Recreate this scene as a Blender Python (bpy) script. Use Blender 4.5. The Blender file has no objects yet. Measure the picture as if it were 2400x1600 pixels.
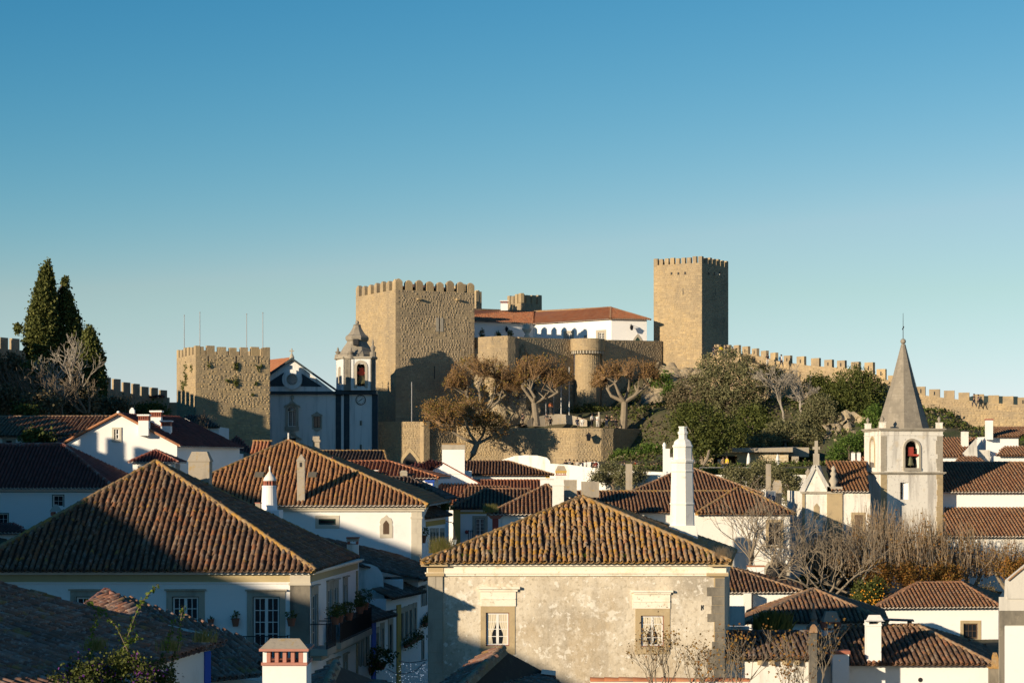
import bpy, math, random
import numpy as np
from mathutils import Vector as V, Matrix

C = bpy.context.scene.collection
rnd = random.Random(7)
nrs = np.random.RandomState(11)
F = 4667.0          # focal length in pixels of the 2400 px wide photograph
HZ = 1100.0         # eye level in the photograph
CZ = 15.0           # camera height
SUN_AZ, SUN_EL = math.radians(45), math.radians(12.6)   # sun behind the camera, to the left

# ------------------------------------------------------------------ camera, sky, sun, exposure
cam_d = bpy.data.cameras.new('camera'); cam = bpy.data.objects.new('camera', cam_d); C.objects.link(cam)
cam.location = (0, 0, CZ); cam.rotation_euler = (math.pi/2, 0, 0)
cam_d.sensor_width = 36; cam_d.lens = F*36/2400; cam_d.shift_y = (HZ-800)/2400
cam_d.clip_start = 1; cam_d.clip_end = 40000
sc = bpy.context.scene; sc.camera = cam
world = bpy.data.worlds.new('World'); sc.world = world; world.use_nodes = True
wn = world.node_tree.nodes; wn.clear()
wo = wn.new('ShaderNodeOutputWorld'); bg = wn.new('ShaderNodeBackground'); sky = wn.new('ShaderNodeTexSky')
sky.sky_type = 'NISHITA'; sky.sun_disc = False
sky.sun_elevation = SUN_EL; sky.sun_rotation = math.pi + SUN_AZ
sky.altitude = 80; sky.air_density = 1.0; sky.dust_density = 0.0; sky.ozone_density = 2.2
bg.inputs[1].default_value = 0.082
# deeper polarised blue: the red of the clear sky falls off away from the horizon, over the whole dome
WL = world.node_tree.links
sep = wn.new('ShaderNodeSeparateColor'); com = wn.new('ShaderNodeCombineColor'); WL.new(sky.outputs[0], sep.inputs[0])
def wmath(op, a, b):
    n = wn.new('ShaderNodeMath'); n.operation = op
    for i, x in enumerate((a, b)):
        if isinstance(x, (int, float)): n.inputs[i].default_value = x
        else: WL.new(x, n.inputs[i])
    return n.outputs[0]
rn = wmath('DIVIDE', sep.outputs[0], 3.6)
WL.new(wmath('MULTIPLY', wmath('MINIMUM', rn, wmath('POWER', rn, 2.6)), 3.4), com.inputs[0])
gn = wmath('DIVIDE', sep.outputs[1], 5.4); WL.new(wmath('MULTIPLY', wmath('MINIMUM', gn, wmath('POWER', gn, 1.32)), 5.4), com.inputs[1]); WL.new(wmath('MAXIMUM', sep.outputs[2], sep.outputs[1]), com.inputs[2])
WL.new(com.outputs[0], bg.inputs[0]); world.node_tree.links.new(bg.outputs[0], wo.inputs[0])
sun_d = bpy.data.lights.new('sun', 'SUN'); sun = bpy.data.objects.new('sun', sun_d); C.objects.link(sun)
sun_d.energy = 5.0; sun_d.angle = math.radians(0.5); sun_d.color = (1.0, 0.82, 0.58)
SD = V((-math.sin(SUN_AZ)*math.cos(SUN_EL), -math.cos(SUN_AZ)*math.cos(SUN_EL), math.sin(SUN_EL)))
sun.rotation_euler = SD.to_track_quat('Z', 'Y').to_euler(); sun.location = (0, 0, 150)
sc.view_settings.view_transform = 'Standard'; sc.view_settings.look = 'None'
sc.view_settings.exposure = 0.40; sc.view_settings.gamma = 1.0
sc.render.engine = 'CYCLES'; sc.cycles.max_bounces = 5
sc.cycles.use_denoising = True

# ------------------------------------------------------------------ geometry helpers
def P(px, py, Y): return V(((px-1200)/F*Y, Y, CZ+(HZ-py)/F*Y))
CAM = V((0, 0, CZ))
def ray(px, py): return V(((px-1200)/F, 1.0, (HZ-py)/F))
def hit(px, py, o, n):
    d = ray(px, py); t = (o-CAM).dot(n)/d.dot(n); return CAM+d*t

class MB:
    def __init__(s): s.v = []; s.f = []
    def add(s, vs, fs):
        b = len(s.v); s.v.extend([tuple(x) for x in vs]); s.f.extend([tuple(i+b for i in f) for f in fs])
        return s
    def poly(s, *p): return s.add(p, [tuple(range(len(p)))])
    def obox(s, o, u, v, w):
        o, u, v, w = V(o), V(u), V(v), V(w)
        p = [o, o+u, o+u+v, o+v, o+w, o+u+w, o+u+v+w, o+v+w]
        return s.add(p, [(3,2,1,0),(4,5,6,7),(0,1,5,4),(1,2,6,5),(2,3,7,6),(3,0,4,7)])
    def loft(s, rings, cap=True, closed=True):
        n = len(rings[0]); vs = [p for r in rings for p in r]; fs = []
        for k in range(len(rings)-1):
            for i in range(n if closed else n-1):
                j = (i+1) % n; fs.append((k*n+i, k*n+j, (k+1)*n+j, (k+1)*n+i))
        if cap: fs.append(tuple(range(n-1, -1, -1))); fs.append(tuple((len(rings)-1)*n+i for i in range(n)))
        return s.add(vs, fs)
    def prism(s, pts, z0, z1): return s.loft([[V((p[0], p[1], z0)) for p in pts], [V((p[0], p[1], z1)) for p in pts]])
    def lathe(s, c, prof, n=12, rot=0.0, cap=True):
        c = V(c); R = []
        for r, z in prof:
            R.append([c+V((r*math.cos(rot+2*math.pi*i/n), r*math.sin(rot+2*math.pi*i/n), z)) for i in range(n)])
        return s.loft(R, cap)
    def tube(s, pts, rad, n=5, cap=True):
        pts = [V(p) for p in pts]; R = []
        if not isinstance(rad, (list, tuple)): rad = [rad]*len(pts)
        for i, p in enumerate(pts):
            d = (pts[min(i+1, len(pts)-1)]-pts[max(i-1, 0)])
            d = d.normalized() if d.length > 1e-9 else V((0, 0, 1))
            a = V((0, 0, 1)) if abs(d.z) < .9 else V((1, 0, 0))
            x = d.cross(a).normalized(); y = d.cross(x)
            R.append([p+(x*math.cos(2*math.pi*k/n)+y*math.sin(2*math.pi*k/n))*rad[i] for k in range(n)])
        return s.loft(R, cap)
    def ball(s, c, r, n=10, m=6, sc=(1, 1, 1)):
        c = V(c); R = []
        for j in range(m+1):
            t = math.pi*j/m; rr = max(math.sin(t), .02)
            R.append([c+V((r*rr*math.cos(2*math.pi*i/n)*sc[0], r*rr*math.sin(2*math.pi*i/n)*sc[1], -r*math.cos(t)*sc[2])) for i in range(n)])
        return s.loft(R)

def mesh_of(name, mb, loc, mat, smooth=False):
    me = bpy.data.meshes.new(name); L = V(loc)
    me.from_pydata([(x-L.x, y-L.y, z-L.z) for x, y, z in mb.v], [], mb.f); me.update()
    if smooth: me.polygons.foreach_set('use_smooth', [True]*len(me.polygons))
    if mat: me.materials.append(mat)
    return me
def mesh_np(name, verts, faces, mat, smooth=False):
    """verts (N,3), faces (M,k) arrays"""
    me = bpy.data.meshes.new(name); k = faces.shape[1]
    me.vertices.add(len(verts)); me.vertices.foreach_set('co', np.asarray(verts, np.float32).ravel())
    me.loops.add(faces.size); me.loops.foreach_set('vertex_index', np.asarray(faces, np.int32).ravel())
    me.polygons.add(len(faces)); me.polygons.foreach_set('loop_start', np.arange(0, faces.size, k, dtype=np.int32))
    me.polygons.foreach_set('loop_total', np.full(len(faces), k, np.int32))
    me.update(calc_edges=True); me.validate()
    if smooth: me.polygons.foreach_set('use_smooth', [True]*len(me.polygons))
    if mat: me.materials.append(mat)
    return me

class Thing:
    """an Empty at the thing's base that parents its parts"""
    def __init__(s, name, label, cat, loc, group=None):
        s.loc = V(loc); s.o = bpy.data.objects.new(name, None); C.objects.link(s.o); s.o.location = s.loc
        s.o.empty_display_size = .3
        s.o['label'] = label; s.o['category'] = cat
        if group: s.o['group'] = group
    def part(s, name, mb, mat, parent=None, label=None, kind=None, smooth=False):
        return s.link(name, mesh_of(name, mb, s.loc, mat, smooth), parent, label, kind)
    def link(s, name, me, parent=None, label=None, kind=None, M=None):
        o = bpy.data.objects.new(name, me); C.objects.link(o); o.parent = parent or s.o
        if M is not None: o.matrix_basis = Matrix.Translation(-s.loc) @ M
        if label: o['label'] = label
        if kind: o['kind'] = kind
        return o
    def np_part(s, name, verts, faces, mat, parent=None, kind=None, smooth=False, label=None):
        return s.link(name, mesh_np(name, np.asarray(verts)-np.array(s.loc), faces, mat, smooth), parent, label, kind)
def single(name, mb, mat, label, cat, group=None, smooth=False, loc=None):
    """a thing that is one mesh"""
    if loc is None:
        a = np.array(mb.v); loc = (a[:, 0].mean(), a[:, 1].mean(), a[:, 2].min())
    o = bpy.data.objects.new(name, mesh_of(name, mb, loc, mat, smooth)); C.objects.link(o); o.location = loc
    o['label'] = label; o['category'] = cat
    if group: o['group'] = group
    return o
def struct(name, me, kind='structure'):
    o = bpy.data.objects.new(name, me); C.objects.link(o); o['kind'] = kind; return o
def copy_tree(o, parent=None):
    c = o.copy(); C.objects.link(c)
    if parent: c.parent = parent
    for ch in list(o.children): copy_tree(ch, c)
    return c

# ------------------------------------------------------------------ materials
def material(name, base, layers=(), rough=.85, bump=None, rand=None, spec=.3, trans=None, grit=None):
    """base colour (or a ramp of colours picked per piece), then layers of noise-masked colours in world space"""
    m = bpy.data.materials.new(name); m.use_nodes = True; nt = m.node_tree; N = nt.nodes; Lk = nt.links
    b = N['Principled BSDF']; b.inputs['Roughness'].default_value = rough
    b.inputs['Specular IOR Level'].default_value = spec
    geo = N.new('ShaderNodeNewGeometry')
    if rand:
        oi = N.new('ShaderNodeObjectInfo'); ad = N.new('ShaderNodeMath'); ad.operation = 'ADD'
        fr = N.new('ShaderNodeMath'); fr.operation = 'FRACT'; rp = N.new('ShaderNodeValToRGB')
        Lk.new(oi.outputs['Random'], ad.inputs[0]); Lk.new(geo.outputs['Random Per Island'], ad.inputs[1])
        Lk.new(ad.outputs[0], fr.inputs[0]); Lk.new(fr.outputs[0], rp.inputs[0])
        cr = rp.color_ramp; cr.interpolation = 'LINEAR'
        while len(cr.elements) < len(rand): cr.elements.new(.5)
        for i, col in enumerate(rand):
            cr.elements[i].position = i/(len(rand)-1); cr.elements[i].color = (*col, 1)
        cur = rp.outputs[0]
    else:
        rg = N.new('ShaderNodeRGB'); rg.outputs[0].default_value = (*base, 1); cur = rg.outputs[0]
    for (scale, lo, hi, col, amt, *det) in layers:
        mp = N.new('ShaderNodeMapping'); Lk.new(geo.outputs['Position'], mp.inputs[0])
        mp.inputs['Scale'].default_value = scale if isinstance(scale, tuple) else (scale,)*3
        mp.inputs['Location'].default_value = (rnd.uniform(0, 50), rnd.uniform(0, 50), rnd.uniform(0, 50))
        nz = N.new('ShaderNodeTexNoise'); nz.inputs['Scale'].default_value = 1; nz.inputs['Detail'].default_value = det[0] if det else 6
        nz.inputs['Roughness'].default_value = .62; Lk.new(mp.outputs[0], nz.inputs['Vector'])
        mr = N.new('ShaderNodeMapRange'); mr.inputs[1].default_value = lo; mr.inputs[2].default_value = hi
        mr.inputs[4].default_value = amt; Lk.new(nz.outputs[0], mr.inputs[0])
        mx = N.new('ShaderNodeMix'); mx.data_type = 'RGBA'; Lk.new(mr.outputs[0], mx.inputs[0])
        Lk.new(cur, mx.inputs[6]); mx.inputs[7].default_value = (*col, 1); cur = mx.outputs[2]
    Lk.new(cur, b.inputs['Base Color'])
    if bump:
        nz = N.new('ShaderNodeTexNoise'); nz.inputs['Scale'].default_value = bump[0]; nz.inputs['Detail'].default_value = 5
        Lk.new(geo.outputs['Position'], nz.inputs['Vector'])
        bp = N.new('ShaderNodeBump'); bp.inputs['Strength'].default_value = bump[1]; bp.inputs['Distance'].default_value = bump[2]
        Lk.new(nz.outputs[0], bp.inputs['Height']); Lk.new(bp.outputs[0], b.inputs['Normal'])
    if trans:
        tr = N.new('ShaderNodeBsdfTranslucent'); Lk.new(cur, tr.inputs[0]); ms = N.new('ShaderNodeMixShader')
        ms.inputs[0].default_value = trans; Lk.new(b.outputs[0], ms.inputs[1]); Lk.new(tr.outputs[0], ms.inputs[2])
        Lk.new(ms.outputs[0], N['Material Output'].inputs[0])
    return m

LICH = (.40, .21, .035); PALE = (.35, .30, .25); MOSS = (.06, .075, .02)
OLD = [(0.100,0.055,0.032),(0.170,0.088,0.050),(0.130,0.071,0.043),(0.210,0.126,0.076),(0.150,0.080,0.047),(0.260,0.109,0.050),(0.160,0.105,0.068),(0.115,0.067,0.043),(0.200,0.101,0.054),(0.230,0.155,0.101)]
T_old = material('old roof tile', OLD[0], [(5,.53,.66,PALE,.45),(.8,.50,.66,(.07,.055,.042),.6),(2.3,.60,.68,LICH,.8)], .92, (30,.4,.02), OLD)
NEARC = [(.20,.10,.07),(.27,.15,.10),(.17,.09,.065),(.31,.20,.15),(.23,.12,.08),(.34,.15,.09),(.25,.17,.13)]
T_near = material('near shaded roof tile', NEARC[0], [(7,.53,.64,(.42,.36,.31),.6),(1.0,.52,.66,(.12,.075,.055),.6),(1.6,.57,.66,(.33,.20,.06),.7)], .92, (30,.4,.02), NEARC)  # old tile warmed and brightened in colour to offset the blue shade
FHC = [(0.214,0.115,0.050),(0.321,0.221,0.126),(0.268,0.132,0.050),(0.375,0.273,0.163),(0.321,0.132,0.050),(0.247,0.159,0.088),(0.332,0.194,0.063),(0.193,0.123,0.069),(0.407,0.229,0.100),(0.289,0.194,0.113)]
T_front = material('lichened roof tile', FHC[0], [(6,.53,.64,(.44,.40,.33),.6),(1.2,.52,.66,(.11,.08,.055),.6),(1.9,.52,.60,LICH,.9)], .92, (30,.4,.02), FHC)
H2C = [(.27,.125,.055),(.32,.155,.07),(.24,.115,.055),(.35,.18,.085),(.28,.14,.062),(.22,.12,.065),(.33,.145,.06)]
T_warm = material('warm brown roof tile', H2C[0], [(5,.57,.68,(.38,.30,.20),.4),(1.0,.52,.66,(.13,.075,.045),.6),(2.1,.58,.68,LICH,.8)], .9, (30,.4,.02), H2C)
REDC = [(.18,.05,.035),(.22,.065,.045),(.15,.045,.03),(.25,.075,.05),(.19,.07,.05)]
T_red = material('dark red roof tile', REDC[0], [(2.5,.56,.70,(.08,.03,.025),.6)], .8, None, REDC)
ORC = [(.40,.15,.07),(.46,.18,.08),(.35,.13,.06),(.43,.20,.10),(.38,.16,.09)]
T_orange = material('orange roof tile', ORC[0], [(2.2,.56,.72,(.22,.10,.06),.6),(4,.58,.7,(.45,.30,.18),.4)], .85, None, ORC)
BRC = [(0.263,0.129,0.064),(0.315,0.156,0.080),(0.231,0.110,0.060),(0.347,0.184,0.096),(0.284,0.166,0.096),(0.210,0.120,0.072)]
T_brown = material('brown roof tile', BRC[0], [(2.6,.54,.70,(.12,.085,.06),.6),(4,.58,.68,(.40,.34,.26),.5),(1.4,.62,.7,LICH,.5)], .9, None, BRC)
T_dark = material('dark weathered roof tile', OLD[0], [(3.0,.52,.66,(.30,.29,.26),.5),(1.1,.50,.66,(.04,.035,.032),.6),(2.6,.63,.69,(.25,.16,.04),.6)], .92, None, [(.085,.05,.035),(.14,.085,.055),(.11,.07,.05),(.18,.12,.085),(.10,.06,.042),(.21,.105,.06)])
CAPO = material('orange lichen ridge tile', (.30,.20,.10), [(2.2,.47,.58,(.40,.215,.045),.85),(6,.54,.64,(.15,.11,.07),.7),(4,.60,.68,(.42,.36,.27),.5)], .92, (25,.5,.03))
CAPB = material('brown ridge tile', (.30,.18,.10), [(3,.48,.62,(.40,.32,.22),.6),(2,.56,.64,LICH,.5),(6,.56,.66,(.15,.10,.07),.6)], .92, (25,.5,.03))
CAPR = material('red ridge tile', (.26,.09,.06), [(1.5,.46,.6,(.42,.33,.28),.7)], .85, (25,.5,.03))
DECK = material('roof channel darkened as shade', (.06,.036,.024), [(3,.54,.68,(.10,.075,.04),.6)], .95)  # channel tiles as a flat deck, coloured darker for shade between covers
DECKR = material('roof channel red', (.11,.038,.027), [], .9)
DECKO = material('roof channel orange', (.22,.09,.05), [], .9)
EAVEW = material('white washed eave tile', (.70,.62,.52), [(6,.52,.66,(.40,.24,.14),.6)], .9)
WHITE = material('white plaster', (.80,.785,.76), [(.35,.50,.75,(.68,.66,.62),.5),(2.5,.60,.8,(.55,.53,.49),.4)], .9, (14,.15,.02))
WHITE2 = material('stained white plaster', (.76,.73,.67), [((1.2,1.2,.25),.52,.68,(.42,.38,.31),.6),(3,.60,.75,(.34,.31,.26),.5)], .9, (14,.2,.02))
FADED = material('peeling lichened plaster', (.47,.385,.27), [(.22,.45,.60,(.68,.61,.49),.75,4),(.30,.50,.64,(.32,.285,.235),.75,5),((1.1,1.1,.16),.52,.66,(.36,.315,.25),.55),(2.4,.53,.66,(.69,.63,.53),.55,5),(1.6,.61,.67,(.76,.72,.63),.65,3),(3.6,.62,.68,(.78,.74,.66),.7,2),(6,.53,.64,(.30,.245,.17),.55),(16,.57,.66,(.70,.64,.54),.45)], .95, (9,.6,.03))
FHTOP = material('cream cornice plaster', (.80,.74,.62), [(1.4,.54,.68,(.55,.42,.25),.6),(7,.60,.68,(.36,.30,.22),.7)], .9, (14,.3,.02))
SMW = material('tower whitewash', (.78,.74,.66), [((1.6,1.6,.16),.50,.64,(.40,.37,.33),.75),(1.2,.58,.7,(.62,.50,.33),.5),(5,.58,.66,(.33,.31,.28),.5)], .92, (10,.3,.02))
GREYW = material('grey stained render', (.60,.57,.51), [((1.5,1.5,.2),.46,.64,(.26,.25,.23),.7),(.8,.55,.7,(.70,.67,.62),.6)], .92, (10,.3,.02))
CONC = material('weathered concrete', (.37,.32,.25), [((1.5,1.5,.35),.5,.68,(.22,.195,.16),.6),(4,.57,.64,(.38,.25,.07),.6),(9,.55,.65,(.25,.22,.18),.5)], .95, (12,.3,.02))
STONEC = [(0.394,0.289,0.156),(0.454,0.333,0.179),(0.352,0.265,0.151),(0.484,0.358,0.192),(0.413,0.313,0.183),(0.323,0.240,0.141),(0.464,0.353,0.202),(0.373,0.279,0.170)]
STONE = material('castle stone', STONEC[0], [(.13,.46,.60,(.26,.21,.15),.65),(.45,.55,.66,(.20,.165,.12),.5),((.6,.6,.10),.52,.66,(.20,.165,.12),.5),(1.5,.56,.7,(.55,.43,.26),.5),(5,.6,.7,(.23,.18,.125),.5)], .95, (6,.6,.05), STONEC)
STONE_SHADE = material('castle stone darkened for shade', STONEC[0], [(.25,.48,.62,(.225,.18,.125),.7),(1.4,.56,.7,(.46,.36,.22),.5),(5,.6,.7,(.17,.14,.105),.5)], .95, (6,.6,.05), [(.34,.26,.16),(.40,.31,.195),(.29,.225,.15),(.44,.34,.215),(.36,.28,.185)])  # darker copy of the castle stone, with shade put into its colour
MORT = material('castle rubble core', (.36,.275,.165), [(.3,.5,.66,(.26,.205,.14),.6),(2.5,.5,.66,(.46,.36,.22),.6),(7,.58,.70,(.19,.15,.10),.5)], .97, (5,.9,.08))
ROCK = material('rock face', (.38,.305,.20), [(.5,.48,.64,(.22,.175,.12),.7),(1.2,.56,.66,(.09,.10,.045),.6),(3,.55,.66,(.42,.37,.29),.5)], .97, (2.5,1,.25))
TRIM = material('grey limestone trim', (.40,.355,.28), [((1.4,1.4,.5),.50,.68,(.22,.195,.16),.6),(5,.58,.7,(.48,.43,.35),.5)], .92, (16,.3,.02))
TRIML = material('pale limestone trim', (.52,.47,.38), [(2,.52,.7,(.38,.34,.28),.5)], .9)
TRIMY = material('golden limestone trim', (.44,.34,.20), [(1.5,.5,.66,(.27,.22,.15),.6),(3,.58,.68,(.52,.42,.27),.5)], .93, (12,.4,.02))
PILB = material('blackened stone pilaster', (.22,.195,.155), [((1,1,.4),.46,.62,(.075,.07,.062),.75),(2.5,.58,.7,(.36,.31,.23),.5)], .93, (10,.4,.02))
SPIRE = material('grey spire stone', (.27,.235,.185), [((.3,.3,4.5),.54,.60,(.20,.175,.14),.5),(6,.56,.66,(.40,.36,.29),.4),(.8,.5,.66,(.18,.16,.13),.6),(2.5,.55,.68,(.37,.33,.27),.5),((2,2,.4),.56,.7,(.15,.135,.11),.5)], .93, (8,.4,.03))
YEL = material('yellow limewash', (.50,.33,.09), [(2,.52,.7,(.36,.25,.09),.5)], .9)
YELP = material('pale ochre limewash', (.46,.37,.21), [(2,.52,.7,(.38,.30,.17),.5)], .9)
BLUE = material('cobalt limewash', (.03,.09,.42), [(2,.56,.7,(.06,.12,.36),.5)], .85)
REDP = material('old red limewash', (.30,.06,.05), [(2,.52,.7,(.22,.06,.05),.5)], .9)
PINK = material('pink limewash', (.48,.20,.15), [], .9)
NAVY = material('dark blue church trim', (.035,.052,.062), [(1.5,.5,.68,(.075,.085,.085),.6)], .85)
CHW = material('church white plaster', (.70,.69,.66), [((2,2,.12),.50,.66,(.42,.42,.41),.7),(.8,.54,.7,(.52,.52,.50),.5)], .92)
BRICK = material('red brick', (.36,.13,.085), [(4,.5,.68,(.25,.10,.07),.5)], .9)
BRICKP = material('pink painted brick', (.44,.20,.15), [(3,.5,.7,(.34,.17,.13),.5)], .9)
GLASS = material('dark window glass', (.012,.015,.02), [], .12, spec=.5)
GREEN = material('dark green joinery', (.012,.045,.035), [], .6)
WOODW = material('white painted joinery', (.72,.70,.66), [(5,.58,.7,(.5,.48,.44),.4)], .6)
WOODB = material('brown door boards', (.10,.06,.035), [((8,8,.6),.5,.66,(.05,.032,.02),.6)], .7)
REDF = material('red window frame', (.22,.07,.045), [], .7)
CURT = material('cream curtain', (.62,.55,.42), [((30,30,1),.48,.62,(.45,.39,.29),.5)], .95)
IRON_HOLE = material('black iron and hole darkness', (.018,.018,.02), [], .6)  # real ironwork, also flat black painted in for the shade inside openings
METAL = material('grey pole metal', (.30,.30,.31), [], .45)
BRONZE = material('green bronze bell', (.12,.115,.06), [(3,.5,.66,(.08,.085,.05),.5)], .5)
YOKE = material('red bell yoke', (.38,.055,.035), [(4,.5,.66,(.25,.05,.035),.5)], .7)
TERRA = material('terracotta pot', (.26,.10,.06), [], .9)
GROUND = material('dry grass earth', (.10,.085,.05), [(.25,.46,.62,(.045,.065,.02),.8),(1.2,.56,.68,(.20,.165,.11),.6),(5,.5,.66,(.05,.05,.025),.5)], .97, (3,.6,.1))
PATH = material('pale gravel path', (.34,.29,.21), [(2,.5,.66,(.25,.21,.155),.5)], .95)
BARK = material('pale grey bark', (.24,.195,.14), [(2.5,.5,.64,(.17,.14,.105),.6)], .95)
BARKD = material('brown bark', (.17,.13,.09), [(2.5,.5,.64,(.09,.07,.05),.6)], .95)
BARKW = material('silvery bare bark', (.31,.27,.22), [(2.5,.5,.64,(.26,.235,.195),.6)], .95)
def leaf(name, cols, trans=.25, rough=.7): return material(name, cols[0], [], rough, None, cols, .2, trans)
L_cyp = leaf('cypress foliage', [(0.056,0.068,0.016),(0.084,0.096,0.023),(0.119,0.124,0.031),(0.070,0.081,0.020)], .1)
L_oliv = leaf('olive foliage', [(0.105,0.107,0.048),(0.154,0.150,0.069),(0.203,0.189,0.094),(0.126,0.124,0.057)], .15)
L_dark = leaf('evergreen foliage', [(0.049,0.065,0.016),(0.081,0.096,0.023),(0.119,0.130,0.031),(0.063,0.081,0.021)], .15)
L_brt = leaf('bright green foliage', [(.06,.12,.02),(.10,.17,.03),(.14,.20,.04),(.05,.10,.02)], .3)
L_brn = leaf('russet plane twigs', [(.22,.115,.04),(.30,.165,.055),(.19,.12,.05),(.27,.18,.06),(.38,.22,.06)], .3)
L_yel = leaf('yellow green plane leaves', [(.17,.145,.03),(.26,.19,.04),(.13,.13,.03),(.31,.18,.05),(.23,.14,.05)], .3)
L_org = leaf('orange autumn leaves', [(.30,.13,.03),(.22,.10,.03),(.38,.20,.04),(.17,.11,.03),(.26,.16,.05)], .3)
L_gry = leaf('grey brown scrub', [(.15,.115,.065),(.19,.15,.09),(.11,.095,.05),(.16,.145,.075)], .15)
L_vin = leaf('vine leaves', [(.11,.17,.02),(.17,.23,.03),(.08,.13,.02),(.22,.26,.04)], .35)
L_pur = leaf('purple bougainvillea', [(.14,.03,.24),(.20,.05,.30),(.10,.03,.16),(.22,.06,.22)], .3)
GRASS = leaf('dry roof grass', [(.24,.21,.07),(.19,.20,.05),(.33,.27,.12),(.16,.18,.04)], .3)
STRAW = leaf('straw coloured dry grass', [(.36,.28,.18),(.44,.35,.23),(.30,.22,.14)], .3)
SKINM = material('skin', (.42,.26,.18)); HAIRM = material('dark hair', (.03,.02,.015))
# ------------------------------------------------------------------ roof tiles
def tile_unit(k=6, hollow=True):
    """cover tile of unit width, length and height: half barrel tapering upslope; the lower end shows its thickness"""
    vs, fs = [], []
    for t in (0, 1):
        w = .5 if t == 0 else .40; h = 1.0 if t == 0 else .82
        for i in range(k+1):
            a = math.pi*i/k; vs.append((-w*math.cos(a), t, h*math.sin(a)))
    n = k+1
    for i in range(k): fs.append((i, i+1, n+i+1, n+i))
    if hollow:
        for i in range(k+1):
            a = math.pi*i/k; vs.append((-.37*math.cos(a), 0, .70*math.sin(a)))
        for i in range(k): fs.append((i+1, i, 2*n+i, 2*n+i+1))
    return np.array(vs, float), np.array(fs, int)
TU6, TF6 = tile_unit(6); TU4, TF4 = tile_unit(4, False)
_tile_meshes = {}
def tile_mesh(mat):
    if mat.name not in _tile_meshes: _tile_meshes[mat.name] = mesh_np('tile', TU6, TF6, mat)
    return _tile_meshes[mat.name]
def batch(Ms, U, Fc):
    """many transforms of one unit piece as verts, faces"""
    A = np.array([[list(r) for r in M] for M in Ms]); n = len(U)
    W = np.einsum('kij,nj->kni', A[:, :3, :3], U)+A[:, None, :3, 3]
    Fs = (Fc[None]+(np.arange(len(Ms))*n)[:, None, None]).reshape(-1, Fc.shape[1])
    return W.reshape(-1, 3), Fs
def in_poly(x, y, pg, m=0.0):
    ins = False; j = len(pg)-1
    for i in range(len(pg)):
        xi, yi = pg[i]; xj, yj = pg[j]
        if (yi > y) != (yj > y) and x < (xj-xi)*(y-yi)/(yj-yi)+xi: ins = not ins
        j = i
    return ins
def frame3(u, v, n, o):
    return Matrix(((u.x, v.x, n.x, o.x), (u.y, v.y, n.y, o.y), (u.z, v.z, n.z, o.z), (0, 0, 0, 1)))

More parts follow.
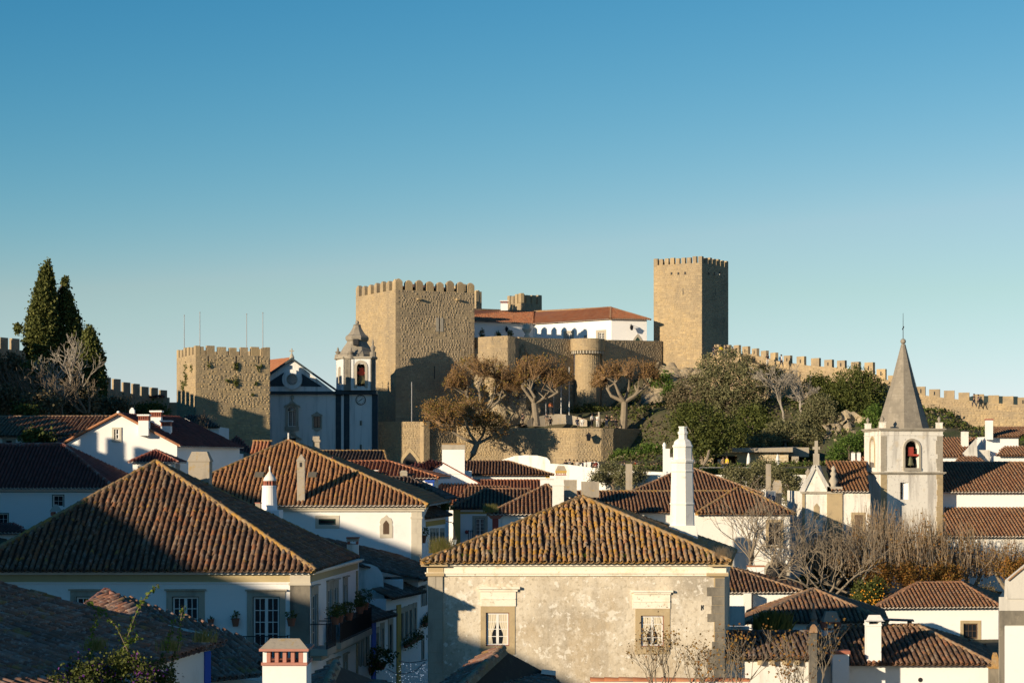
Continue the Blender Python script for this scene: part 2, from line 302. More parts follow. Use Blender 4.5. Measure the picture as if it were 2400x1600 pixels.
def roof(th, faces, caps=(), sp=.25, row=.34, tm=None, dm=None, capm=None, parts=True, eave=True, eavem=None, wave=.02, capr=.13, name='roof', label=None, capparts=None, hgt=.42, limit=300):
    """faces: polygons whose first two points are the eave (left, right seen from outside). caps: ridge and hip lines"""
    tm = tm or T_brown; dm = dm or DECK; capm = capm or CAPB
    deck = MB(); cand = []; eav = MB()
    for poly in faces:
        poly = [V(p) for p in poly]; o = poly[0]; u = (poly[1]-o); Lu = u.length; u = u.normalized()
        top = max(poly[2:], key=lambda p: (p-o-u*(p-o).dot(u)).length)
        n = u.cross(top-o).normalized()
        if n.z < 0: n = -n
        v = n.cross(u).normalized()
        if v.z < 0: v = -v
        deck.poly(*[p-n*.015 for p in poly])
        deck.poly(poly[0]-n*.015, poly[1]-n*.015, poly[1]-n*.10+v*.02, poly[0]-n*.10+v*.02)
        pg = [((p-o).dot(u), (p-o).dot(v)) for p in poly]
        x0, x1 = min(p[0] for p in pg), max(p[0] for p in pg); y1 = max(p[1] for p in pg)
        nc = max(1, int(round((x1-x0)/sp))); s = (x1-x0)/nc; nr = int(y1/row)+1
        facing = n.dot(CAM-o) > -1.0
        for i in range(nc):
            x = x0+(i+.5)*s; drift = rnd.gauss(0, wave*.6); ph = rnd.uniform(0, 6)
            for j in range(nr):
                y = j*row
                if not in_poly(x, y+row*.35, pg): continue
                xx = x+drift*math.sin(j*.5+ph)+rnd.gauss(0, wave*.35); ww = s*.76*rnd.uniform(.95, 1.05); ll = row*1.22
                r = rnd.gauss(0, .022 if parts else .012); du = u*math.cos(r)+v*math.sin(r); dv = v*math.cos(r)-u*math.sin(r)
                tilt = .024+rnd.gauss(0, .003)
                pos = o+u*xx+v*(y-.05+rnd.gauss(0, .012))+n*(tilt+.002)
                cand.append((frame3(du*ww, dv*ll-n*tilt, n*(s*hgt), pos), (pos-CAM).length, facing))
            if eave and in_poly(x+s*.5, .1, pg):
                c = o+u*(x+s*.5)-v*.09+n*.0
                R = []
                for (q, dz) in ((0, .012), (.30, .0)):
                    R.append([c+v*q+u*(s*.5*math.cos(math.pi+math.pi*k/4))+n*(dz+s*.34*math.sin(math.pi+math.pi*k/4)+s*.18) for k in range(5)])
                eav.loft(R, False, False)
                R2 = [[p-n*.018 for p in R[0]], R[0]]; eav.loft(R2, False, False)
    ro = th.part(name, deck, dm, label=label)
    vis = sorted([c for c in cand if c[2]], key=lambda c: c[1]); hid = [c for c in cand if not c[2]]
    if parts:
        tme = tile_mesh(tm)
        for c in vis[:limit]: th.link('tile', tme, ro, M=c[0])
        rest = [c[0] for c in vis[limit:]+hid]
        if rest: th.np_part('tile_field', *batch(rest, TU6, TF6), tm, ro, kind='stuff')
    elif cand:
        th.np_part('tile_field', *batch([c[0] for c in cand], TU4, TF4), tm, ro, kind='stuff')
    if eav.v: th.part('eave_edge', eav, eavem or tm, ro, kind='stuff')
    cm = MB(); cl = []
    for (a, b, *rr) in caps:
        a, b = V(a), V(b); rad = rr[0] if rr else capr
        d = (b-a); L = d.length; d = d.normalized(); sd = d.cross(V((0, 0, 1))).normalized(); up = sd.cross(d)
        cm.loft([[p-up*rad*1.05+sd*rad*1.25, p+up*rad*.35+sd*rad*.6, p+up*rad*.35-sd*rad*.6, p-up*rad*1.05-sd*rad*1.25] for p in (a, b)])
        k = max(1, int(L/.40)); st = L/k
        for i in range(k):
            p = a+d*(st*i)+sd*rnd.gauss(0, .012)-up*.0
            cl.append(frame3(sd*(rad*2*rnd.uniform(.93, 1.08)), d*st*1.15-up*.02, up*rad*1.05, p+up*(rad*.12+.02)))
    if cl:
        ridge = th.part('ridge_mortar', cm, capm, ro)
        if (parts if capparts is None else capparts):
            key = ('cap', capm.name)
            if key not in _tile_meshes: _tile_meshes[key] = mesh_np('ridge_tile', TU6, TF6, capm)
            for M in cl: th.link('ridge_tile', _tile_meshes[key], ro, M=M)
        else: th.np_part('ridge_row', *batch(cl, TU4, TF4), capm, ro, kind='stuff')
    return ro

# ------------------------------------------------------------------ facades, openings, windows
class Fac:
    """vertical wall plane through A and B (left to right seen from outside)"""
    def __init__(s, A, B):
        s.A = V((A[0], A[1], 0)); s.u = V((B[0]-A[0], B[1]-A[1], 0)); s.L = s.u.length; s.u.normalize()
        s.n = V((s.u.y, -s.u.x, 0))
        s.z = V((0, 0, 1))
    def sz(s, px, py):
        h = hit(px, py, s.A, s.n); return (h-s.A).dot(s.u), h.z
    def pt(s, a, z, off=0.0): return V((s.A.x, s.A.y, z))+s.u*a+s.n*off
    def rect(s, r):
        mx, my = (r[0]+r[2])/2, (r[1]+r[3])/2
        return s.sz(r[0], my)[0], s.sz(mx, r[3])[1], s.sz(r[2], my)[0], s.sz(mx, r[1])[1]   # s0,z0,s1,z1
    def wall(s, mb, zb, zt, holes=(), depth=.16, s0=0, s1=None):
        s1 = s.L if s1 is None else s1
        xs = sorted({s0, s1} | {x for h in holes for x in (h[0], h[2]) if s0 < x < s1})
        zs = sorted({zb, zt} | {z for h in holes for z in (h[1], h[3]) if zb < z < zt})
        for i in range(len(xs)-1):
            for j in range(len(zs)-1):
                cx, cz = (xs[i]+xs[i+1])/2, (zs[j]+zs[j+1])/2
                if any(h[0] < cx < h[2] and h[1] < cz < h[3] for h in holes): continue
                mb.poly(s.pt(xs[i], zs[j]), s.pt(xs[i+1], zs[j]), s.pt(xs[i+1], zs[j+1]), s.pt(xs[i], zs[j+1]))
        for h in holes:
            c = [(h[0], h[1]), (h[2], h[1]), (h[2], h[3]), (h[0], h[3])]
            for i in range(4):
                a, b = c[i], c[(i+1) % 4]
                mb.poly(s.pt(*a), s.pt(*b), s.pt(*b, -depth), s.pt(*a, -depth))
    def box(s, mb, s0, z0, s1, z1, d, back=0.02):
        return mb.obox(s.pt(s0, z0, -back), s.u*(s1-s0), s.z*(z1-z0), s.n*(d+back))
    def pbox(s, mb, r, d, back=.02): return s.box(mb, *s.rect(r), d, back)

def window(th, f, inner, outer=None, cols=2, rows=4, depth=.14, frm=None, sash=None, lining=None, halves=True, curtain=False, panes=False, glass=None, cap=None, proud=.035, name='window', label=None, kept=None):
    """inner and outer are (s0,z0,s1,z1) on the facade. surround stones, lining, sash bars, panes"""
    frm = frm or TRIM; sash = sash or WOODW; glass = glass or GLASS
    s0, z0, s1, z1 = inner; root = None
    m = MB()
    b = .035
    li = MB()
    for r in ((s0, z0, s0+b, z1), (s1-b, z0, s1, z1), (s0+b, z1-b, s1-b, z1), (s0+b, z0, s1-b, z0+b)):
        f.box(li, *r, -depth+.075, depth+.02)
    root = th.part(name, li, lining or sash, label=label)
    if outer:
        a0, b0, a1, b1 = outer
        for nm, r in (('jamb', (a0, b0, s0, z1)), ('jamb', (s1, b0, a1, z1)), ('lintel', (a0, z1, a1, b1))):
            if r[2]-r[0] > .01 and r[3]-r[1] > .01: th.part(nm, f.box(MB(), *r, proud), frm, root)
        if b0 < z0-.01: th.part('sill', f.box(MB(), s0, b0, s1, z0, proud), frm, root)
        if cap: th.part('lintel_cap', f.box(MB(), a0-.07, b1, a1+.07, b1+cap, proud+.09), frm, root)
    i0, j0, i1, j1 = s0+b, z0+b, s1-b, z1-b
    bar = max(.018, (i1-i0)*.03); st = max(.03, (i1-i0)*.06)
    sa = MB(); groups = [(i0, i1)]
    if halves:
        mid = (i0+i1)/2; groups = [(i0, mid), (mid, i1)]
    G = MB(); gl = []
    for (g0, g1) in groups:
        f.box(sa, g0, j0, g0+st, j1, -depth+.05, depth-.02+.0); f.box(sa, g1-st, j0, g1, j1, -depth+.05, depth-.02)
        f.box(sa, g0+st, j0, g1-st, j0+st, -depth+.05, depth-.02); f.box(sa, g0+st, j1-st, g1-st, j1, -depth+.05, depth-.02)
        w = (g1-g0-2*st); h = (j1-j0-2*st); nc = max(1, cols//(2 if halves else 1))
        for i in range(1, nc): f.box(sa, g0+st+w*i/nc-bar/2, j0+st, g0+st+w*i/nc+bar/2, j1-st, -depth+.045, depth-.03)
        for j in range(1, rows): f.box(sa, g0+st, j0+st+h*j/rows-bar/2, g1-st, j0+st+h*j/rows+bar/2, -depth+.042, depth-.03)
        for i in range(nc):
            for j in range(rows):
                gl.append((g0+st+w*i/nc, j0+st+h*j/rows, g0+st+w*(i+1)/nc, j0+st+h*(j+1)/rows))
    th.part('sash', sa, sash, root)
    if panes:
        for r in gl: th.part('pane', MB().poly(f.pt(r[0], r[1], -depth+.02), f.pt(r[2], r[1], -depth+.02), f.pt(r[2], r[3], -depth+.02), f.pt(r[0], r[3], -depth+.02)), glass, root)
    else:
        th.part('pane', MB().poly(f.pt(i0, j0, -depth+.02), f.pt(i1, j0, -depth+.02), f.pt(i1, j1, -depth+.02), f.pt(i0, j1, -depth+.02)), glass, root)
    if curtain:
        for side in (0, 1):
            cu = MB(); R = []
            for t in range(9):
                z = j1-.02-(j1-j0-.05)*t/8; k = [1, .98, .93, .85, .72, .55, .50, .55, .60][t] if curtain == 'tied' else 1
                wd = (i1-i0)*.47*k; row = []
                for q in range(13):
                    x = wd*q/12; x = i0+x if side == 0 else i1-x
                    row.append(f.pt(x, z, -depth+.034+.006*math.sin(q*2.1)))
                R.append(row)
            cu.loft(R, False, False); th.part('curtain', cu, CURT, root)
    return root

def house_box(th, f, depth_dir, zb, zt, holes=(), mat=None, depth=.16, back=None, name='wall'):
    """front facade f with openings plus plain sides and back"""
    mb = MB(); f.wall(mb, zb, zt, holes, depth)
    d = V(depth_dir); A = f.pt(0, zb); B = f.pt(f.L, zb); h = V((0, 0, zt-zb))
    for a, b in ((B, B+d), (B+d, A+d), (A+d, A)): mb.poly(a, b, b+h, a+h)
    return th.part(name, mb, mat or WHITE)

def chimney(th, o, w, d, h, mat=None, cap='slab', capm=None, name='chimney', rot=0.0, label=None, holes=4):
    """o = centre of the base. cap: slab | frustum | vent (brick arcade under a hood) | pyramid | plain"""
    o = V(o); mat = mat or WHITE; capm = capm or CONC
    cr, sr = math.cos(rot), math.sin(rot); ux = V((cr, sr, 0)); uy = V((-sr, cr, 0)); Z = V((0, 0, 1))
    def bx(mb, cx, cy, z0, z1, a, b): return mb.obox(o+ux*(cx-a/2)+uy*(cy-b/2)+Z*z0, ux*a, uy*b, Z*(z1-z0))
    def fr(mb, z0, z1, a0, b0, a1, b1):
        return mb.loft([[o+Z*z+ux*(sx*a/2)+uy*(sy*b/2) for sx, sy in ((-1,-1),(1,-1),(1,1),(-1,1))] for z, a, b in ((z0, a0, b0), (z1, a1, b1))])
    if cap == 'plain': return th.part(name, bx(MB(), 0, 0, 0, h, w, d), mat, label=label)
    if cap == 'slab':
        r = th.part(name, bx(MB(), 0, 0, 0, h*.93, w, d), mat, label=label); th.part('cap', bx(MB(), 0, 0, h*.93, h, w*1.14, d*1.14), capm, r)
    elif cap == 'frustum':
        r = th.part(name, bx(MB(), 0, 0, 0, h*.8, w, d), mat, label=label)
        m = MB(); bx(m, 0, 0, h*.80, h*.83, w*1.08, d*1.08); fr(m, h*.83, h, w*1.06, d*1.06, w*.72, d*.72); th.part('cap', m, capm, r)
    elif cap == 'pyramid':
        r = th.part(name, bx(MB(), 0, 0, 0, h*.86, w, d), mat, label=label)
        m = MB(); bx(m, 0, 0, h*.86, h*.885, w*1.15, d*1.15); fr(m, h*.885, h, w*1.1, d*1.1, w*.1, d*.1); th.part('cap', m, capm, r)
    elif cap in ('vent', 'hood', 'ventslab'):
        hv = min(.42, h*.22); hc = min(.5, h*.24) if cap != 'ventslab' else h*.07; zb = h-hv-hc
        r = th.part(name, bx(MB(), 0, 0, 0, zb, w, d), mat, label=label)
        m = MB(); bx(m, 0, 0, zb, zb+.06, w*1.07, d*1.07); bx(m, 0, 0, h-hc-.06, h-hc, w*1.09, d*1.09)
        k = holes
        for i in range(k+1):
            t = -w/2+w*.06+(w*.88)*i/k
            for sy in (-1, 1): bx(m, t, sy*(d/2-.07), zb+.06, h-hc-.06, w*.36/k, .12)
        for sx in (-1, 1): bx(m, sx*(w/2-.06), 0, zb+.06, h-hc-.06, .1, d-.3)
        th.part('brick_vent', m, BRICKP if cap == 'vent' else BRICK, r)
        m = MB()
        if cap == 'ventslab': bx(m, 0, 0, h-hc, h, w*1.22, d*1.22)
        else: fr(m, h-hc, h, w*1.08, d*1.08, w*.66, d*.60)
        th.part('cap', m, capm, r)
    return r

# ------------------------------------------------------------------ masonry
CUB = np.array([(0,0,0),(1,0,0),(1,1,0),(0,1,0),(0.07,.10,1),(.93,.10,1),(.93,.90,1),(.07,.90,1)], float)
CUF = np.array([(4,5,6,7),(0,1,5,4),(1,2,6,5),(2,3,7,6),(3,0,4,7)])
def masonry(th, wall, f, s0, s1, zb, zt, mat, course=.30, wr=(.35, .8), d=(.004, .026), top=None, parts=True, limit=300, skip=None, gap=.02, quoin=0, prob=.93):
    """courses of separate stones proud of a rubble wall; the largest are objects, the rest one part"""
    if ('stone', mat.name) not in _tile_meshes: _tile_meshes[('stone', mat.name)] = mesh_np('stone', CUB, CUF, mat)
    L = []; z = zb
    k = 0
    while z < zt-.08:
        c = course*rnd.uniform(.75, 1.25)
        if z+c > zt: c = zt-z
        x = s0+rnd.uniform(0, .1)
        while x < s1-.1:
            w = rnd.uniform(*wr)*(1 if c > course*.9 else .8)
            if quoin and (x < s0+quoin*.5 or x > s1-quoin): w = quoin*rnd.uniform(.8, 1.2)
            w = min(w, s1-x)
            nz_ = math.sin(x*.9+z*.35+zb)+math.sin(z*.8-x*.4+s1)+math.sin(x*.31+1.7*z+zt)
            if rnd.random() < (prob if nz_ > -1.3 else prob*.45) and (top is None or z+c < top(x+w/2)) and (skip is None or not skip(x+w/2, z+c/2)):
                L.append((x+gap/2, z+gap/2, w-gap, c-gap*rnd.uniform(.7, 1.3), rnd.uniform(*d)))
            x += w
        z += c; k += 1
    L.sort(key=lambda r: -r[2]*r[3])
    Ms = []
    for (x, z, w, h, dd) in L:
        t = rnd.gauss(0, .02); u = f.u*math.cos(t)+V((0, 0, math.sin(t))); zz = V((0, 0, math.cos(t)))-f.u*math.sin(t)
        Ms.append(frame3(u*w, zz*h, f.n*(dd+.03), f.pt(x, z, -.03)))
    n = limit if parts else 0
    for M in Ms[:n]: th.link('stone', _tile_meshes[('stone', mat.name)], wall, M=M)
    if Ms[n:]: th.np_part('rubble_stonework', *batch(Ms[n:], CUB, CUF), mat, wall, kind='stuff')

# ------------------------------------------------------------------ foliage
def leaves(pts, size, up=.0, aspect=1.0, jit=.4):
    """a small bent quad at every point: verts, faces"""
    n = len(pts); d = nrs.normal(size=(n, 3)); d[:, 2] += up; d /= np.linalg.norm(d, axis=1)[:, None]
    a = nrs.normal(size=(n, 3)); a -= (a*d).sum(1)[:, None]*d; a /= np.linalg.norm(a, axis=1)[:, None]; b = np.cross(d, a)
    s = size*(1+jit*nrs.uniform(-1, 1, n))[:, None]; p = np.asarray(pts)
    v = np.stack([p-a*s*.5, p+b*s*.5*aspect+d*s*.12, p+a*s*.5, p-b*s*.5*aspect+d*s*.12], 1).reshape(-1, 3)
    return v, np.arange(n*4).reshape(n, 4)
def blob_points(blobs, n, clump=.5, per=22, shell=.55):
    """points in leaf clumps spread through ellipsoids ((x,y,z),(rx,ry,rz))"""
    vol = np.array([b[1][0]*b[1][1]*b[1][2] for b in blobs])**.7; vol = vol/vol.sum(); out = []
    for b, q in zip(blobs, vol):
        k = max(3, int(n*q/per)); d = nrs.normal(size=(k, 3)); d /= np.linalg.norm(d, axis=1)[:, None]
        r = (shell+(1-shell)*nrs.uniform(0, 1, k)**.5)*nrs.uniform(.85, 1.12, k)
        c = np.array(b[0])+d*r[:, None]*np.array(b[1])
        sz = clump*nrs.uniform(.6, 1.4, k)
        p = c[:, None]+nrs.normal(size=(k, per, 3))*sz[:, None, None]*.5
        out.append(p.reshape(-1, 3))
    return np.concatenate(out)
def limbs(mb, base, tips, r0, n=6, bend=.12):
    for t in tips:
        b = V(base); t = V(t); m = b.lerp(t, .5)+V((rnd.gauss(0, bend), rnd.gauss(0, bend), 0))*(t-b).length
        mb.tube([b, b.lerp(m, .5), m, m.lerp(t, .6), t], [r0, r0*.8, r0*.6, r0*.4, r0*.15], n)
def tree(name, label, cat, base, blobs, n, size, mat, bark, r0=.2, clump=.5, group=None, shell=.55, up=.2, trunks=None, per=22, aspect=.8):
    th = Thing(name, label, cat, base, group); mb = MB(); b = V(base)
    ctr = V(blobs[0][0]); fork = b.lerp(ctr, .45)
    if trunks:
        for (p, q) in trunks: mb.tube([p, V(p).lerp(V(q), .5)+V((rnd.gauss(0, .1), 0, 0)), q], [r0, r0*.8, r0*.6], 7)
    else: mb.tube([b, b.lerp(fork, .5)+V((.06, 0, 0)), fork], [r0*1.25, r0, r0*.85], 8)
    tips = []
    for bl in blobs:
        for _ in range(3): tips.append(V(bl[0])+V((rnd.gauss(0, .5)*bl[1][0], rnd.gauss(0, .5)*bl[1][1], rnd.uniform(0, .6)*bl[1][2])))
    limbs(mb, fork, tips, r0*.55)
    th.part('trunk', mb, bark)
    v, f = leaves(blob_points(blobs, n, clump, per, shell), size, up, aspect)
    th.np_part('crown', v, f, mat)
    return th
def branching(mb, p, d, L, r, lev, spread=.55, up=.15, kids=(2, 3), n=5, tips=None, minr=.008, shrink=.72):
    p = V(p); d = V(d).normalized(); pts = [p]; q = p
    for k in range(3):
        d = (d+V((rnd.gauss(0, .13), rnd.gauss(0, .13), rnd.gauss(0, .08)+up*.25))).normalized(); q = q+d*(L/3); pts.append(q)
    mb.tube(pts, [r, r*.88, r*.76, r*.62], n if lev > 1 else 3, False)
    if lev == 0:
        if tips is not None: tips.append((q, d))
        return
    for _ in range(rnd.randint(*kids)):
        a = V((rnd.gauss(0, 1), rnd.gauss(0, 1), rnd.gauss(0, .8))); a = (a-d*a.dot(d))
        if a.length < .01: continue
        nd = d*rnd.uniform(.7, 1.0)+a.normalized()*spread*rnd.uniform(.6, 1.4)+V((0, 0, up))
        st = pts[rnd.choice((2, 3, 3))]
        branching(mb, st, nd, L*shrink*rnd.uniform(.8, 1.15), max(r*.62, minr), lev-1, spread, up, kids, n, tips, minr, shrink)
def bare_tree(name, label, base, stems, lev, bark, cat='tree', group=None, spread=.55, up=.15, kids=(2, 3), twig=None, leafm=None, nleaf=0, lsize=.1, minr=.01, shrink=.72):
    """stems: (start, direction, length, radius). trunk = thick stems, crown = the branches and twigs"""
    th = Thing(name, label, cat, base, group); tr = MB(); cr = MB(); tips = []
    for (p, d, L, r) in stems:
        p = V(p); d = V(d).normalized(); q = p+d*L
        mid = p.lerp(q, .5)+V((rnd.gauss(0, .06*L), rnd.gauss(0, .06*L), 0))
        tr.tube([p, mid, q], [r, r*.85, r*.72], 7)
        for _ in range(rnd.randint(3, 4)):
            nd = d+V((rnd.gauss(0, spread), rnd.gauss(0, spread), rnd.uniform(-.1, .5)))
            branching(cr, p.lerp(q, rnd.uniform(.65, 1)), nd, L*.75*rnd.uniform(.8, 1.2), r*.55, lev, spread, up, kids, 5, tips, minr, shrink)
    th.part('trunk', tr, bark); th.part('crown', cr, twig or bark)
    if leafm and nleaf:
        idx = nrs.randint(0, len(tips), nleaf); base_p = np.array([tuple(t[0]) for t in tips])[idx]
        v, f = leaves(base_p+nrs.normal(size=(nleaf, 3))*lsize*2.2, lsize, .1); th.np_part('leaves', v, f, leafm, kind='stuff')
    return th

# ------------------------------------------------------------------ people: one skinned body, clothes and hair as children
def skin_mesh(name, verts, edges, radii, sub=1):
    me = bpy.data.meshes.new(name); me.from_pydata(verts, edges, []); o = bpy.data.objects.new(name, me); C.objects.link(o)
    md = o.modifiers.new('s', 'SKIN'); md.use_smooth_shade = True
    for i, r in enumerate(radii): me.skin_vertices[0].data[i].radius = (r, r*.85)
    me.skin_vertices[0].data[0].use_root = True
    if sub: o.modifiers.new('d', 'SUBSURF').levels = sub
    dg = bpy.context.evaluated_depsgraph_get(); res = bpy.data.meshes.new_from_object(o.evaluated_get(dg))
    bpy.data.objects.remove(o); res.name = name
    res.polygons.foreach_set('use_smooth', [True]*len(res.polygons)); return res
def pose_meshes(pose):
    # joints (x right, y away from the facing direction -y, z up), standing height 1.70
    if pose == 'sit':
        hip = .50; kn = [(-.10, -.42, .50), (.10, -.42, .50)]; ft = [(-.10, -.40, .05), (.10, -.40, .05)]; hp = [(-.09, 0, hip-.02), (.09, 0, hip-.02)]
    elif pose == 'walk':
        hip = .92; kn = [(-.09, -.18, .50), (.09, .10, .49)]; ft = [(-.09, -.24, .06), (.09, .34, .10)]; hp = [(-.09, 0, hip-.05), (.09, 0, hip-.05)]
    else:
        hip = .92; kn = [(-.10, -.02, .48), (.11, .01, .48)]; ft = [(-.12, 0, .05), (.13, .02, .05)]; hp = [(-.09, 0, hip-.05), (.09, 0, hip-.05)]
    top = hip+.52
    el = [(-.27, .03, hip+.22), (.27, .03, hip+.22)]
    ha = [(-.26, -.10, hip-.02), (.26, -.10, hip-.02)]
    if pose == 'photo': el = [(-.26, -.12, hip+.26), (.26, -.12, hip+.26)]; ha = [(-.06, -.34, hip+.52), (.06, -.34, hip+.52)]
    if pose == 'sit': ha = [(-.14, -.30, .56), (.14, -.30, .56)]
    sh = [(-.19, 0, top-.03), (.19, 0, top-.03)]
    tors = [(0, 0, hip), (0, -.01, hip+.25), (0, 0, hip+.44)]
    vs = tors+[(0, -.01, top+.06), (0, -.03, top+.16), (0, -.03, top+.25)]+sh+el+ha+hp+kn+ft+[(f[0], f[1]-.15, f[2]-.015) for f in ft]
    ed = [(0,1),(1,2),(2,3),(3,4),(4,5),(2,6),(2,7),(6,8),(7,9),(8,10),(9,11),(0,12),(0,13),(12,14),(13,15),(14,16),(15,17),(16,18),(17,19)]
    ra = [.145,.135,.155,.055,.095,.075,.065,.065,.045,.045,.035,.035,.09,.09,.06,.06,.04,.04,.03,.03]
    body = skin_mesh('body', vs, ed, ra)
    jv = tors+[(0, -.01, top+.0)]+sh+el+[V(a).lerp(V(b), .85) for a, b in zip(el, ha)]; jv = [tuple(x) for x in jv]
    jk = skin_mesh('jacket', jv, [(0,1),(1,2),(2,3),(2,4),(2,5),(4,6),(5,7),(6,8),(7,9)], [.165,.155,.175,.075,.085,.085,.062,.062,.05,.05])
    tv = [(0, 0, hip+.03)]+hp+kn+[V(a).lerp(V(b), .9) for a, b in zip(kn, ft)]; tv = [tuple(x) for x in tv]
    tr = skin_mesh('trousers', tv, [(0,1),(0,2),(1,3),(2,4),(3,5),(4,6)], [.155,.105,.105,.075,.075,.058,.058])
    hb = MB().ball((0, -.005, top+.205), .112, 10, 6, (1, 1.08, 1.05)); hv = [p for p in hb.v]
    hm = mesh_of('hair', hb, (0, 0, 0), HAIRM, True)
    # face: nose and a mouth line kept on the body mesh side as small relief
    fb = MB().ball((0, -.135, top+.185), .018, 6, 4).ball((-.035, -.115, top+.215), .012, 6, 4).ball((.035, -.115, top+.215), .012, 6, 4)
    fm = mesh_of('face', fb, (0, 0, 0), SKINM, True)
    body.materials.append(SKINM); jk.materials.append(None); tr.materials.append(None)
    return body, jk, tr, hm, fm
POSES = {}
_cloth = {}
def cloth(col):
    if col not in _cloth: _cloth[col] = material('cloth', col, [], .9)
    return _cloth[col]
def person(label, at, pose, face, top, legs, group=None, h=1.7, bag=None):
    """at = point under the feet or the seat's floor; face = heading in degrees, 0 looks at the camera"""
    if pose not in POSES: POSES[pose] = pose_meshes(pose)
    body, jk, tr, hm, fm = POSES[pose]
    th = Thing('person', label, 'person', at, group); s = h/1.70
    th.o.rotation_euler.z = math.radians(face); th.o.scale = (s, s, s)
    o = th.link('body', body); th.link('hair', hm, o); th.link('face', fm, o)
    for nm, me, col in (('jacket', jk, top), ('trousers', tr, legs)):
        p = th.link(nm, me, o); p.material_slots[0].link = 'OBJECT'; p.material_slots[0].material = cloth(col)
    if bag:
        b = MB().loft([[V((-.13, .14, z)), V((.13, .14, z)), V((.11, .14+t, z)), V((-.11, .14+t, z))] for z, t in ((1.0, .12), (1.15, .18), (1.38, .15), (1.45, .06))])
        th.link('backpack', mesh_of('backpack', b, (0, 0, 0), cloth(bag)), o)
    return th
# ------------------------------------------------------------------ ground
GP = [(-40,20,-13),(0,20,-13),(40,20,-13),(-36,60,-8),(-20,60,-13),(0,60,-13.5),(30,60,-13),(-34,100,-6),(-20,100,-12.5),(0,100,-13.5),(25,100,-13),(50,100,-12),
 (-36,130,-4),(-24,130,-9),(0,130,-12),(20,130,-11),(45,130,-11),(-36,165,-1),(-20,170,-6),(0,170,-8),(25,170,-8.5),(50,170,-8),(0,205,-3.5),(20,205,-5),(50,205,-3),(-20,220,-4),(-8,240,-2.5),
 (-52,0,2),(-52,60,2),(-52,130,2.4),(-52,170,4.5),(-52,200,7.0),(-52,230,5.5),(-52,260,5),(-60,262,6.5),(-68,262,8),(-56,285,5.5),(-52,300,4),(-47,200,5.6),(-42,205,3.6),(-42,185,2.0),(-45,230,4),(-38,240,2),(-80,60,-6),(-80,200,-4),(-80,300,-6),
 (-30,255,-.5),(-16,258,-.8),(-10,258,-.6),(0,262,.3),(10,262,.2),(18,262,.2),(18,240,-.3),(28,236,0),(38,234,.2),(0,283,7.2),(12,284,8),(20,283,8.6),(22,288,12.0),(20,291,14),(27,290,14.6),(33,290,12),
 (26,280,9),(28,274,8.6),(34,264,9.2),(36,254,4.5),(30,252,3.2),(46,262,11),(44,252,6.5),(52,254,7.5),(61,250,4.5),(60,230,1),(75,245,3),(45,285,3),(80,270,-2),(0,300,15),(-10,296,15),(15,305,15),(0,330,4),(-30,330,0),(40,330,0),(90,200,-5),(90,100,-12)]
GPa = np.array(GP)
def gz_arr(X, Y):
    d2 = (X[..., None]-GPa[:, 0])**2+((Y[..., None]-GPa[:, 1]))**2+4
    w = d2**-1.7; z = (w*GPa[:, 2]).sum(-1)/w.sum(-1)
    far = np.clip((np.hypot(np.maximum(np.abs(X)-110, 0), np.maximum(Y-335, 0))+np.maximum(-Y-10, 0)*.3)/400, 0, 1); far = far*far*(3-2*far)
    return CZ+z*(1-far)-58*far
def gz(x, y): return float(gz_arr(np.array([float(x)]), np.array([float(y)]))[0])
xs = np.concatenate([-np.geomspace(150, 16000, 16)[::-1], np.arange(-145, 146, 2.5), np.geomspace(150, 16000, 16)])
ys = np.concatenate([np.array([-3000, -900, -300, -100, -40]), np.arange(-15, 340, 2.5), np.geomspace(345, 16000, 20)])
GX, GY = np.meshgrid(xs, ys); GZ = gz_arr(GX, GY)
n_ = len(xs); idx = np.arange(len(ys)*n_).reshape(len(ys), n_)
q = np.stack([idx[:-1, :-1], idx[:-1, 1:], idx[1:, 1:], idx[1:, :-1]], -1).reshape(-1, 4)
struct('ground', mesh_np('ground', np.stack([GX, GY, GZ], -1).reshape(-1, 3), q, GROUND, True))
def cover(name, x0, x1, y0, y1, n, size, mat, keep):
    X = nrs.uniform(x0, x1, n*3); Yy = nrs.uniform(y0, y1, n*3); k = keep(X, Yy) & (np.sin(X*.9+Yy*.5)+np.sin(X*.37-Yy*.8+2)+nrs.normal(size=n*3)*.8 > .1); X, Yy = X[k][:n], Yy[k][:n]; Zz = gz_arr(X, Yy)+np.abs(nrs.normal(size=len(X)))*.28
    v, fc = leaves(np.stack([X, Yy, Zz], 1), size, .8, .8); struct(name, mesh_np(name, v, fc, mat), 'stuff')
cover('ground_cover', 12, 75, 226, 292, 26000, .34, L_dark, lambda X, Y: Y < 292)
cover('dry_grass', 12, 75, 226, 292, 16000, .30, L_gry, lambda X, Y: Y < 292)
cover('ground_cover', 14, 72, 226, 290, 7000, .30, L_brt, lambda X, Y: Y < 290)
cover('dry_grass', -66, -30, 150, 285, 22000, .32, L_gry, lambda X, Y: X > -66)
cover('ground_cover', -66, -30, 150, 285, 12000, .34, L_dark, lambda X, Y: X > -66)
# far hills on the plain behind the town
hv = []; nx = 60
for j, (yy, hh) in enumerate(((9000, 0), (10500, 1), (12500, .7), (14500, 0))):
    for i in range(nx+1):
        x = -6500+13000*i/nx; hv.append((x, yy+rnd.uniform(-300, 300), CZ-60+hh*(330+90*math.sin(i*.5)+40*math.sin(i*1.7))))
hq = [(j*(nx+1)+i, j*(nx+1)+i+1, (j+1)*(nx+1)+i+1, (j+1)*(nx+1)+i) for j in range(3) for i in range(nx)]
struct('hills', mesh_np('hills', np.array(hv), np.array(hq), material('far wooded hills', (.06,.09,.07), [(.002,.45,.6,(.10,.11,.07),.6)]), True))

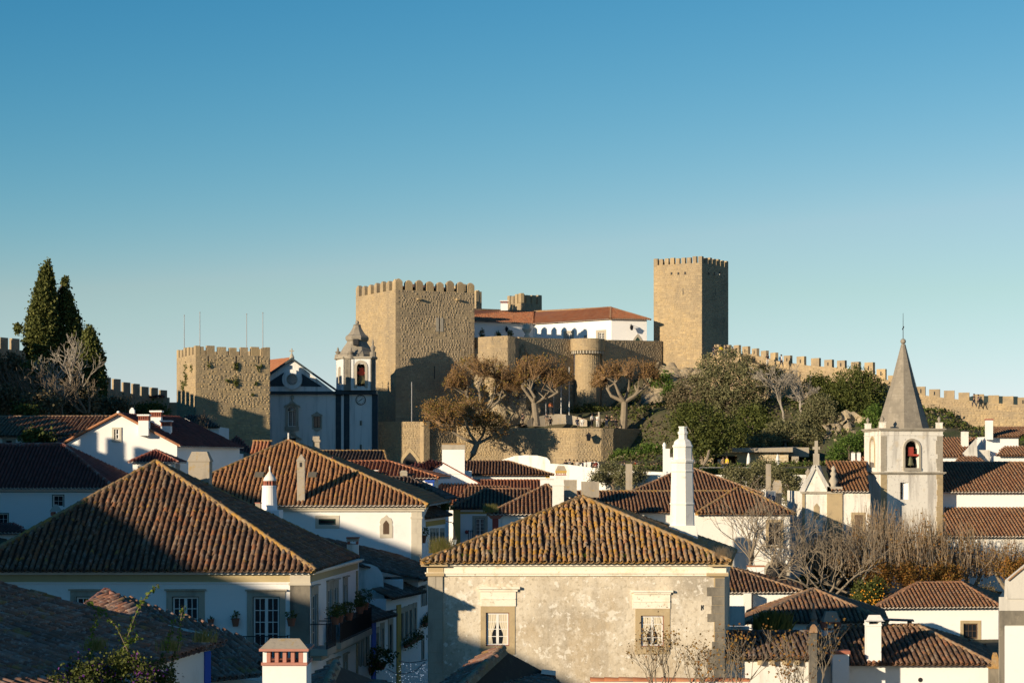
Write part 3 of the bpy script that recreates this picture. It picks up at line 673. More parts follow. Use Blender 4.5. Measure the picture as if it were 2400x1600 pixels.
# ------------------------------------------------------------------ castle
def rim_merlons(th, pts, zt, per, w, h, t=.55, pointed=0, mat=None, parent=None):
    """merlons along the closed plan polygon pts, per[i] on each side"""
    mat = mat or STONE; k = len(pts)
    for i in range(k):
        a, b = V((*pts[i], 0)), V((*pts[(i+1) % k], 0)); u = (b-a); L = u.length; u.normalize(); nin = V((-u.y, u.x, 0)); n = per[i]
        if n == 0: continue
        for j in range(n):
            ww = w*rnd.uniform(.92, 1.08); s = (L-ww)*(j/(n-1)) if n > 1 else (L-ww)/2
            if j in (0, n-1) and i % 2 == 1: continue_corner = True
            hh = h*rnd.uniform(.88, 1.06); o = a+u*s+nin*(.012 if i % 2 else 0)
            m = MB()
            if pointed:
                R = [[o+u*x+nin*y+V((0, 0, zt+z)) for x, y in ((0, 0), (ww, 0), (ww, t), (0, t))] for z in (0, hh*.72)]
                for z, sh in ((hh*.88, .16), (hh, .40)):
                    R.append([o+u*(ww/2+(x-ww/2)*(1-2*sh))+nin*(t/2+(y-t/2)*(1-sh))+V((0, 0, zt+z)) for x, y in ((0, 0), (ww, 0), (ww, t), (0, t))])
                m.loft(R)
            else: m.obox(o+V((0, 0, zt)), u*ww, nin*t, V((0, 0, hh)))
            th.part('merlon', m, mat, parent)
def castle_tower(name, label, pts, zt, zb, per, mw, mh, pointed=0, course=.30, wr=(.35,.8), dark=(False, False), slits=(), quoin=.8, group=None, parts=True, rim=.55, faces=2):
    """pts: plan corners L, N (near), R, back. Faces L-N and N-R are seen"""
    th = Thing(name, label, 'tower', (*pts[1], zb), group); mb = MB()
    m = [V((p[0], p[1], 0)) for p in pts]
    mb.loft([[p+V((0, 0, zb)) for p in m], [p+V((0, 0, zt)) for p in m]])
    core = th.part('wall', mb, MORT)
    for k, (a, b) in enumerate(((0, 1), (1, 2))[:faces]):
        f = Fac(pts[a], pts[b]); hol = [(f.sz(px, (y0+y1)/2)[0], f.sz(px, y1)[1], f.sz(px, y0)[1]) for kk, px, y0, y1 in slits if kk == k]
        skip = (lambda x, z, hh=hol: any(abs(x-s) < .22 and a0-.1 < z < b0+.1 for s, a0, b0 in hh))
        masonry(th, core, f, 0, f.L, zb, zt, STONE_SHADE if dark[k] else STONE, course, wr, skip=skip, quoin=quoin, parts=parts, limit=290 if k == 0 else 290)  # faces marked dark take the stone copy coloured for shade
        for s, a0, b0 in hol: th.part('arrow_slit', f.box(MB(), s-.07, a0, s+.07, b0, .012), IRON_HOLE)  # slit is a raised black slab, its inner shade painted
    rim_merlons(th, pts, zt, per, mw, mh, rim, pointed, STONE)
    return th
def plan(*pY): return [(( px-1200)/F*Y, Y) for px, Y in pY]
def quad4(L, N, R): return [L, N, R, (L[0]+R[0]-N[0], L[1]+R[1]-N[1])]

T1 = quad4(*plan((834, 283), (927, 271.3), (1112, 276.7)))
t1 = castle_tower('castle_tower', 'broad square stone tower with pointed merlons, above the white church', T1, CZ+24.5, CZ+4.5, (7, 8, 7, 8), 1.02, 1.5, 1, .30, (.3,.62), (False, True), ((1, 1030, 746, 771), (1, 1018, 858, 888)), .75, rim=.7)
f = Fac(T1[1], T1[2])
for px, py in ((980, 701), (1071, 702)): s, z = f.sz(px, py); t1.part('gargoyle', f.box(MB(), s-.22, z-.12, s+.22, z+.12, .55), STONE)
s, z = f.sz(1030, 760); t1.part('slit_surround', f.box(MB(), s-.55, z-1.0, s-.1, z+.9, .06), TRIM); t1.part('slit_surround', f.box(MB(), s+.1, z-1.0, s+.55, z+.9, .06), TRIM)
rv = [V((*p, CZ+25.0)) for p in T1]; ce = sum(rv, V())/4
t1.part('roof', MB().loft([[ce+(p-ce)*.86 for p in rv], [ce+(p-ce)*.05+V((0, 0, 1.0)) for p in rv]]), T_brown)

T2 = quad4(*plan((414, 253.5), (458.6, 244.5), (633, 248.5)))
t2 = castle_tower('castle_tower', 'lower square stone tower with four bare flagpoles, left of the church', T2, CZ+14.15, CZ+1.0, (6, 7, 6, 7), .98, 1.05, 0, .27, (.3,.75), (False, False), ((1, 488, 834, 852), (1, 553.5, 834, 851), (1, 606.5, 834, 852)), .7)
f = Fac(T2[1], T2[2]); f2 = Fac(T2[0], T2[1])
mp = []
for (ff, px, py, sx, sy, k) in ((f, 554, 858, 5, 8, 60), (f, 552, 895, 6, 12, 60), (f, 606, 860, 6, 6, 40), (f, 535, 892, 6, 3, 30), (f, 600, 898, 4, 4, 25), (f, 592, 925, 4, 3, 20), (f, 489, 856, 3, 6, 25), (f2, 437, 880, 3, 22, 80), (f2, 430, 905, 4, 10, 50), (f2, 450, 862, 2, 8, 20)):
    for _ in range(k):
        s, z = ff.sz(rnd.gauss(px, sx*.6), rnd.gauss(py, sy*.6)); mp.append(tuple(ff.pt(s, z, .08+rnd.random()*.12)))
v, fc = leaves(np.array(mp), .22); t2.np_part('wall_moss', v, fc, L_dark, kind='stuff')
for i, (px, y0, Yp) in enumerate(((431.8, 739, 251.5), (468.5, 732, 248), (578, 736, 249.5), (616, 733, 250))):
    b = P(px, 834, Yp); t = P(px, y0, Yp)
    single('flagpole', MB().tube([b, t], [.06, .04], 6).ball(t, .08, 6, 4), METAL, ['first bare flagpole from the left on the tower left of the church', 'second flagpole from the left on the tower left of the church', 'third flagpole from the left on the tower left of the church', 'rightmost flagpole on the tower left of the church'][i], 'flagpole', 'flagpoles on the lower tower')

TK = quad4(*plan((1532, 294), (1645, 290), (1707, 297)))
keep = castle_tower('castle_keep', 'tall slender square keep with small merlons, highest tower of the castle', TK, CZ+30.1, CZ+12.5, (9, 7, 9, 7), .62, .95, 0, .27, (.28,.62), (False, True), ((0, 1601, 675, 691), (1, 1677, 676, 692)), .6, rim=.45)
fk = Fac(TK[0], TK[1]); fr_ = Fac(TK[1], TK[2])
for ff, px, py in ((fk, 1574, 641), (fk, 1590, 641), (fk, 1606, 640), (fr_, 1661, 641), (fr_, 1674, 641), (fr_, 1687, 640)):
    s, z = ff.sz(px, py); keep.part('putlog_hole', ff.box(MB(), s-.13, z-.18, s+.13, z+.18, .075), IRON_HOLE)
s, z = fr_.sz(1675, 643); a = fr_.pt(s, z, 0); keep.part('water_spout', MB().tube([a, a+fr_.n*.9+V((0, 0, -.06))], .10, 6), TRIML)

# towers behind the palace
TB = quad4(*plan((1189, 330), (1221, 325), (1270, 329)))
castle_tower('castle_tower', 'small far square tower with merlons rising behind the palace roof', TB, CZ+27.2, CZ+14, (4, 4, 4, 4), 1.0, 1.5, 0, .34, (.4,.9), (False, True), (), .6, parts=False)
fb = Fac(TB[1], TB[2])
TC = quad4(*plan((1096, 322), (1116, 320), (1129, 323)))
castle_tower('castle_turret', 'slim turret of stone peeping out right of the pointed merlons', TC, CZ+27.0, CZ+14, (2, 1, 2, 2), .8, 1.9, 0, .34, (.4,.9), (False, False), (), .5, parts=False)

# curtain wall of the inner castle
def curtain(th, pts, zt, zb, mat=STONE, t=1.2, course=.28, wr=(.3,.7), limit=150, parts=True, stones=True, name='wall'):
    """wall along a plan polyline seen from outside, left to right; zt may be a list"""
    for i in range(len(pts)-1):
        f = Fac(pts[i], pts[i+1]); a, b = f.A.copy(), f.A+f.u*f.L; z0 = zt[i] if isinstance(zt, list) else zt; z1 = zt[i+1] if isinstance(zt, list) else zt
        m = MB(); A, B = V((a.x, a.y, 0)), V((b.x, b.y, 0)); k = -f.n*t
        m.loft([[A+V((0,0,zb)), B+V((0,0,zb)), B+k+V((0,0,zb)), A+k+V((0,0,zb))], [A+V((0,0,z0)), B+V((0,0,z1)), B+k+V((0,0,z1)), A+k+V((0,0,z0))]])
        w = th.part(name, m, MORT)
        if stones: masonry(th, w, f, 0, f.L, zb, max(z0, z1), mat, course, wr, top=(lambda x, z0=z0, z1=z1, L=f.L: z0+(z1-z0)*x/L+.02), parts=parts, limit=limit)
def arcpts(cx, cy, r, a0, a1, n): return [(cx+r*math.cos(math.radians(a0+(a1-a0)*i/n)), cy+r*math.sin(math.radians(a0+(a1-a0)*i/n))) for i in range(n+1)]
cw = Thing('curtain_wall', 'inner castle wall with rounded bastion below the white palace', 'wall', P(1300, 960, 281))
px_ = plan((1098, 278.5), (1150, 275.5), (1190, 275.2), (1208, 276), (1217, 278))
curtain(cw, px_, [CZ+18.4, CZ+18.4, CZ+18.5, CZ+18.4, CZ+18.3], CZ+11.5, STONE, limit=60)
curtain(cw, plan((1217, 278), (1345, 284.5)), [CZ+18.5, CZ+18.6], CZ+6.5, STONE_SHADE, limit=120)
curtain(cw, plan((1410, 285.5), (1552, 293)), [CZ+18.6, CZ+18.9], CZ+7.0, STONE_SHADE, limit=120)
rt = Thing('round_turret', 'round stone turret with corbelled parapet between the two clipped plane trees', 'tower', P(1377, 960, 284))
cx, cy = (1377-1200)/F*284.5, 284.5; r1 = 30*284/F; r2 = 40.5*284/F
core = rt.part('wall', MB().lathe((cx, cy, CZ+6), [(r1*1.03, 0), (r1, 11.5)], 28), MORT)
def round_masonry(th, core, cx, cy, r, z0, z1, a0, a1, mat, course=.27, n=16, limit=150):
    pts = arcpts(cx, cy, r, a0, a1, n); k = limit//n
    for i in range(n): masonry(th, core, Fac(pts[i], pts[i+1]), 0, Fac(pts[i], pts[i+1]).L, z0, z1, mat, course, (.28, .6), limit=k)
round_masonry(rt, core, cx, cy, r1+.0, CZ+6.5, CZ+16.9, 185, 355, STONE)
par = rt.part('parapet', MB().lathe((cx, cy, CZ+16.9), [(r2, 0), (r2, 1.7), (r2-.5, 1.7), (r2-.5, .2)], 32), MORT)
round_masonry(rt, par, cx, cy, r2, CZ+16.9, CZ+18.6, 180, 360, STONE, .24, 18)
for i in range(16):
    a = math.radians(188+i*10.9); c_ = V((cx+math.cos(a)*(r1-.05), cy+math.sin(a)*(r1-.05), CZ+16.45)); u = V((-math.sin(a), math.cos(a), 0)); w = V((math.cos(a), math.sin(a), 0))
    rt.part('corbel', MB().obox(c_-u*.12, u*.24, w*(r2-r1-.05), V((0, 0, .45))), TRIM)

# palace with hipped tile roof
pal = Thing('palace', 'long white castle palace with orange brown hip roof and green windows', 'palace', P(1300, 800, 295))
pV, pL, pR, pE = [V((*a, 0)) for a in plan((1251, 300), (1112, 294.5), (1433, 290), (1516, 291.4))]
ze = CZ+21.9; zb = CZ+14.5
fl, fw, fe = Fac(pL, pV), Fac(pV, pR), Fac(pR, pE)
m = MB(); holes = []
w1, w2, w3 = [fw.rect(r) for r in ((1326, 780.5, 1341, 800), (1368, 786, 1375, 800), (1402, 779, 1416, 800))]
fl.wall(m, zb, ze); fw.wall(m, zb, ze, [w1, w2, w3]); fe.wall(m, zb, ze)
pb = pE+V((-14, 16, 0)); m.poly(pE+V((0,0,zb)), pb+V((0,0,zb)), pb+V((0,0,ze)), pE+V((0,0,ze)))
pal.part('wall', m, WHITE)
for w, o, nm in ((w1, fw.rect((1321, 775, 1345, 800)), 'a'), (w2, None, 'b'), (w3, fw.rect((1397, 773, 1421, 800)), 'c')): window(pal, fw, w, o, 4, 3, .2, TRIM, WOODW, GREEN)
a = fe.rect((1489, 786, 1500, 800)); 
am = MB(); cxs = (a[0]+a[2])/2; hw = (a[2]-a[0])/2
def arch_pts(f, c, hw, z0, zs, off, pointed=False, n=8):
    pts = [f.pt(c-hw, z0, off)]
    for i in range(n+1):
        t = math.pi*(1-i/n); x = math.cos(t); zz = math.sin(t)*(1.5 if pointed else 1)
        if pointed: zz = (1-abs(x))**.75*1.35
        pts.append(f.pt(c+hw*x, zs+hw*zz, off))
    return pts+[f.pt(c+hw, z0, off)]
def arch_part(th, f, c, hw, z0, zs, d, mat, name, parent=None, pointed=False, back=.02):
    o = arch_pts(f, c, hw, z0, zs, d, pointed); b = arch_pts(f, c, hw, z0, zs, -back, pointed); return th.part(name, MB().loft([b, o]), mat, parent)
def arch_ring(th, f, c, h0, h1, z0, zs, d, mat, name, parent=None, pointed=False, n=8, back=.02):
    i0, i1 = arch_pts(f, c, h0, z0, zs, d, pointed, n), arch_pts(f, c, h1, z0, zs, d, pointed, n)
    j0, j1 = arch_pts(f, c, h0, z0, zs, -back, pointed, n), arch_pts(f, c, h1, z0, zs, -back, pointed, n)
    m = MB()
    for k in range(len(i0)-1):
        m.poly(i0[k], i1[k], i1[k+1], i0[k+1]); m.poly(i1[k], j1[k], j1[k+1], i1[k+1]); m.poly(i0[k], i0[k+1], j0[k+1], j0[k])
    return th.part(name, m, mat, parent)
arch_ring(pal, fe, cxs, hw, hw+.35, a[1], a[3]-.7, .06, TRIM, 'door_surround', pointed=True); arch_part(pal, fe, cxs, hw, a[1], a[3]-.7, .015, GREEN, 'door', pointed=True)
up = V((0, 0, 1)); ov = .45; zt = CZ+24.0
rv = [hit(px, py, V((0, Yy, 0)), V((0, 1, 0))) for px, py, Yy in ((1112, 726, 299), (1253, 730, 307), (1432, 721, 297))]
e = [pL+fl.n*ov, pV+(fl.n+fw.n)*ov*.7, pR+fw.n*ov+fw.u*ov*.4, pE+fe.n*ov+fe.u*ov]
e = [V((p.x, p.y, ze+.02)) for p in e]
ve = [V((rv[0].x-3, rv[0].y-2, rv[0].z)), rv[1], rv[2]]
roof(pal, [[e[0]-fl.u*3, e[1], ve[1], ve[0]], [e[1], e[2], ve[2], ve[1]], [e[2], e[3], ve[2]]], [(ve[0], ve[1]), (ve[1], ve[2]), (ve[2], e[2]), (ve[2], e[3])], .34, .55, T_orange, DECKO, CAPB, parts=False, eavem=EAVEW)
def lantern(th_name, label, f, px, py, reach=.6, size=.5):
    s, z = f.sz(px, py); a = f.pt(s, z+size*.9, 0); b = f.pt(s, z+size*.9, reach); th = Thing(th_name, label, 'lantern', b)
    th.part('bracket', MB().tube([a, b], .025, 5).tube([a+V((0, 0, -size*.6)), b], .02, 5), IRON_HOLE)
    th.part('glass', MB().loft([[b+V((x*w, y*w, zz)) for x, y in ((-1,-1),(1,-1),(1,1),(-1,1))] for zz, w in ((-size*.95, size*.14), (-size*.35, size*.25))]), GLASS)
    m = MB().loft([[b+V((x*w, y*w, zz)) for x, y in ((-1,-1),(1,-1),(1,1),(-1,1))] for zz, w in ((-size*.35, size*.32), (-size*.1, size*.08), (size*.02, size*.03))])
    for x, y in ((-1,-1),(1,-1),(1,1),(-1,1)): m.tube([b+V((x*size*.14, y*size*.14, -size*.95)), b+V((x*size*.25, y*size*.25, -size*.35))], .018, 4)
    th.part('frame', m, IRON_HOLE); return th
lantern('wall_lantern', 'iron wall lantern on the shaded left wing of the castle palace', fl, 1180, 778, .9, .9)
lantern('wall_lantern', 'iron lantern hanging on the right end wall of the castle palace', fe, 1476, 774, .9, .9)
chimney(pal, P(1182, 728, 303), 1.1, 1.1, 1.5, WHITE, 'ventslab', WHITE)
u_ = P(1235, 789, 286); single('stone_statue', MB().lathe(u_, [(.4, -1), (.4, .2), (.2, .3), (.55, .8), (.75, 1.2), (.45, 1.3), (.55, 1.7), (.05, 1.85)], 10), TRIML, 'pale stone urn statue on the castle wall before the palace', 'statue', smooth=True)
for px, py, h in ((1129, 789, 1.2), (1168, 788, .8), (1196, 787, 1.0)):
    b = P(px, py, 284); v, fc = leaves(blob_points([((b.x, b.y, b.z+h*.3), (.35, .35, h*.6))], 260, .2, 10), .16)
    th = Thing('potted_shrub', {1129: 'slim dark shrub by the palace wall beside the pointed tower', 1168: 'small round shrub left on the castle parapet', 1196: 'dark spreading shrub right on the castle parapet by the bastion'}[px], 'shrub', b, 'shrubs on the castle parapet'); th.part('stem', MB().tube([b-V((0,0,1)), b+V((0,0,h*.4))], .05, 5), BARKD); th.np_part('crown', v, fc, L_dark)

# cliffs under the castle
def cliff(name, grid, Yf, mat, rough=.8, sub=3):
    """rows of (px,py) points from the top down; Yf(px,py) gives the depth"""
    R = []
    for r in grid:
        row = []
        for i in range(len(r)-1):
            for k in range(sub): t = k/sub; row.append((r[i][0]*(1-t)+r[i+1][0]*t, r[i][1]*(1-t)+r[i+1][1]*t))
        row.append(r[-1]); R.append(row)
    RR = []
    for j in range(len(R)-1):
        for k in range(sub): t = k/sub; RR.append([(a[0]*(1-t)+b[0]*t, a[1]*(1-t)+b[1]*t) for a, b in zip(R[j], R[j+1])])
    RR.append(R[-1]); vs = []
    for r in RR:
        for (px, py) in r:
            p = P(px, py, Yf(px, py)); vs.append((p.x+rnd.gauss(0, rough*.3), p.y+rnd.gauss(0, rough), p.z+rnd.gauss(0, rough*.35)))
    w = len(RR[0]); q = [(j*w+i, j*w+i+1, (j+1)*w+i+1, (j+1)*w+i) for j in range(len(RR)-1) for i in range(w-1)]
    return struct(name, mesh_np(name, np.array(vs), np.array(q), mat))
cliff('rock_outcrop', [[(1085, 795), (1130, 800), (1170, 802), (1215, 800), (1240, 830)], [(1080, 860), (1130, 860), (1180, 860), (1230, 860), (1262, 880)], [(1080, 930), (1130, 930), (1180, 925), (1235, 920), (1270, 930)], [(1080, 1000), (1120, 995), (1160, 1000), (1210, 992), (1262, 990)], [(1080, 1085), (1110, 1080), (1150, 1040), (1190, 1020), (1240, 1005)]], lambda px, py: 277.2-(py-800)*.016+abs(px-1160)*.022, ROCK, .55, 4)
cliff('rock_outcrop', [[(1530, 845), (1570, 855), (1610, 862), (1650, 858), (1690, 830)], [(1520, 890), (1565, 885), (1610, 890), (1650, 895), (1690, 890)], [(1500, 935), (1545, 930), (1590, 930), (1640, 935), (1690, 940)], [(1470, 985), (1530, 980), (1590, 985), (1640, 985), (1690, 990)], [(1470, 1010), (1530, 1010), (1590, 1010), (1640, 1020), (1690, 1020)]], lambda px, py: 290-(py-845)*.085, ROCK, .6, 4)
cliff('rock_outcrop', [[(1930, 985), (1960, 970), (1995, 965), (2040, 985)], [(1935, 1010), (1965, 1000), (2000, 1000), (2040, 1010)], [(1930, 1045), (1960, 1040), (2000, 1040), (2040, 1045)], [(1900, 1085), (1950, 1085), (2000, 1085), (2040, 1085)]], lambda px, py: 247-(py-970)*.05, ROCK, .5, 5)

# terrace with curved retaining wall, seat wall, flagpoles
ter = Thing('retaining_wall', 'long curved stone retaining wall under the plane tree terrace', 'wall', P(1300, 1085, 268))
tp = plan((884, 264.5), (987, 263.8), (993, 263.2), (1070, 266.8), (1180, 267.5), (1260, 265.5), (1350, 264), (1410, 264.2), (1438, 265.2), (1452, 267), (1500, 271), (1562, 277))
zs_ = [CZ+6.35, CZ+6.35, CZ+6.35, CZ+5.9, CZ+5.6, CZ+5.55, CZ+5.5, CZ+5.5, CZ+5.5, CZ+5.5, CZ+5.5, CZ+5.6]
curtain(ter, tp, zs_, CZ-.5, STONE, .9, .25, (.26,.6), limit=26, name='wall')
tpo = [V((p[0], p[1], 0)) for p in tp]
tm_ = MB(); 
for i in range(len(tp)-1): tm_.poly(V((*tp[i], zs_[i]-.25)), V((*tp[i+1], zs_[i+1]-.25)), V((tp[i+1][0]*1.09, tp[i+1][1]+22, zs_[i+1]-.2)), V((tp[i][0]*1.09, tp[i][1]+22, zs_[i]-.2)))
struct('terrace', mesh_of('terrace', tm_, (0, 0, 0), PATH))
gf = Fac(tp[0], tp[1]); s, z = gf.sz(961, 1092); hw = gf.sz(978, 1090)[0]-s
arch_ring(ter, gf, s, hw, hw+.45, CZ-.4, CZ+1.0, .10, TRIMY, 'arch_stones', pointed=True); arch_part(ter, gf, s, hw, CZ-.4, CZ+1.0, .06, IRON_HOLE, 'archway', pointed=True)
sw = MB(); c0 = V(P(1306, 996, 273.5)); R0 = []
for i in range(17):
    t = i/16; x = (t-.5)*2; px = 1306+70*x; yy = 273.5+1.6*(1-x*x); top = 970+14*x*x
    a = P(px, 999, yy); b = P(px, top, yy); R0.append([a, b, b+V((0, .35, 0)), a+V((0, .35, 0))])
sw.loft(R0); single('seat_wall', sw, CONC, 'curved concrete seat wall on the plane tree terrace', 'wall')
sw2 = MB().obox(P(1403, 1000, 274), P(1447, 1000, 275)-P(1403, 1000, 274), V((0, .4, 0)), V((0, 0, 1.15))); single('seat_wall', sw2, CONC, 'low straight concrete wall right of the curved seat wall', 'wall')
b = P(1404, 1000, 273); single('stone_bust', MB().lathe(b, [(.22, 0), (.2, 1.25), (.28, 1.3), (.12, 1.4), (.26, 1.65), (.12, 1.75), (.17, 1.95), (.02, 2.1)], 8), TRIM, 'dark bust on a pedestal on the terrace', 'statue', smooth=True)
for i, (px, y0, y1) in enumerate(((1279.5, 930, 968), (1298, 926, 968), (1315, 860, 969), (1334, 860, 968))):
    b = P(px, y1+6, 275+i*.3); t = P(px, y0, 275+i*.3)
    single('flagpole', MB().tube([b, t], [.07, .045], 6), WOODW if i > 1 else METAL, ['grey short pole, leftmost behind the curved seat wall', 'second grey short pole behind the curved seat wall', 'tall white flagpole left of the round turret', 'tall white flagpole touching the round turret'][i], 'flagpole', 'poles on the terrace')
single('iron_pole', MB().tube([P(965, 990, 264.5), P(965, 895, 264.5)], .06, 6), METAL, 'thin rusty pole before the shaded castle tower', 'pole')
lantern('wall_lantern', 'iron lantern on the curved retaining wall', Fac(tp[6], tp[7]), 1378, 1032, 1.0, 1.2)

# right town wall with walkway
RWp = [(1664, 826, 284), (1755, 829, 277), (1822, 846, 271), (1890, 856, 267), (1985, 863, 262.5), (2022, 867, 260.5), (2052, 879, 259), (2085, 893, 258), (2150, 924, 256.5), (2205, 931, 255.5), (2300, 941.5, 254), (2420, 951, 252)]
rw = Thing('town_wall', 'long sunlit town wall with square merlons descending to the right', 'wall', P(2100, 960, 257))
def rw_at(px):
    for a, b in zip(RWp, RWp[1:]):
        if a[0] <= px <= b[0]: t = (px-a[0])/(b[0]-a[0]); return a[1]+(b[1]-a[1])*t, a[2]+(b[2]-a[2])*t
    return RWp[-1][1:]
for a, b in zip(RWp, RWp[1:]):
    A, B = P(a[0], a[1], a[2]), P(b[0], b[1], b[2]); f = Fac((A.x, A.y), (B.x, B.y)); d = f.n*1.35
    wz = lambda p: V((p.x, p.y, p.z-.95)); m = MB(); lo = CZ+1.0
    m.loft([[V((p.x, p.y, lo)) for p in (A+d, B+d, B-f.n*.5, A-f.n*.5)], [wz(A)+d, wz(B)+d, wz(B)-f.n*.5, wz(A)-f.n*.5]])
    w = rw.part('wall', m, MORT); ff = Fac((A+d).xy, (B+d).xy)
    masonry(rw, w, ff, 0, ff.L, max(lo, CZ+3), max(A.z, B.z)-.95, STONE, .28, (.3, .75), top=lambda x, A=A, B=B, L=ff.L: A.z+(B.z-A.z)*x/L-.93, limit=26)
    m = MB().loft([[wz(A)+V((0,0,-.1)), wz(B)+V((0,0,-.1)), wz(B)-f.n*.5+V((0,0,-.1)), wz(A)-f.n*.5+V((0,0,-.1))], [A, B, B-f.n*.5, A-f.n*.5]])
    w = rw.part('parapet', m, MORT); masonry(rw, w, f, 0, f.L, min(A.z, B.z)-.9, max(A.z, B.z), STONE, .24, (.3, .6), top=lambda x, A=A, B=B, L=f.L: A.z+(B.z-A.z)*x/L+.02, limit=14)
for px0, px1, yt in ((1672,1686,808),(1694,1711,808),(1717,1733,809),(1737,1755,812),(1759,1776,816),(1780,1798,820),(1802,1820,827),(1835,1853,833),(1865,1886,836),(1900,1920,840),(1931,1950,843),(1961,1980,844),(1993,2013,847),(2025,2046,849),(2055,2074,863),(2082,2095,879),(2149,2167,904),(2179,2201,911),(2214,2235,915),(2248,2270,918),(2283,2304,922),(2318,2339,925),(2352,2373,928),(2387,2408,931)):
    y, Yp = rw_at((px0+px1)/2); c_ = P((px0+px1)/2, y, Yp); w = (px1-px0)*Yp/F; h = (y-yt)*Yp/F
    a = next(a for a, b in zip(RWp, RWp[1:]) if a[0] <= (px0+px1)/2 <= b[0]); b = RWp[RWp.index(a)+1]
    f = Fac(P(*a).xy, P(*b).xy); kx = 1/max(.3, abs(f.n.y)); w = min(w*1.15, 1.35)
    q0 = c_-f.u*w/2+V((0, 0, -.45))
    mo = rw.part('merlon', MB().obox(q0-f.n*.02, f.u*w, -f.n*.46*rnd.uniform(.9, 1.1), V((0, 0, (h+.45)*rnd.uniform(.93, 1.04)))), STONE)
    if int(px0) % 2: rw.part('loophole', f.box(MB(), (c_-f.A).dot(f.u)-.08, c_.z+h*.2, (c_-f.A).dot(f.u)+.08, c_.z+h*.65, .008, -.005), IRON_HOLE, mo)
# left town wall to the church; unseen near stretch added, its heights shaped for shade
lw = Thing('town_wall', 'shaded town wall with merlons along the hill on the left, unseen near stretch added for its shade', 'wall', (-60, 240, CZ+6))
LP = [(-52.2, -10, 6.2), (-52.2, 28, 6.5), (-52.2, 38, 8.3), (-52.2, 44.5, 8.2), (-52.2, 51, 9.1), (-52.2, 62, 9.8), (-52.2, 76, 10.4), (-52.2, 86, 10.0), (-52.2, 100, 8.2), (-52.2, 132, 8.0), (-52.2, 140, 7.3), (-52.2, 156, 7.2), (-52.2, 170, 9.0), (-52.2, 198, 12.5), (-67, 260, 15.8), (-64.5, 265.5, 15.8), (-57.6, 280.5, 11.6), (-53.8, 289, 10.7), (-51, 295.2, 10.1)]
for i, (a, b) in enumerate(zip(LP, LP[1:])):
    f = Fac(a, b); A, B = V((a[0], a[1], 0)), V((b[0], b[1], 0)); k = -f.n*1.0; lo = CZ-2
    m = MB().loft([[A+V((0,0,lo)), B+V((0,0,lo)), B+k+V((0,0,lo)), A+k+V((0,0,lo))], [A+V((0,0,CZ+a[2])), B+V((0,0,CZ+b[2])), B+k+V((0,0,CZ+b[2])), A+k+V((0,0,CZ+a[2]))]])
    w = lw.part('wall', m, STONE_SHADE)
    if i >= 14: masonry(lw, w, f, 0, f.L, CZ+5, CZ+max(a[2], b[2]), STONE_SHADE, .28, (.35, .8), top=lambda x, a=a, b=b, L=f.L: CZ+a[2]+(b[2]-a[2])*x/L, limit=40)
    pitch, wd, hh = (2.05, 1.0, 1.4) if i < 13 else (2.36, 1.55, 1.55); s = .3 if i > 7 else 1e3
    while s+wd < f.L+.3:
        if i != 11 or True:
            z = CZ+a[2]+(b[2]-a[2])*(s+wd/2)/f.L; mo = lw.part('merlon', MB().obox(f.pt(s, z-.4, .02), f.u*wd, -f.n*.45, V((0, 0, hh*rnd.uniform(.92, 1.05)+.4))), STONE_SHADE)
        s += pitch
rr = roof(Thing('gatehouse', 'small red roofed lookout on the far left town wall', 'building', P(360, 935, 292)), [[P(336, 930, 291), P(386, 929, 291), P(384, 925, 293), P(339, 926, 293)]], (), .3, .4, T_red, DECKR, parts=False)
single('town_wall', MB().obox(P(335, 1000, 291.5), P(395, 1000, 291.5)-P(335, 1000, 291.5), V((0, 1, 0)), V((0, 0, 4.3))).obox(P(396, 1000, 292.5), P(425, 1000, 291.5)-P(396, 1000, 291.5), V((0, 1, 0)), V((0, 0, 3.6))), STONE_SHADE, 'low shaded wall stretch joining the left tower', 'wall')
# ------------------------------------------------------------------ nearest houses
def X_(px, Y): return (px-1200)/F*Y
def Zp(py, Y): return CZ+(HZ-py)/F*Y
def cornice(th, f, zt, steps, mat, name='cornice', s0=None, s1=None, parent=None):
    """stacked mouldings: (height below zt top, bottom, projection)"""
    for (a, b, d) in steps: th.part(name, f.box(MB(), (s0 if s0 is not None else -d), zt-b, (s1 if s1 is not None else f.L+d), zt-a, d), mat, parent)
def pyramid_roof(th, FL, FR, BR, BL, apex, **k):
    return roof(th, [[FL, FR, apex], [FR, BR, apex], [BR, BL, apex], [BL, FL, apex]], [(apex, FL), (apex, FR), (apex, BR), (apex, BL)], **k)
def hip2(th, FL, FR, BR, BL, R0, R1, **k):
    """ridge R0-R1 parallel to the front"""
    return roof(th, [[FL, FR, R1, R0], [FR, BR, R1], [BR, BL, R0, R1], [BL, FL, R0]], [(R0, R1), (R0, FL), (R1, FR), (R1, BR), (R0, BL)], **k)
def tuft(name, label, at, n, h, sp, mat, group=None, cat='plant', w=.012):
    th = Thing(name, label, cat, at, group); vs, fs = [], []
    for i in range(n):
        a = rnd.uniform(0, 6.28); r = rnd.uniform(0, sp); b = V(at)+V((math.cos(a)*r, math.sin(a)*r*.5, 0)); hh = h*rnd.uniform(.5, 1.1)
        t = b+V((rnd.gauss(0, .28)*hh, rnd.gauss(0, .2)*hh, hh)); m_ = b.lerp(t, .55)+V((0, 0, hh*.12)); k = len(vs); ww = V((w, w*.5, 0))
        vs += [tuple(b-ww), tuple(b+ww), tuple(m_+ww*.8), tuple(m_-ww*.8), tuple(t+ww*.2), tuple(t-ww*.2)]; fs += [(k, k+1, k+2, k+3), (k+3, k+2, k+4, k+5)]
    th.np_part('blades', np.array(vs), np.array(fs), mat, kind='stuff'); return th

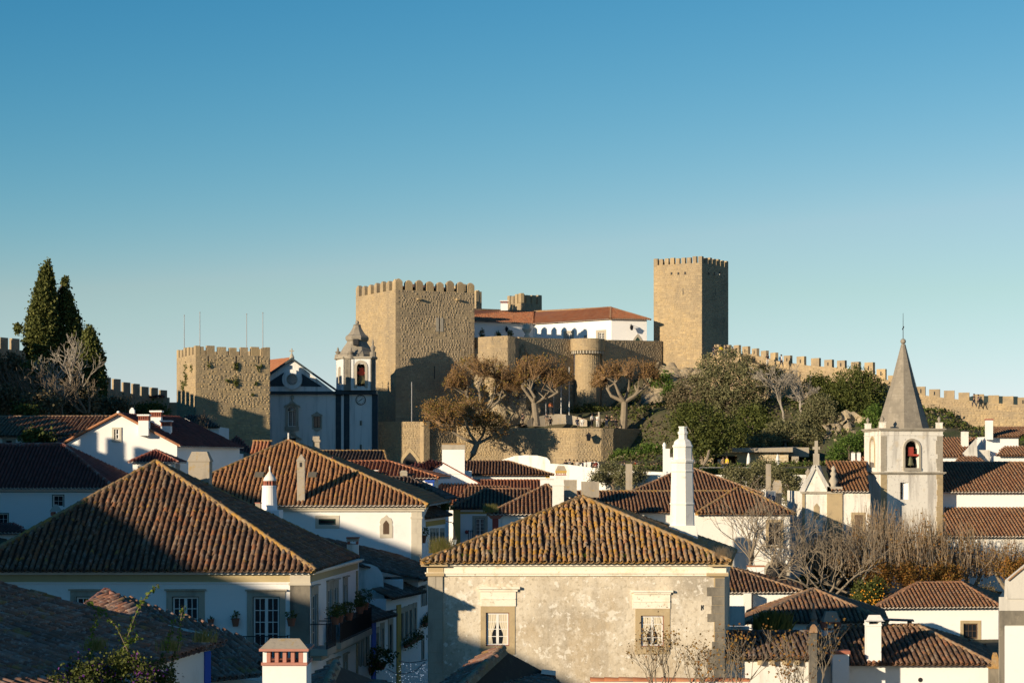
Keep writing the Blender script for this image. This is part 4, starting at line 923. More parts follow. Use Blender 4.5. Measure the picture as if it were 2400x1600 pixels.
# ---- front house with the peeling wall
FHt = Thing('old_house', 'large house with peeling lichened wall and yellow lichened hip roof in front', 'house', (2.5, 90, CZ-13))
sk = V((.13, 1, 0)).normalized()
fA, fB = (X_(1004, 90), 90), (X_(1698, 90), 90); f = Fac(fA, fB); FHF = f
w1 = f.rect((1138.7, 1434.5, 1193.3, 1512.6)); o1 = f.rect((1126.5, 1419.6, 1207, 1532))
w2 = f.rect((1502, 1441.5, 1555.5, 1514)); o2 = f.rect((1489, 1425, 1570, 1532))
zt = Zp(1330, 90); zb = CZ-14
body = house_box(FHt, f, sk*11.5, zb, zt, [w1, w2], FADED, .16)
for w, o in ((w1, o1), (w2, o2)): window(FHt, f, w, o, 2, 4, .12, TRIMY, WOODW, REDF, True, 'tied', True, proud=.03)
for r, cz in (((1126, 1385, 1209, 1419.6), (1118, 1373.7, 1218.5, 1385)), ((1482, 1391.5, 1570.7, 1425), (1480, 1382, 1577, 1391.5))):
    p_ = FHt.part('window_panel', f.pbox(MB(), r, .055), FHTOP)
    s0, z0, s1, z1 = f.rect(cz); hgt = z1-z0
    m = MB(); f.box(m, s0+.10, z0, s1-.10, z0+hgt*.5, .12); f.box(m, s0, z0+hgt*.5, s1, z1, .20); FHt.part('window_cornice', m, FHTOP, p_)
    FHt.part('panel_moulding', f.pbox(MB(), (r[0]+1, (r[1]+r[3])/2-1, r[2]-1, (r[1]+r[3])/2+1.5), .085), FHTOP, p_)
ztop = Zp(1314.5, 90)
cornice(FHt, f, ztop, ((0, .09, .30), (.09, .20, .22), (.20, .50, .07), (.50, .56, .15), (.56, .66, .10)), FHTOP)
for q in range(3):   # same mouldings along the right side
    fs_ = Fac(fB, (fB[0]+sk.x*11.5, 90+sk.y*11.5)); 
    a, b, d = ((0, .20, .24), (.20, .50, .07), (.50, .66, .12))[q]; FHt.part('cornice', fs_.box(MB(), .02, ztop-b, fs_.L, ztop-a, d), FHTOP)
# left pilaster in squared stones, ragged quoins at the right corner
def stack(th, f, s0, s1, z0, z1, h, d, mat, parent, jag=0.0, split=False):
    z = z1; k = 0
    while z > z0+.05:
        hh = min(h*rnd.uniform(.85, 1.15), z-z0); a = s0-(jag*rnd.uniform(0, 1) if jag else 0)
        cuts = [a, s1] if not split or k % 2 else [a, a+(s1-a)*rnd.uniform(.35, .65), s1]
        for x0, x1 in zip(cuts, cuts[1:]): th.part('stone', f.box(MB(), x0+.008, z-hh+.008, x1-.008, z-.008, d+rnd.uniform(0, .014)), mat, parent)
        z -= hh; k += 1
s0, z0, s1, z1 = f.rect((1004, 1348, 1038.5, 1600))
pil = FHt.part('pilaster', f.box(MB(), s0-.02, zb, s1, z1, .06), CONC); stack(FHt, f, s0, s1-.01, CZ-11, z1, .50, .075, TRIM, pil, 0, True)
c_ = FHt.part('capital', f.box(MB(), s0-.10, z1-.02, s1+.05, z1+.13, .17), TRIMY, pil); FHt.part('capital', f.box(MB(), s0-.02, z1+.13, s1+.02, ztop-.22, .10), TRIMY, pil); FHt.part('capital', f.box(MB(), s0-.32, ztop-.22, s1+.22, ztop+.005, .335), TRIMY, pil)
s0, _, s1, _ = f.rect((1668, 1348, 1698, 1600)); q_ = FHt.part('corner_stones', f.box(MB(), s0+.1, zb, s1+.005, z1, .012), TRIMY); stack(FHt, f, s0+.15, s1+.01, CZ-11, z1-.1, .42, .03, PILB, q_, .42)
FHt.part('capital', f.box(MB(), s0-.25, z1-.02, s1+.16, z1+.12, .185), TRIMY, q_); FHt.part('capital', f.box(MB(), s0-.15, ztop-.22, s1+.34, ztop+.006, .34), TRIMY, q_)
s, z = f.sz(1645, 1423); FHt.part('wall_tie', MB().tube([f.pt(s-.03, z+.12, .03), f.pt(s-.03, z-.12, .03)], .018, 5).tube([f.pt(s-.03, z+.10, .03), f.pt(s+.05, z-.08, .03), f.pt(s+.05, z+.12, .03)], .015, 5), IRON_HOLE)
ze = Zp(1316, 89.6)
L_ = V((X_(988, 89.55), 89.55, ze)); R_ = V((X_(1712, 89.55), 89.55, ze)); BR_ = R_+sk*12.6; BL_ = L_+sk*12.6; ap = P(1365, 1166, 95.8)
roof(FHt, [[L_, R_, ap], [R_, BR_, ap], [BR_, BL_, ap], [BL_, L_, ap]], [(ap, L_, .125), (ap, R_, .125), (ap, BR_, .125), (ap, BL_, .125)], .262, .36, T_front, DECK, CAPO, eavem=CAPO, wave=.05)
e_ = MB().loft([[L_+V((.35, .1, .02)), L_+V((.5, 0, -.1)), L_+V((.3, .3, -.1))], [L_+V((.0, 0, .16)), L_+V((.05, -.05, .05)), L_+V((.0, .15, .05))], [L_+V((-.14, -.02, .34)), L_+V((-.13, -.04, .31)), L_+V((-.13, 0, .31))]]); FHt.part('corner_tile', e_, TRIMY)
tuft('grass_tuft', 'big dry grass tuft on the left corner of the lichened front roof', P(1032, 1296, 90.6), 360, .75, .55, GRASS, 'grass tufts on the front roof', w=.009)
tuft('grass_tuft', 'pale dry tuft at the right corner of the lichened front roof', P(1694, 1308, 89.9), 170, .55, .40, STRAW, 'grass tufts on the front roof', w=.007)
for (px, py, lab) in ((1148, 1298, 'brownish weed low on the left half of the front roof'), (1375, 1308, 'small green weed at the eave of the front roof, middle'), (1460, 1309, 'small green weed at the eave of the front roof, right of middle'), (1085, 1308, 'low green weed near the left eave of the front roof'), (1660, 1306, 'green moss patch near the right eave of the front roof')):
    tuft('roof_weed', lab, P(px, py, 89.9+(1316-py)*.03), 150, .22, .4, L_vin if px != 1148 else GRASS, 'weeds in the front roof')

# octagonal white chimney standing on the front house
OCY = 97.5
def octa(prof_px, cx): return [((w/2)/F*OCY*1.02, Zp(py, OCY)-Zp(1300, OCY)) for w, py in prof_px]
oc = Thing('octagonal_chimney', 'tall white octagonal chimney with ringed tiered top behind the front roof', 'chimney', P(1598, 1300, OCY))
oc.part('shaft', MB().lathe(P(1599, 1300, OCY), octa(((62, 1290), (59, 1231), (56, 1179), (52, 1104)), 0), 8, .2), WHITE2)
base_ = MB().loft([[P(px, py, y) for px, py, y in q] for q in (((1563, 1285, 96.7), (1638, 1285, 96.7), (1640, 1285, 98.6), (1565, 1285, 98.6)), ((1568, 1231, 96.85), (1632, 1231, 96.85), (1632, 1231, 98.2), (1568, 1231, 98.2)))]); oc.part('base', base_, WHITE2)
oc.part('ring', MB().lathe(P(1599, 1300, OCY), octa(((59, 1182), (60, 1179), (57, 1177)), 0), 8, .2), WHITE2)
oc.part('ring', MB().lathe(P(1599, 1300, OCY), octa(((54, 1106), (56, 1103), (52, 1101), (52, 1085)), 0), 8, .2), WHITE2)
oc.part('ring', MB().lathe(P(1599, 1300, OCY), octa(((52, 1085), (57, 1083), (58, 1079), (55, 1077), (46, 1076)), 0), 8, .2), WHITE2)
oc.part('upper_shaft', MB().lathe(P(1600, 1300, OCY), octa(((45, 1077), (45, 1049)), 0), 8, .2), WHITE2)
oc.part('tiered_hood', MB().lathe(P(1600, 1300, OCY), octa(((45, 1049), (49, 1047), (49, 1044), (43, 1041), (40, 1035), (33, 1031), (24, 1028)), 0), 8, .2), WHITE2)
oc.part('top_shaft', MB().lathe(P(1600.5, 1300, OCY), octa(((21, 1028), (20, 1018), (24, 1017), (25, 1012), (19, 1010), (18, 1003), (21, 1002), (21, 999)), 0), 8, .2), WHITE2)

# ---- left house
LHt = Thing('town_house', 'big white town house with ochre frieze and dark weathered hip roof, left foreground', 'house', (-15, 84, CZ-13))
ze = Zp(1336, 83.5); fA, fB = (X_(-70, 84), 84), (X_(727, 84), 84); f = Fac(fA, fB); LHF = f
sd = V((1.15, 11.6, 0)).normalized(); g = Fac(fB, (fB[0]+sd.x*11.3, fB[1]+sd.y*11.3)); LHG = g
win_a = f.rect((177, 1397, 243, 1500)); out_a = f.rect((165, 1383, 255, 1500)); win_b = f.rect((403, 1397, 466, 1502)); out_b = f.rect((390, 1383, 480, 1502)); win_c = f.rect((592, 1397, 656, 1545)); out_c = f.rect((579, 1384, 669, 1545))
zt = Zp(1338, 84); zb = CZ-14
m = MB(); f.wall(m, zb, zt, [win_a, win_b, win_c], .16)
gw = []
for px0, px1, y0, y1 in ((731.5, 742.5, 1394, 1506), (767.5, 777.5, 1381, 1490), (782, 790.5, 1378, 1486), (805.5, 812, 1371, 1470)):
    s0 = g.sz(px0, 1420)[0]; s1 = g.sz(px1, 1420)[0]; zz1 = g.sz(px0, y0)[1]; gw.append((s0, zz1-2.25, s1, zz1))
gl_ = [(h[0], h[1]-3.3, h[2], h[1]-1.3) for h in gw[1:]]
g.wall(m, zb, zt, gw+gl_, .15)
bk = [g.pt(g.L, 0), g.pt(g.L, 0)+V((-15.5, 1.5, 0)), f.pt(0, 0)]
for a, b in zip(bk, bk[1:]): m.poly(V((a.x, a.y, zb)), V((b.x, b.y, zb)), V((b.x, b.y, zt)), V((a.x, a.y, zt)))
LHt.part('wall', m, WHITE)
for w, o, cc in ((win_a, out_a, None), (win_b, out_b, True)): window(LHt, f, w, o, 4, 3 if cc is None else 4, .14, TRIM, WOODW, GREEN, True, None, True, cap=.07)
window(LHt, f, win_c, out_c, 4, 5, .14, TRIM, WOODW, GREEN, True, None, True, cap=.07, name='balcony_door')
for h in gw:
    window(LHt, g, h, (h[0]-.22, h[1], h[2]+.22, h[3]+.36), 2, 4, .13, TRIM, WOODW, GREEN, True, None, False, cap=.06, name='balcony_door')
for h in gl_: window(LHt, g, h, (h[0]-.22, h[1], h[2]+.22, h[3]+.36), 2, 4, .13, TRIM, WOODW, GREEN, True, None, False, cap=.06)
for ff in (f, g):
    zc = Zp(1337.5, 83.9)
    cornice(LHt, ff, zc, ((0, .07, .28), (.07, .14, .20)), FHTOP if ff is g else WHITE)
    LHt.part('ochre_frieze', ff.box(MB(), .03, zc-.47, ff.L-.03, zc-.16, .035), YELP)
    LHt.part('moulding', ff.box(MB(), 0, zc-.53, ff.L, zc-.47, .07), WHITE)
s0, _, s1, _ = f.rect((680, 1368, 727, 1500)); zc = Zp(1337.5, 83.9)
pl = LHt.part('pilaster', f.box(MB(), s0, zb, s1-.0, zc-.53, .075), PILB)
LHt.part('capital', f.box(MB(), s0-.05, zc-.60, s1+.04, zc-.50, .14), TRIML, pl); LHt.part('capital', f.box(MB(), s0, zc-.50, s1+.01, zc-.14, .10), TRIML, pl)
LHt.part('pilaster', g.box(MB(), g.L-.35, zb, g.L, zc-.53, .05), TRIMY)
FL = V((X_(-95, 83.5), 83.5, ze)); FR = V((X_(737, 83.5), 83.5, ze)); BR = V((X_(838, 96.2), 96.2, ze)); BL = BR+V((-16.5, 1.4, 0)); ap = P(365, 1083, 90.5)
pyramid_roof(LHt, FL, FR, BR, BL, ap, sp=.262, row=.36, tm=T_old, dm=DECK, capm=CAPO, wave=.04, eavem=T_old, capr=.12)
chimney(LHt, P(469.5, 1175, 93.5), 49/F*93.5, .9, (1175-1058)/F*93.5, CONC, 'frustum', CONC, label='tall plain concrete chimney')
# round lantern chimney behind
CY = 98
rc = Thing('round_chimney', 'white round tapered chimney with brick lantern and conical cap', 'chimney', P(631, 1215, CY))
rc.part('shaft', MB().lathe(P(631, 1215, CY), [(20.5*CY/F, 0), (19.5*CY/F, Zp(1198, CY)-Zp(1215, CY)), (16.6*CY/F, Zp(1142, CY)-Zp(1215, CY)), (17.2*CY/F, Zp(1141, CY)-Zp(1215, CY)), (17.2*CY/F, Zp(1138, CY)-Zp(1215, CY)), (15.5*CY/F, Zp(1137, CY)-Zp(1215, CY))], 20), WHITE, smooth=False)
for i in range(12):
    a = i*math.pi/6; c_ = P(632, 1137, CY)+V((math.cos(a)*13*CY/F, math.sin(a)*13*CY/F, 0)); rc.part('brick', MB().obox(c_-V((.035, .05, 0)), V((.07, 0, 0)), V((0, .10, 0)), V((0, 0, 11*CY/F))), BRICK)
rc.part('cap', MB().lathe(P(632.5, 1126.5, CY), [(15.5*CY/F, 0), (15.6*CY/F, 2*CY/F), (13*CY/F, 8*CY/F), (7*CY/F, 16*CY/F), (2.2*CY/F, 22*CY/F), (1.6*CY/F, 24*CY/F), (2.3*CY/F, 27*CY/F), (2.2*CY/F, 32*CY/F), (.6*CY/F, 36*CY/F)], 16), WHITE2, smooth=True)
rc.part('base', MB().obox(P(610, 1240, CY-.9), V((44*CY/F, 0, 0)), V((0, 1.6, 0)), V((0, 0, 44*CY/F))), WHITE)
th = Thing('chimney', 'small grey square chimney left of the round white chimney', 'chimney', P(605.5, 1210, 97)); chimney(th, P(605.5, 1210, 97), 13*97/F, .3, 33*97/F, CONC, 'slab', BRICKP, 'shaft')
th = Thing('chimney', 'low white hooded chimney with brick foot below the round chimney', 'chimney', P(656, 1240, 96.5))
m = MB().loft([[P(px, py, y) for px, py, y in q] for q in (((636, 1231, 96), (677, 1231, 96), (676, 1228, 97.2), (640, 1226, 97.2)), ((638, 1226, 96.1), (674, 1229, 96.1), (660, 1214, 97), (648, 1213, 97)))]); th.part('hood', m, WHITE); th.part('brick_foot', MB().obox(P(662, 1245, 96.2), V((.25, 0, 0)), V((0, .5, 0)), V((0, 0, .4))), BRICK)
th = Thing('chimney', 'white chimney with scalloped tile hood at the back corner of the left town house', 'chimney', P(825, 1400, 97))
sh = th.part('shaft', MB().obox(P(813, 1440, 96.6), V((26*97/F, 0, 0)), V((0, .5, 0)), V((0, 0, 164*97/F))), WHITE2)
for px in (814, 834): th.part('brick', MB().obox(P(px, 1276, 96.65), V((5*97/F, 0, 0)), V((0, .4, 0)), V((0, 0, 9*97/F))), BRICK, sh)
th.part('hood_slab', MB().obox(P(811, 1261, 96.5), V((30*97/F, 0, 0)), V((0, .65, 0)), V((0, 0, 2.6*97/F))), BRICK, sh)
hood = th.part('hood', MB().obox(P(812, 1267.5, 96.62), V((28*97/F, 0, 0)), V((0, .46, 0)), V((0, 0, 6*97/F))), TRIM, sh)
for i in range(4): th.part('hood_tile', MB().tube([P(815.5+i*6.6, 1266, 96.45), P(815.5+i*6.6, 1266, 96.95)], .065, 8), TRIM, sh)

# balconies with railings and flower pots
def railing(th, f, s0, s1, z0, z1, d, step=.13, name='railing', parent=None, panel=False):
    m = MB()
    for z in (z0+.06, z1): m.tube([f.pt(s0, z, d), f.pt(s1, z, d)], .022, 5)
    n = max(2, int((s1-s0)/step))
    for i in range(n+1):
        s = s0+(s1-s0)*i/n; m.tube([f.pt(s, z0, d), f.pt(s, z1+(.06 if i in (0, n) else 0), d)], .013 if i not in (0, n) else .025, 4)
    for s in (s0, s1): m.tube([f.pt(s, z1, 0), f.pt(s, z1, d)], .02, 4)
    r = th.part(name, m, IRON_HOLE, parent)
    if panel: th.part('railing_panel', f.box(MB(), s0+.05, z0+.1, s1-.05, z1-.25, d-.02, -(d-.03)), material('dark mesh panel', (.01, .012, .016), [], .7), r)
    return r
b_ = Thing('balcony', 'iron balcony on the front of the left town house', 'balcony', f.pt(f.rect((564, 1500, 679, 1502))[0], CZ-9)); s0, _, s1, _ = f.rect((564, 1450, 679, 1502)); z0 = win_c[1]-.02
b_.part('slab', f.box(MB(), s0, z0-.14, s1, z0, .62), TRIM); railing(b_, f, s0+.03, s1-.03, z0, z0+1.05, .58, .28)
def balc(sa, sb, zz, lab, panel): 
    b = Thing('balcony', lab, 'balcony', g.pt((sa+sb)/2, zz)); b.part('slab', g.box(MB(), sa, zz-.28, sb, zz, .75), TRIM); b.part('slab_bracket', g.box(MB(), sa+.2, zz-.5, sb-.2, zz-.28, .45), TRIM); railing(b, g, sa+.03, sb-.03, zz, zz+1.05, .71, .16, panel=panel)
balc(gw[0][0]-.45, gw[0][2]+.55, gw[0][1], 'short iron balcony nearest the corner on the street side of the left town house', False)
balc(gw[1][0]-.75, g.L-.2, gw[1][1]-.02, 'long balcony with dark panels on the street side of the left town house', True)
def pot_plant(label, at, r, h, fol, n=260, mat=None, lsz=.07, group='potted plants on balconies'):
    th = Thing('flower_pot', label, 'flower pot', at, group); th.part('pot', MB().lathe(at, [(r*.68, 0), (r, h), (r*1.08, h), (r*1.08, h*1.12), (r*.85, h*1.12)], 12), TERRA, smooth=False)
    a = V(at); v, fc = leaves(blob_points([((a.x, a.y, a.z+h+fol*.45), (fol*.62, fol*.55, fol*.5))], n, .1, 9), lsz, .3); th.np_part('plant', v, fc, mat or L_dark, kind='stuff')
def onf(ff, px, py, off):
    s, z = ff.sz(px, py); return ff.pt(s, z, off)
pot_plant('terracotta pot with sparse plant on the wall left of the balcony door', onf(f, 553.5, 1466, .22), .17, .30, .30, 90)
pot_plant('nearly empty terracotta pot right of the middle window of the left house', onf(f, 496, 1464, .22), .14, .24, .12, 25)
pot_plant('terracotta pot in front of the blackened corner pilaster', onf(f, 686, 1464, .55), .19, .30, .34, 130)
for i, (px, py, fo, lab) in enumerate(((742, 1462, .6, 'large leafy pot on the balcony end nearest the corner'), (752, 1458, .5, 'leafy terracotta pot beside the large one near the corner'), (776, 1452, .55, 'round leafy pot between the two street balconies'), (803, 1437, .45, 'dark leafy pot low on the long panelled balcony'), (815, 1428, .75, 'bushiest dark plant on the long panelled balcony'))):
    pot_plant(lab, onf(g, px, py, .8), .2, .3, fo, 420)

# ---- foreground roofs, bottom left
BRt = Thing('foreground_house', 'near shaded house with mossy tile roof and bougainvillea, bottom left', 'house', P(250, 1700, 46))
def plane_face(p0, p1, p2, pix):
    o = V(p0); n = (V(p1)-o).cross(V(p2)-o).normalized(); return [hit(px, py, o, n) for px, py in pix]
eL, eR, tU = P(60, 1640, 41), P(527, 1506, 49), P(-60, 1330, 50)
fpoly = plane_face(eL, eR, tU, ((60, 1640), (527, 1504), (430, 1482), (330, 1450), (230, 1430), (130, 1406), (0, 1368), (-150, 1318), (-300, 1640)))
roof(BRt, [fpoly], [], .24, .36, T_near, DECK, CAPB, wave=.05, hgt=.40)
wf = Fac(P(330, 1600, 45.5).xy, P(492, 1600, 48.4).xy); m = MB(); wf.wall(m, CZ-12, wf.sz(410, 1537)[1]); BRt.part('wall', m, WHITE2)
sA, zA = wf.sz(478, 1530); BRt.part('corner_band', wf.box(MB(), sA, CZ-12, wf.L, wf.sz(485, 1525)[1], .03), BLUE)
bx_ = MB(); a_ = wf.pt(wf.L, CZ-12); bb = V((-4, 8, 0)); bx_.poly(a_, a_+bb, a_+bb+V((0,0,8)), a_+V((0,0,8))); BRt.part('wall', bx_, WHITE2)
# small peaked roof behind it
CRt = Thing('peaked_house', 'shaded house with red ridge tiles and long sagging roof behind the near roof', 'house', P(330, 1700, 60))
ap = P(248, 1386, 64); q0, q1 = P(470, 1594, 60), P(612, 1580, 61.75); e1, e2 = P(120, 1478, 60.5), P(402, 1496, 57.8)
roof(CRt, [[e1, e2, ap], [q0, q1]+plane_face(q0, q1, ap, ((616, 1520), (560, 1493), (470, 1458), (380, 1430), (248, 1386), (300, 1418), (406, 1490)))], [(ap, hit(406, 1490, q0, (q1-q0).cross(ap-q0).normalized()), .11), (ap, e1, .11)], .25, .36, T_near, DECK, CAPR, wave=.03)
CRt.part('wall', MB().obox(P(475, 1800, 61), P(612, 1800, 62.4)-P(475, 1800, 61), V((-3, 3, 0)), V((0, 0, q0.z-.05-P(475, 1800, 61).z))), WHITE2)
# vented chimney
VC = Thing('vented_chimney', 'white chimney with pink brick vents and lichened hood, bottom centre left', 'chimney', P(667, 1700, 45))
k = 45/F; Z = V((0, 0, 1)); o = P(667, 1600, 45)
def vb(px0, py0, px1, py1, y0, y1): return MB().obox(P(px0, py1, y0), P(px1, py1, y0)-P(px0, py1, y0), V((0, y1-y0, 0)), Z*((py1-py0)*y0/F))
VC.part('shaft', vb(615, 1558, 718, 1760, 44.6, 45.7), WHITE)
VC.part('brick_band', vb(612, 1552, 720, 1558.5, 44.55, 45.75), BRICKP); VC.part('brick_band', vb(607, 1519.5, 723, 1525.5, 44.5, 45.8), BRICKP)
for a, b_ in ((616, 625), (710.5, 719)): VC.part('corner_post', vb(a, 1525.5, b_, 1552, 44.62, 44.9), WHITE); VC.part('corner_post', vb(a, 1525.5, b_, 1552, 45.4, 45.68), WHITE)
for a in (625.2, 644, 662.5, 681.5, 700): VC.part('brick', vb(a, 1525.5, a+8.5 if a < 695 else a+10, 1552, 44.62, 44.85), BRICKP); VC.part('brick', vb(a, 1525.5, a+7, 1552, 45.45, 45.66), BRICKP)
for i in range(4):
    a = (633.7, 652.5, 671, 690)[i]; VC.part('vent_sill', MB().loft([[P(x, y, d) for x, y, d in ((a, 1552, 44.66), (a+9.5, 1552, 44.66), (a+9.5, 1552, 45.4), (a, 1552, 45.4))], [P(x, y, d) for x, y, d in ((a, 1551.5, 44.66), (a+9.5, 1551.5, 44.66), (a+9.5, 1545, 45.4), (a, 1545, 45.4))]]), BRICKP)
VC.part('hood', MB().loft([[P(x, y, d) for x, y, d in q] for q in (((608, 1519.6, 44.52), (722, 1519.6, 44.52), (722, 1519.6, 45.78), (608, 1519.6, 45.78)), ((634, 1495, 44.9), (702, 1495, 44.9), (702, 1495, 45.45), (634, 1495, 45.45)))]), CONC)
# centre-left low roof
DRt = Thing('near_roof_house', 'near brown tiled roof peak beside the vented chimney', 'house', P(790, 1750, 52))
ap = P(787, 1556, 53); roof(DRt, [[P(640, 1640, 50), P(740, 1660, 47), ap], [P(740, 1660, 47), P(980, 1650, 51), P(900, 1600, 56), ap]], [(ap, P(740, 1660, 47), .11)], .25, .36, T_near, DECK, CAPB, wave=.04)
DRt.part('wall', MB().obox(P(660, 1800, 51), P(930, 1800, 51)-P(660, 1800, 51), V((0, 5, 0)), V((0, 0, Zp(1660, 51)-Zp(1800, 51)))), WHITE2)
ERt = Thing('near_roof_house', 'near tiled roof with toothed ridge below the peeling wall', 'house', P(1150, 1750, 60))
ap = P(1179, 1521, 61); a2 = P(1040, 1640, 56)
roof(ERt, [[P(980, 1650, 57), P(1042, 1645, 55.5), ap, P(1150, 1522, 62)], [P(1042, 1645, 55.5), P(1340, 1640, 59), P(1290, 1580, 63), ap]], [(ap, P(1042, 1645, 55.5), .12)], .25, .36, T_near, DECK, CAPB, wave=.04)
ERt.part('wall', MB().obox(P(1010, 1800, 58), P(1290, 1800, 58)-P(1010, 1800, 58), V((0, 5, 0)), V((0, 0, Zp(1650, 58)-Zp(1800, 58)))), WHITE2)
s_ = MB().loft([[P(1268, 1578, 62), P(1302, 1582, 62), P(1302, 1582, 63), P(1268, 1578, 63)], [P(1270, 1567, 62), P(1303, 1571, 62), P(1303, 1571, 63), P(1270, 1567, 63)]]); single('low_chimney', s_, WHITE2, 'small low white chimney block on the toothed near roof', 'chimney')
cp = Thing('garden_wall', 'orange tile coping of a garden wall along the bottom edge', 'wall', P(1550, 1700, 50))
cp.part('wall', MB().obox(P(1385, 1800, 50), P(1760, 1800, 50)-P(1385, 1800, 50), V((0, .4, 0)), V((0, 0, Zp(1597, 50)-Zp(1800, 50)))), WHITE2)
Ms = [frame3(V((0, .3, 0)), V((.42, 0, .0)), V((0, 0, .10)), P(1383, 1596.5, 50.2)+V((i*.36, 0, .015+rnd.gauss(0, .006)))) for i in range(11)]
tme = mesh_np('coping_tile', TU6, TF6, T_orange); [cp.link('coping_tile', tme, M=M) for M in Ms]
# unseen house added left of the near house, shaped only to shade the near roofs
NB = Thing('added_shade_house', 'unseen house added to shade the mossy near roof', 'house', (-19, 40, CZ-13))
NB.part('wall', MB().obox((-22, 36.6, CZ-13), (6.2, 0, 0), (0, 7.4, 0), (0, 0, 12.0)).obox((-22, 44.05, CZ-13), (6.2, 0, 0), (0, 8, 0), (0, 0, 10.4)), WHITE)
q0, q1, q2, q3, qa = V((-22.3, 36.3, CZ-1)), V((-15.5, 36.3, CZ-1)), V((-15.5, 44.0, CZ-1)), V((-22.3, 44.0, CZ-1)), V((-19, 39.6, CZ+.8)); NB.part('roof', MB().poly(q0, q1, qa).poly(q1, q2, qa).poly(q2, q3, qa).poly(q3, q0, qa), DECK)
NB.part('lower_roof', MB().poly(V((-15.5, 44.1, CZ-2.7)), V((-15.5, 52.3, CZ-2.7)), V((-19, 52.3, CZ-1.3)), V((-19, 44.1, CZ-1.3))).poly(V((-22.3, 44.1, CZ-2.7)), V((-22.3, 52.3, CZ-2.7)), V((-19, 52.3, CZ-1.3)), V((-19, 44.1, CZ-1.3))), DECK)
# ------------------------------------------------------------------ middle distance houses
def simple_house(name, label, fr, zt_py, Y, depth, mat=WHITE, holes=(), zb=-14, yb=None, group=None, Y2=None, dirx=0.0, cat='house', hd=.15):
    """white box with front from pixel fr[0] to fr[1]"""
    A, B = (X_(fr[0], Y), Y), (X_(fr[1], Y2 or Y), Y2 or Y); f = Fac(A, B); th = Thing(name, label, cat, ((A[0]+B[0])/2, Y, CZ+zb), group)
    hs = [f.rect(h) for h in holes]
    d = V((dirx, 1, 0)).normalized()*depth
    house_box(th, f, d, CZ+zb, Zp(zt_py, Y), hs, mat, hd); return th, f, hs

# ---- house with the slim chimney (second big roof)
H2t, f, hs = simple_house('town_house', 'white house with sunlit warm tile roof and pointed arch window, centre left', (400, 988), 1190, 115, 14, WHITE, ((746.7, 1215.5, 787, 1228.6),))
h2o = f.rect((739, 1207, 795.5, 1237.6)); window(H2t, f, hs[0], h2o, 1, 1, .14, TRIML, GREEN, IRON_HOLE, False, proud=.03)
s, z = f.sz(905, 1251); hw = f.sz(912, 1240)[0]-s; zs = f.sz(905, 1228)[1]
H2t.part('window_surround', MB().loft([[f.pt(s+x, zz, o) for x, zz in ((-.36, z-.22), (.38, z-.22), (.38, zs-.1), (.33, zs), (.38, zs+.12), (.28, zs+.34), (.12, zs+.42), (0, zs+.54), (-.12, zs+.42), (-.28, zs+.34), (-.38, zs+.12), (-.33, zs), (-.38, zs-.1))] for o in (-.02, .03)]), TRIML)
arch_part(H2t, f, s, hw, z, zs, .045, WOODB, 'arched_shutter', pointed=True)
for k in range(1, 3): H2t.part('board_joint', f.box(MB(), s-hw+hw*2*k/3-.008, z, s-hw+hw*2*k/3+.008, zs+.1, .05), IRON_HOLE)
zc = Zp(1184, 114.7)
cornice(H2t, f, zc, ((0, .10, .34), (.10, .20, .26), (.20, .34, .16)), TRIML)
s0, _, s1, _ = f.rect((964, 1200, 988, 1300)); pl = H2t.part('pilaster', f.box(MB(), s0, CZ-13, s1+.02, zc-.34, .05), TRIML); z = zc-.36; k = 0
while z > CZ-9:
    hh = .62; cuts = [s0-.005, s0+.28 if k % 2 else s0+.38, s1+.025]
    for a, b in zip(cuts, cuts[1:]): H2t.part('stone', f.box(MB(), a+.006, z-hh+.006, b-.006, z-.006, .062+rnd.uniform(0, .01)), TRIML, pl)
    z -= hh; k += 1
H2t.part('capital', f.box(MB(), s0-.05, Zp(1213, 115)-.05, s1+.06, Zp(1213, 115)+.06, .10), TRIML, pl)
FL, FR, BR, BL = [P(330, 1184, 114.5), P(1003, 1183, 114.5), None, None]; BR = FR+V((.8, 15, 0)); BL = FL+V((.8, 15, 0)); ap = P(676, 1033, 122)
pyramid_roof(H2t, FL, FR, BR, BL, ap, sp=.262, row=.36, tm=T_warm, dm=DECK, capm=CAPO, wave=.025, eavem=EAVEW, capr=.12)
def on_roof(px, py, a, b, c): return hit(px, py, a, (b-a).cross(c-a).normalized())
c = on_roof(706, 1172, FL, FR, ap); ch = chimney(H2t, c-V((0,0,.3)), 17.5*.0252, .45, (1176-1069)*.0249+.3, CONC, 'pyramid', CONC, label='slim square chimney with pyramid cap and pierced sides')
fchim = MB().obox(c+V((-.07, -.235, 1.93)), V((.14, 0, 0)), V((0, .02, 0)), V((0, 0, .26))); H2t.part('vent_hole', fchim, IRON_HOLE, ch)
H2t.part('vent_band', MB().obox(c+V((-.24, -.25, 1.62)), V((.48, 0, 0)), V((0, .5, 0)), V((0, 0, .06))), CONC, ch)
for px0, px1 in ((597, 618), (722, 742)):
    c = on_roof((px0+px1)/2, 1117, FL, FR, ap); n = (FR-FL).cross(ap-FL).normalized(); v = n.cross((FR-FL).normalized()); w = (px1-px0)*.025
    H2t.part('skylight', MB().obox(c-V((w/2, 0, 0))-v*.3+n*.12, V((w, 0, 0)), v*.62, n*.05), material('dull skylight glass', (.16, .14, .10), [], .4))
H2t.part('vent_pipe', MB().tube([P(676, 1036, 121.9), P(676, 1014, 121.9)], .05, 6), WOODW)
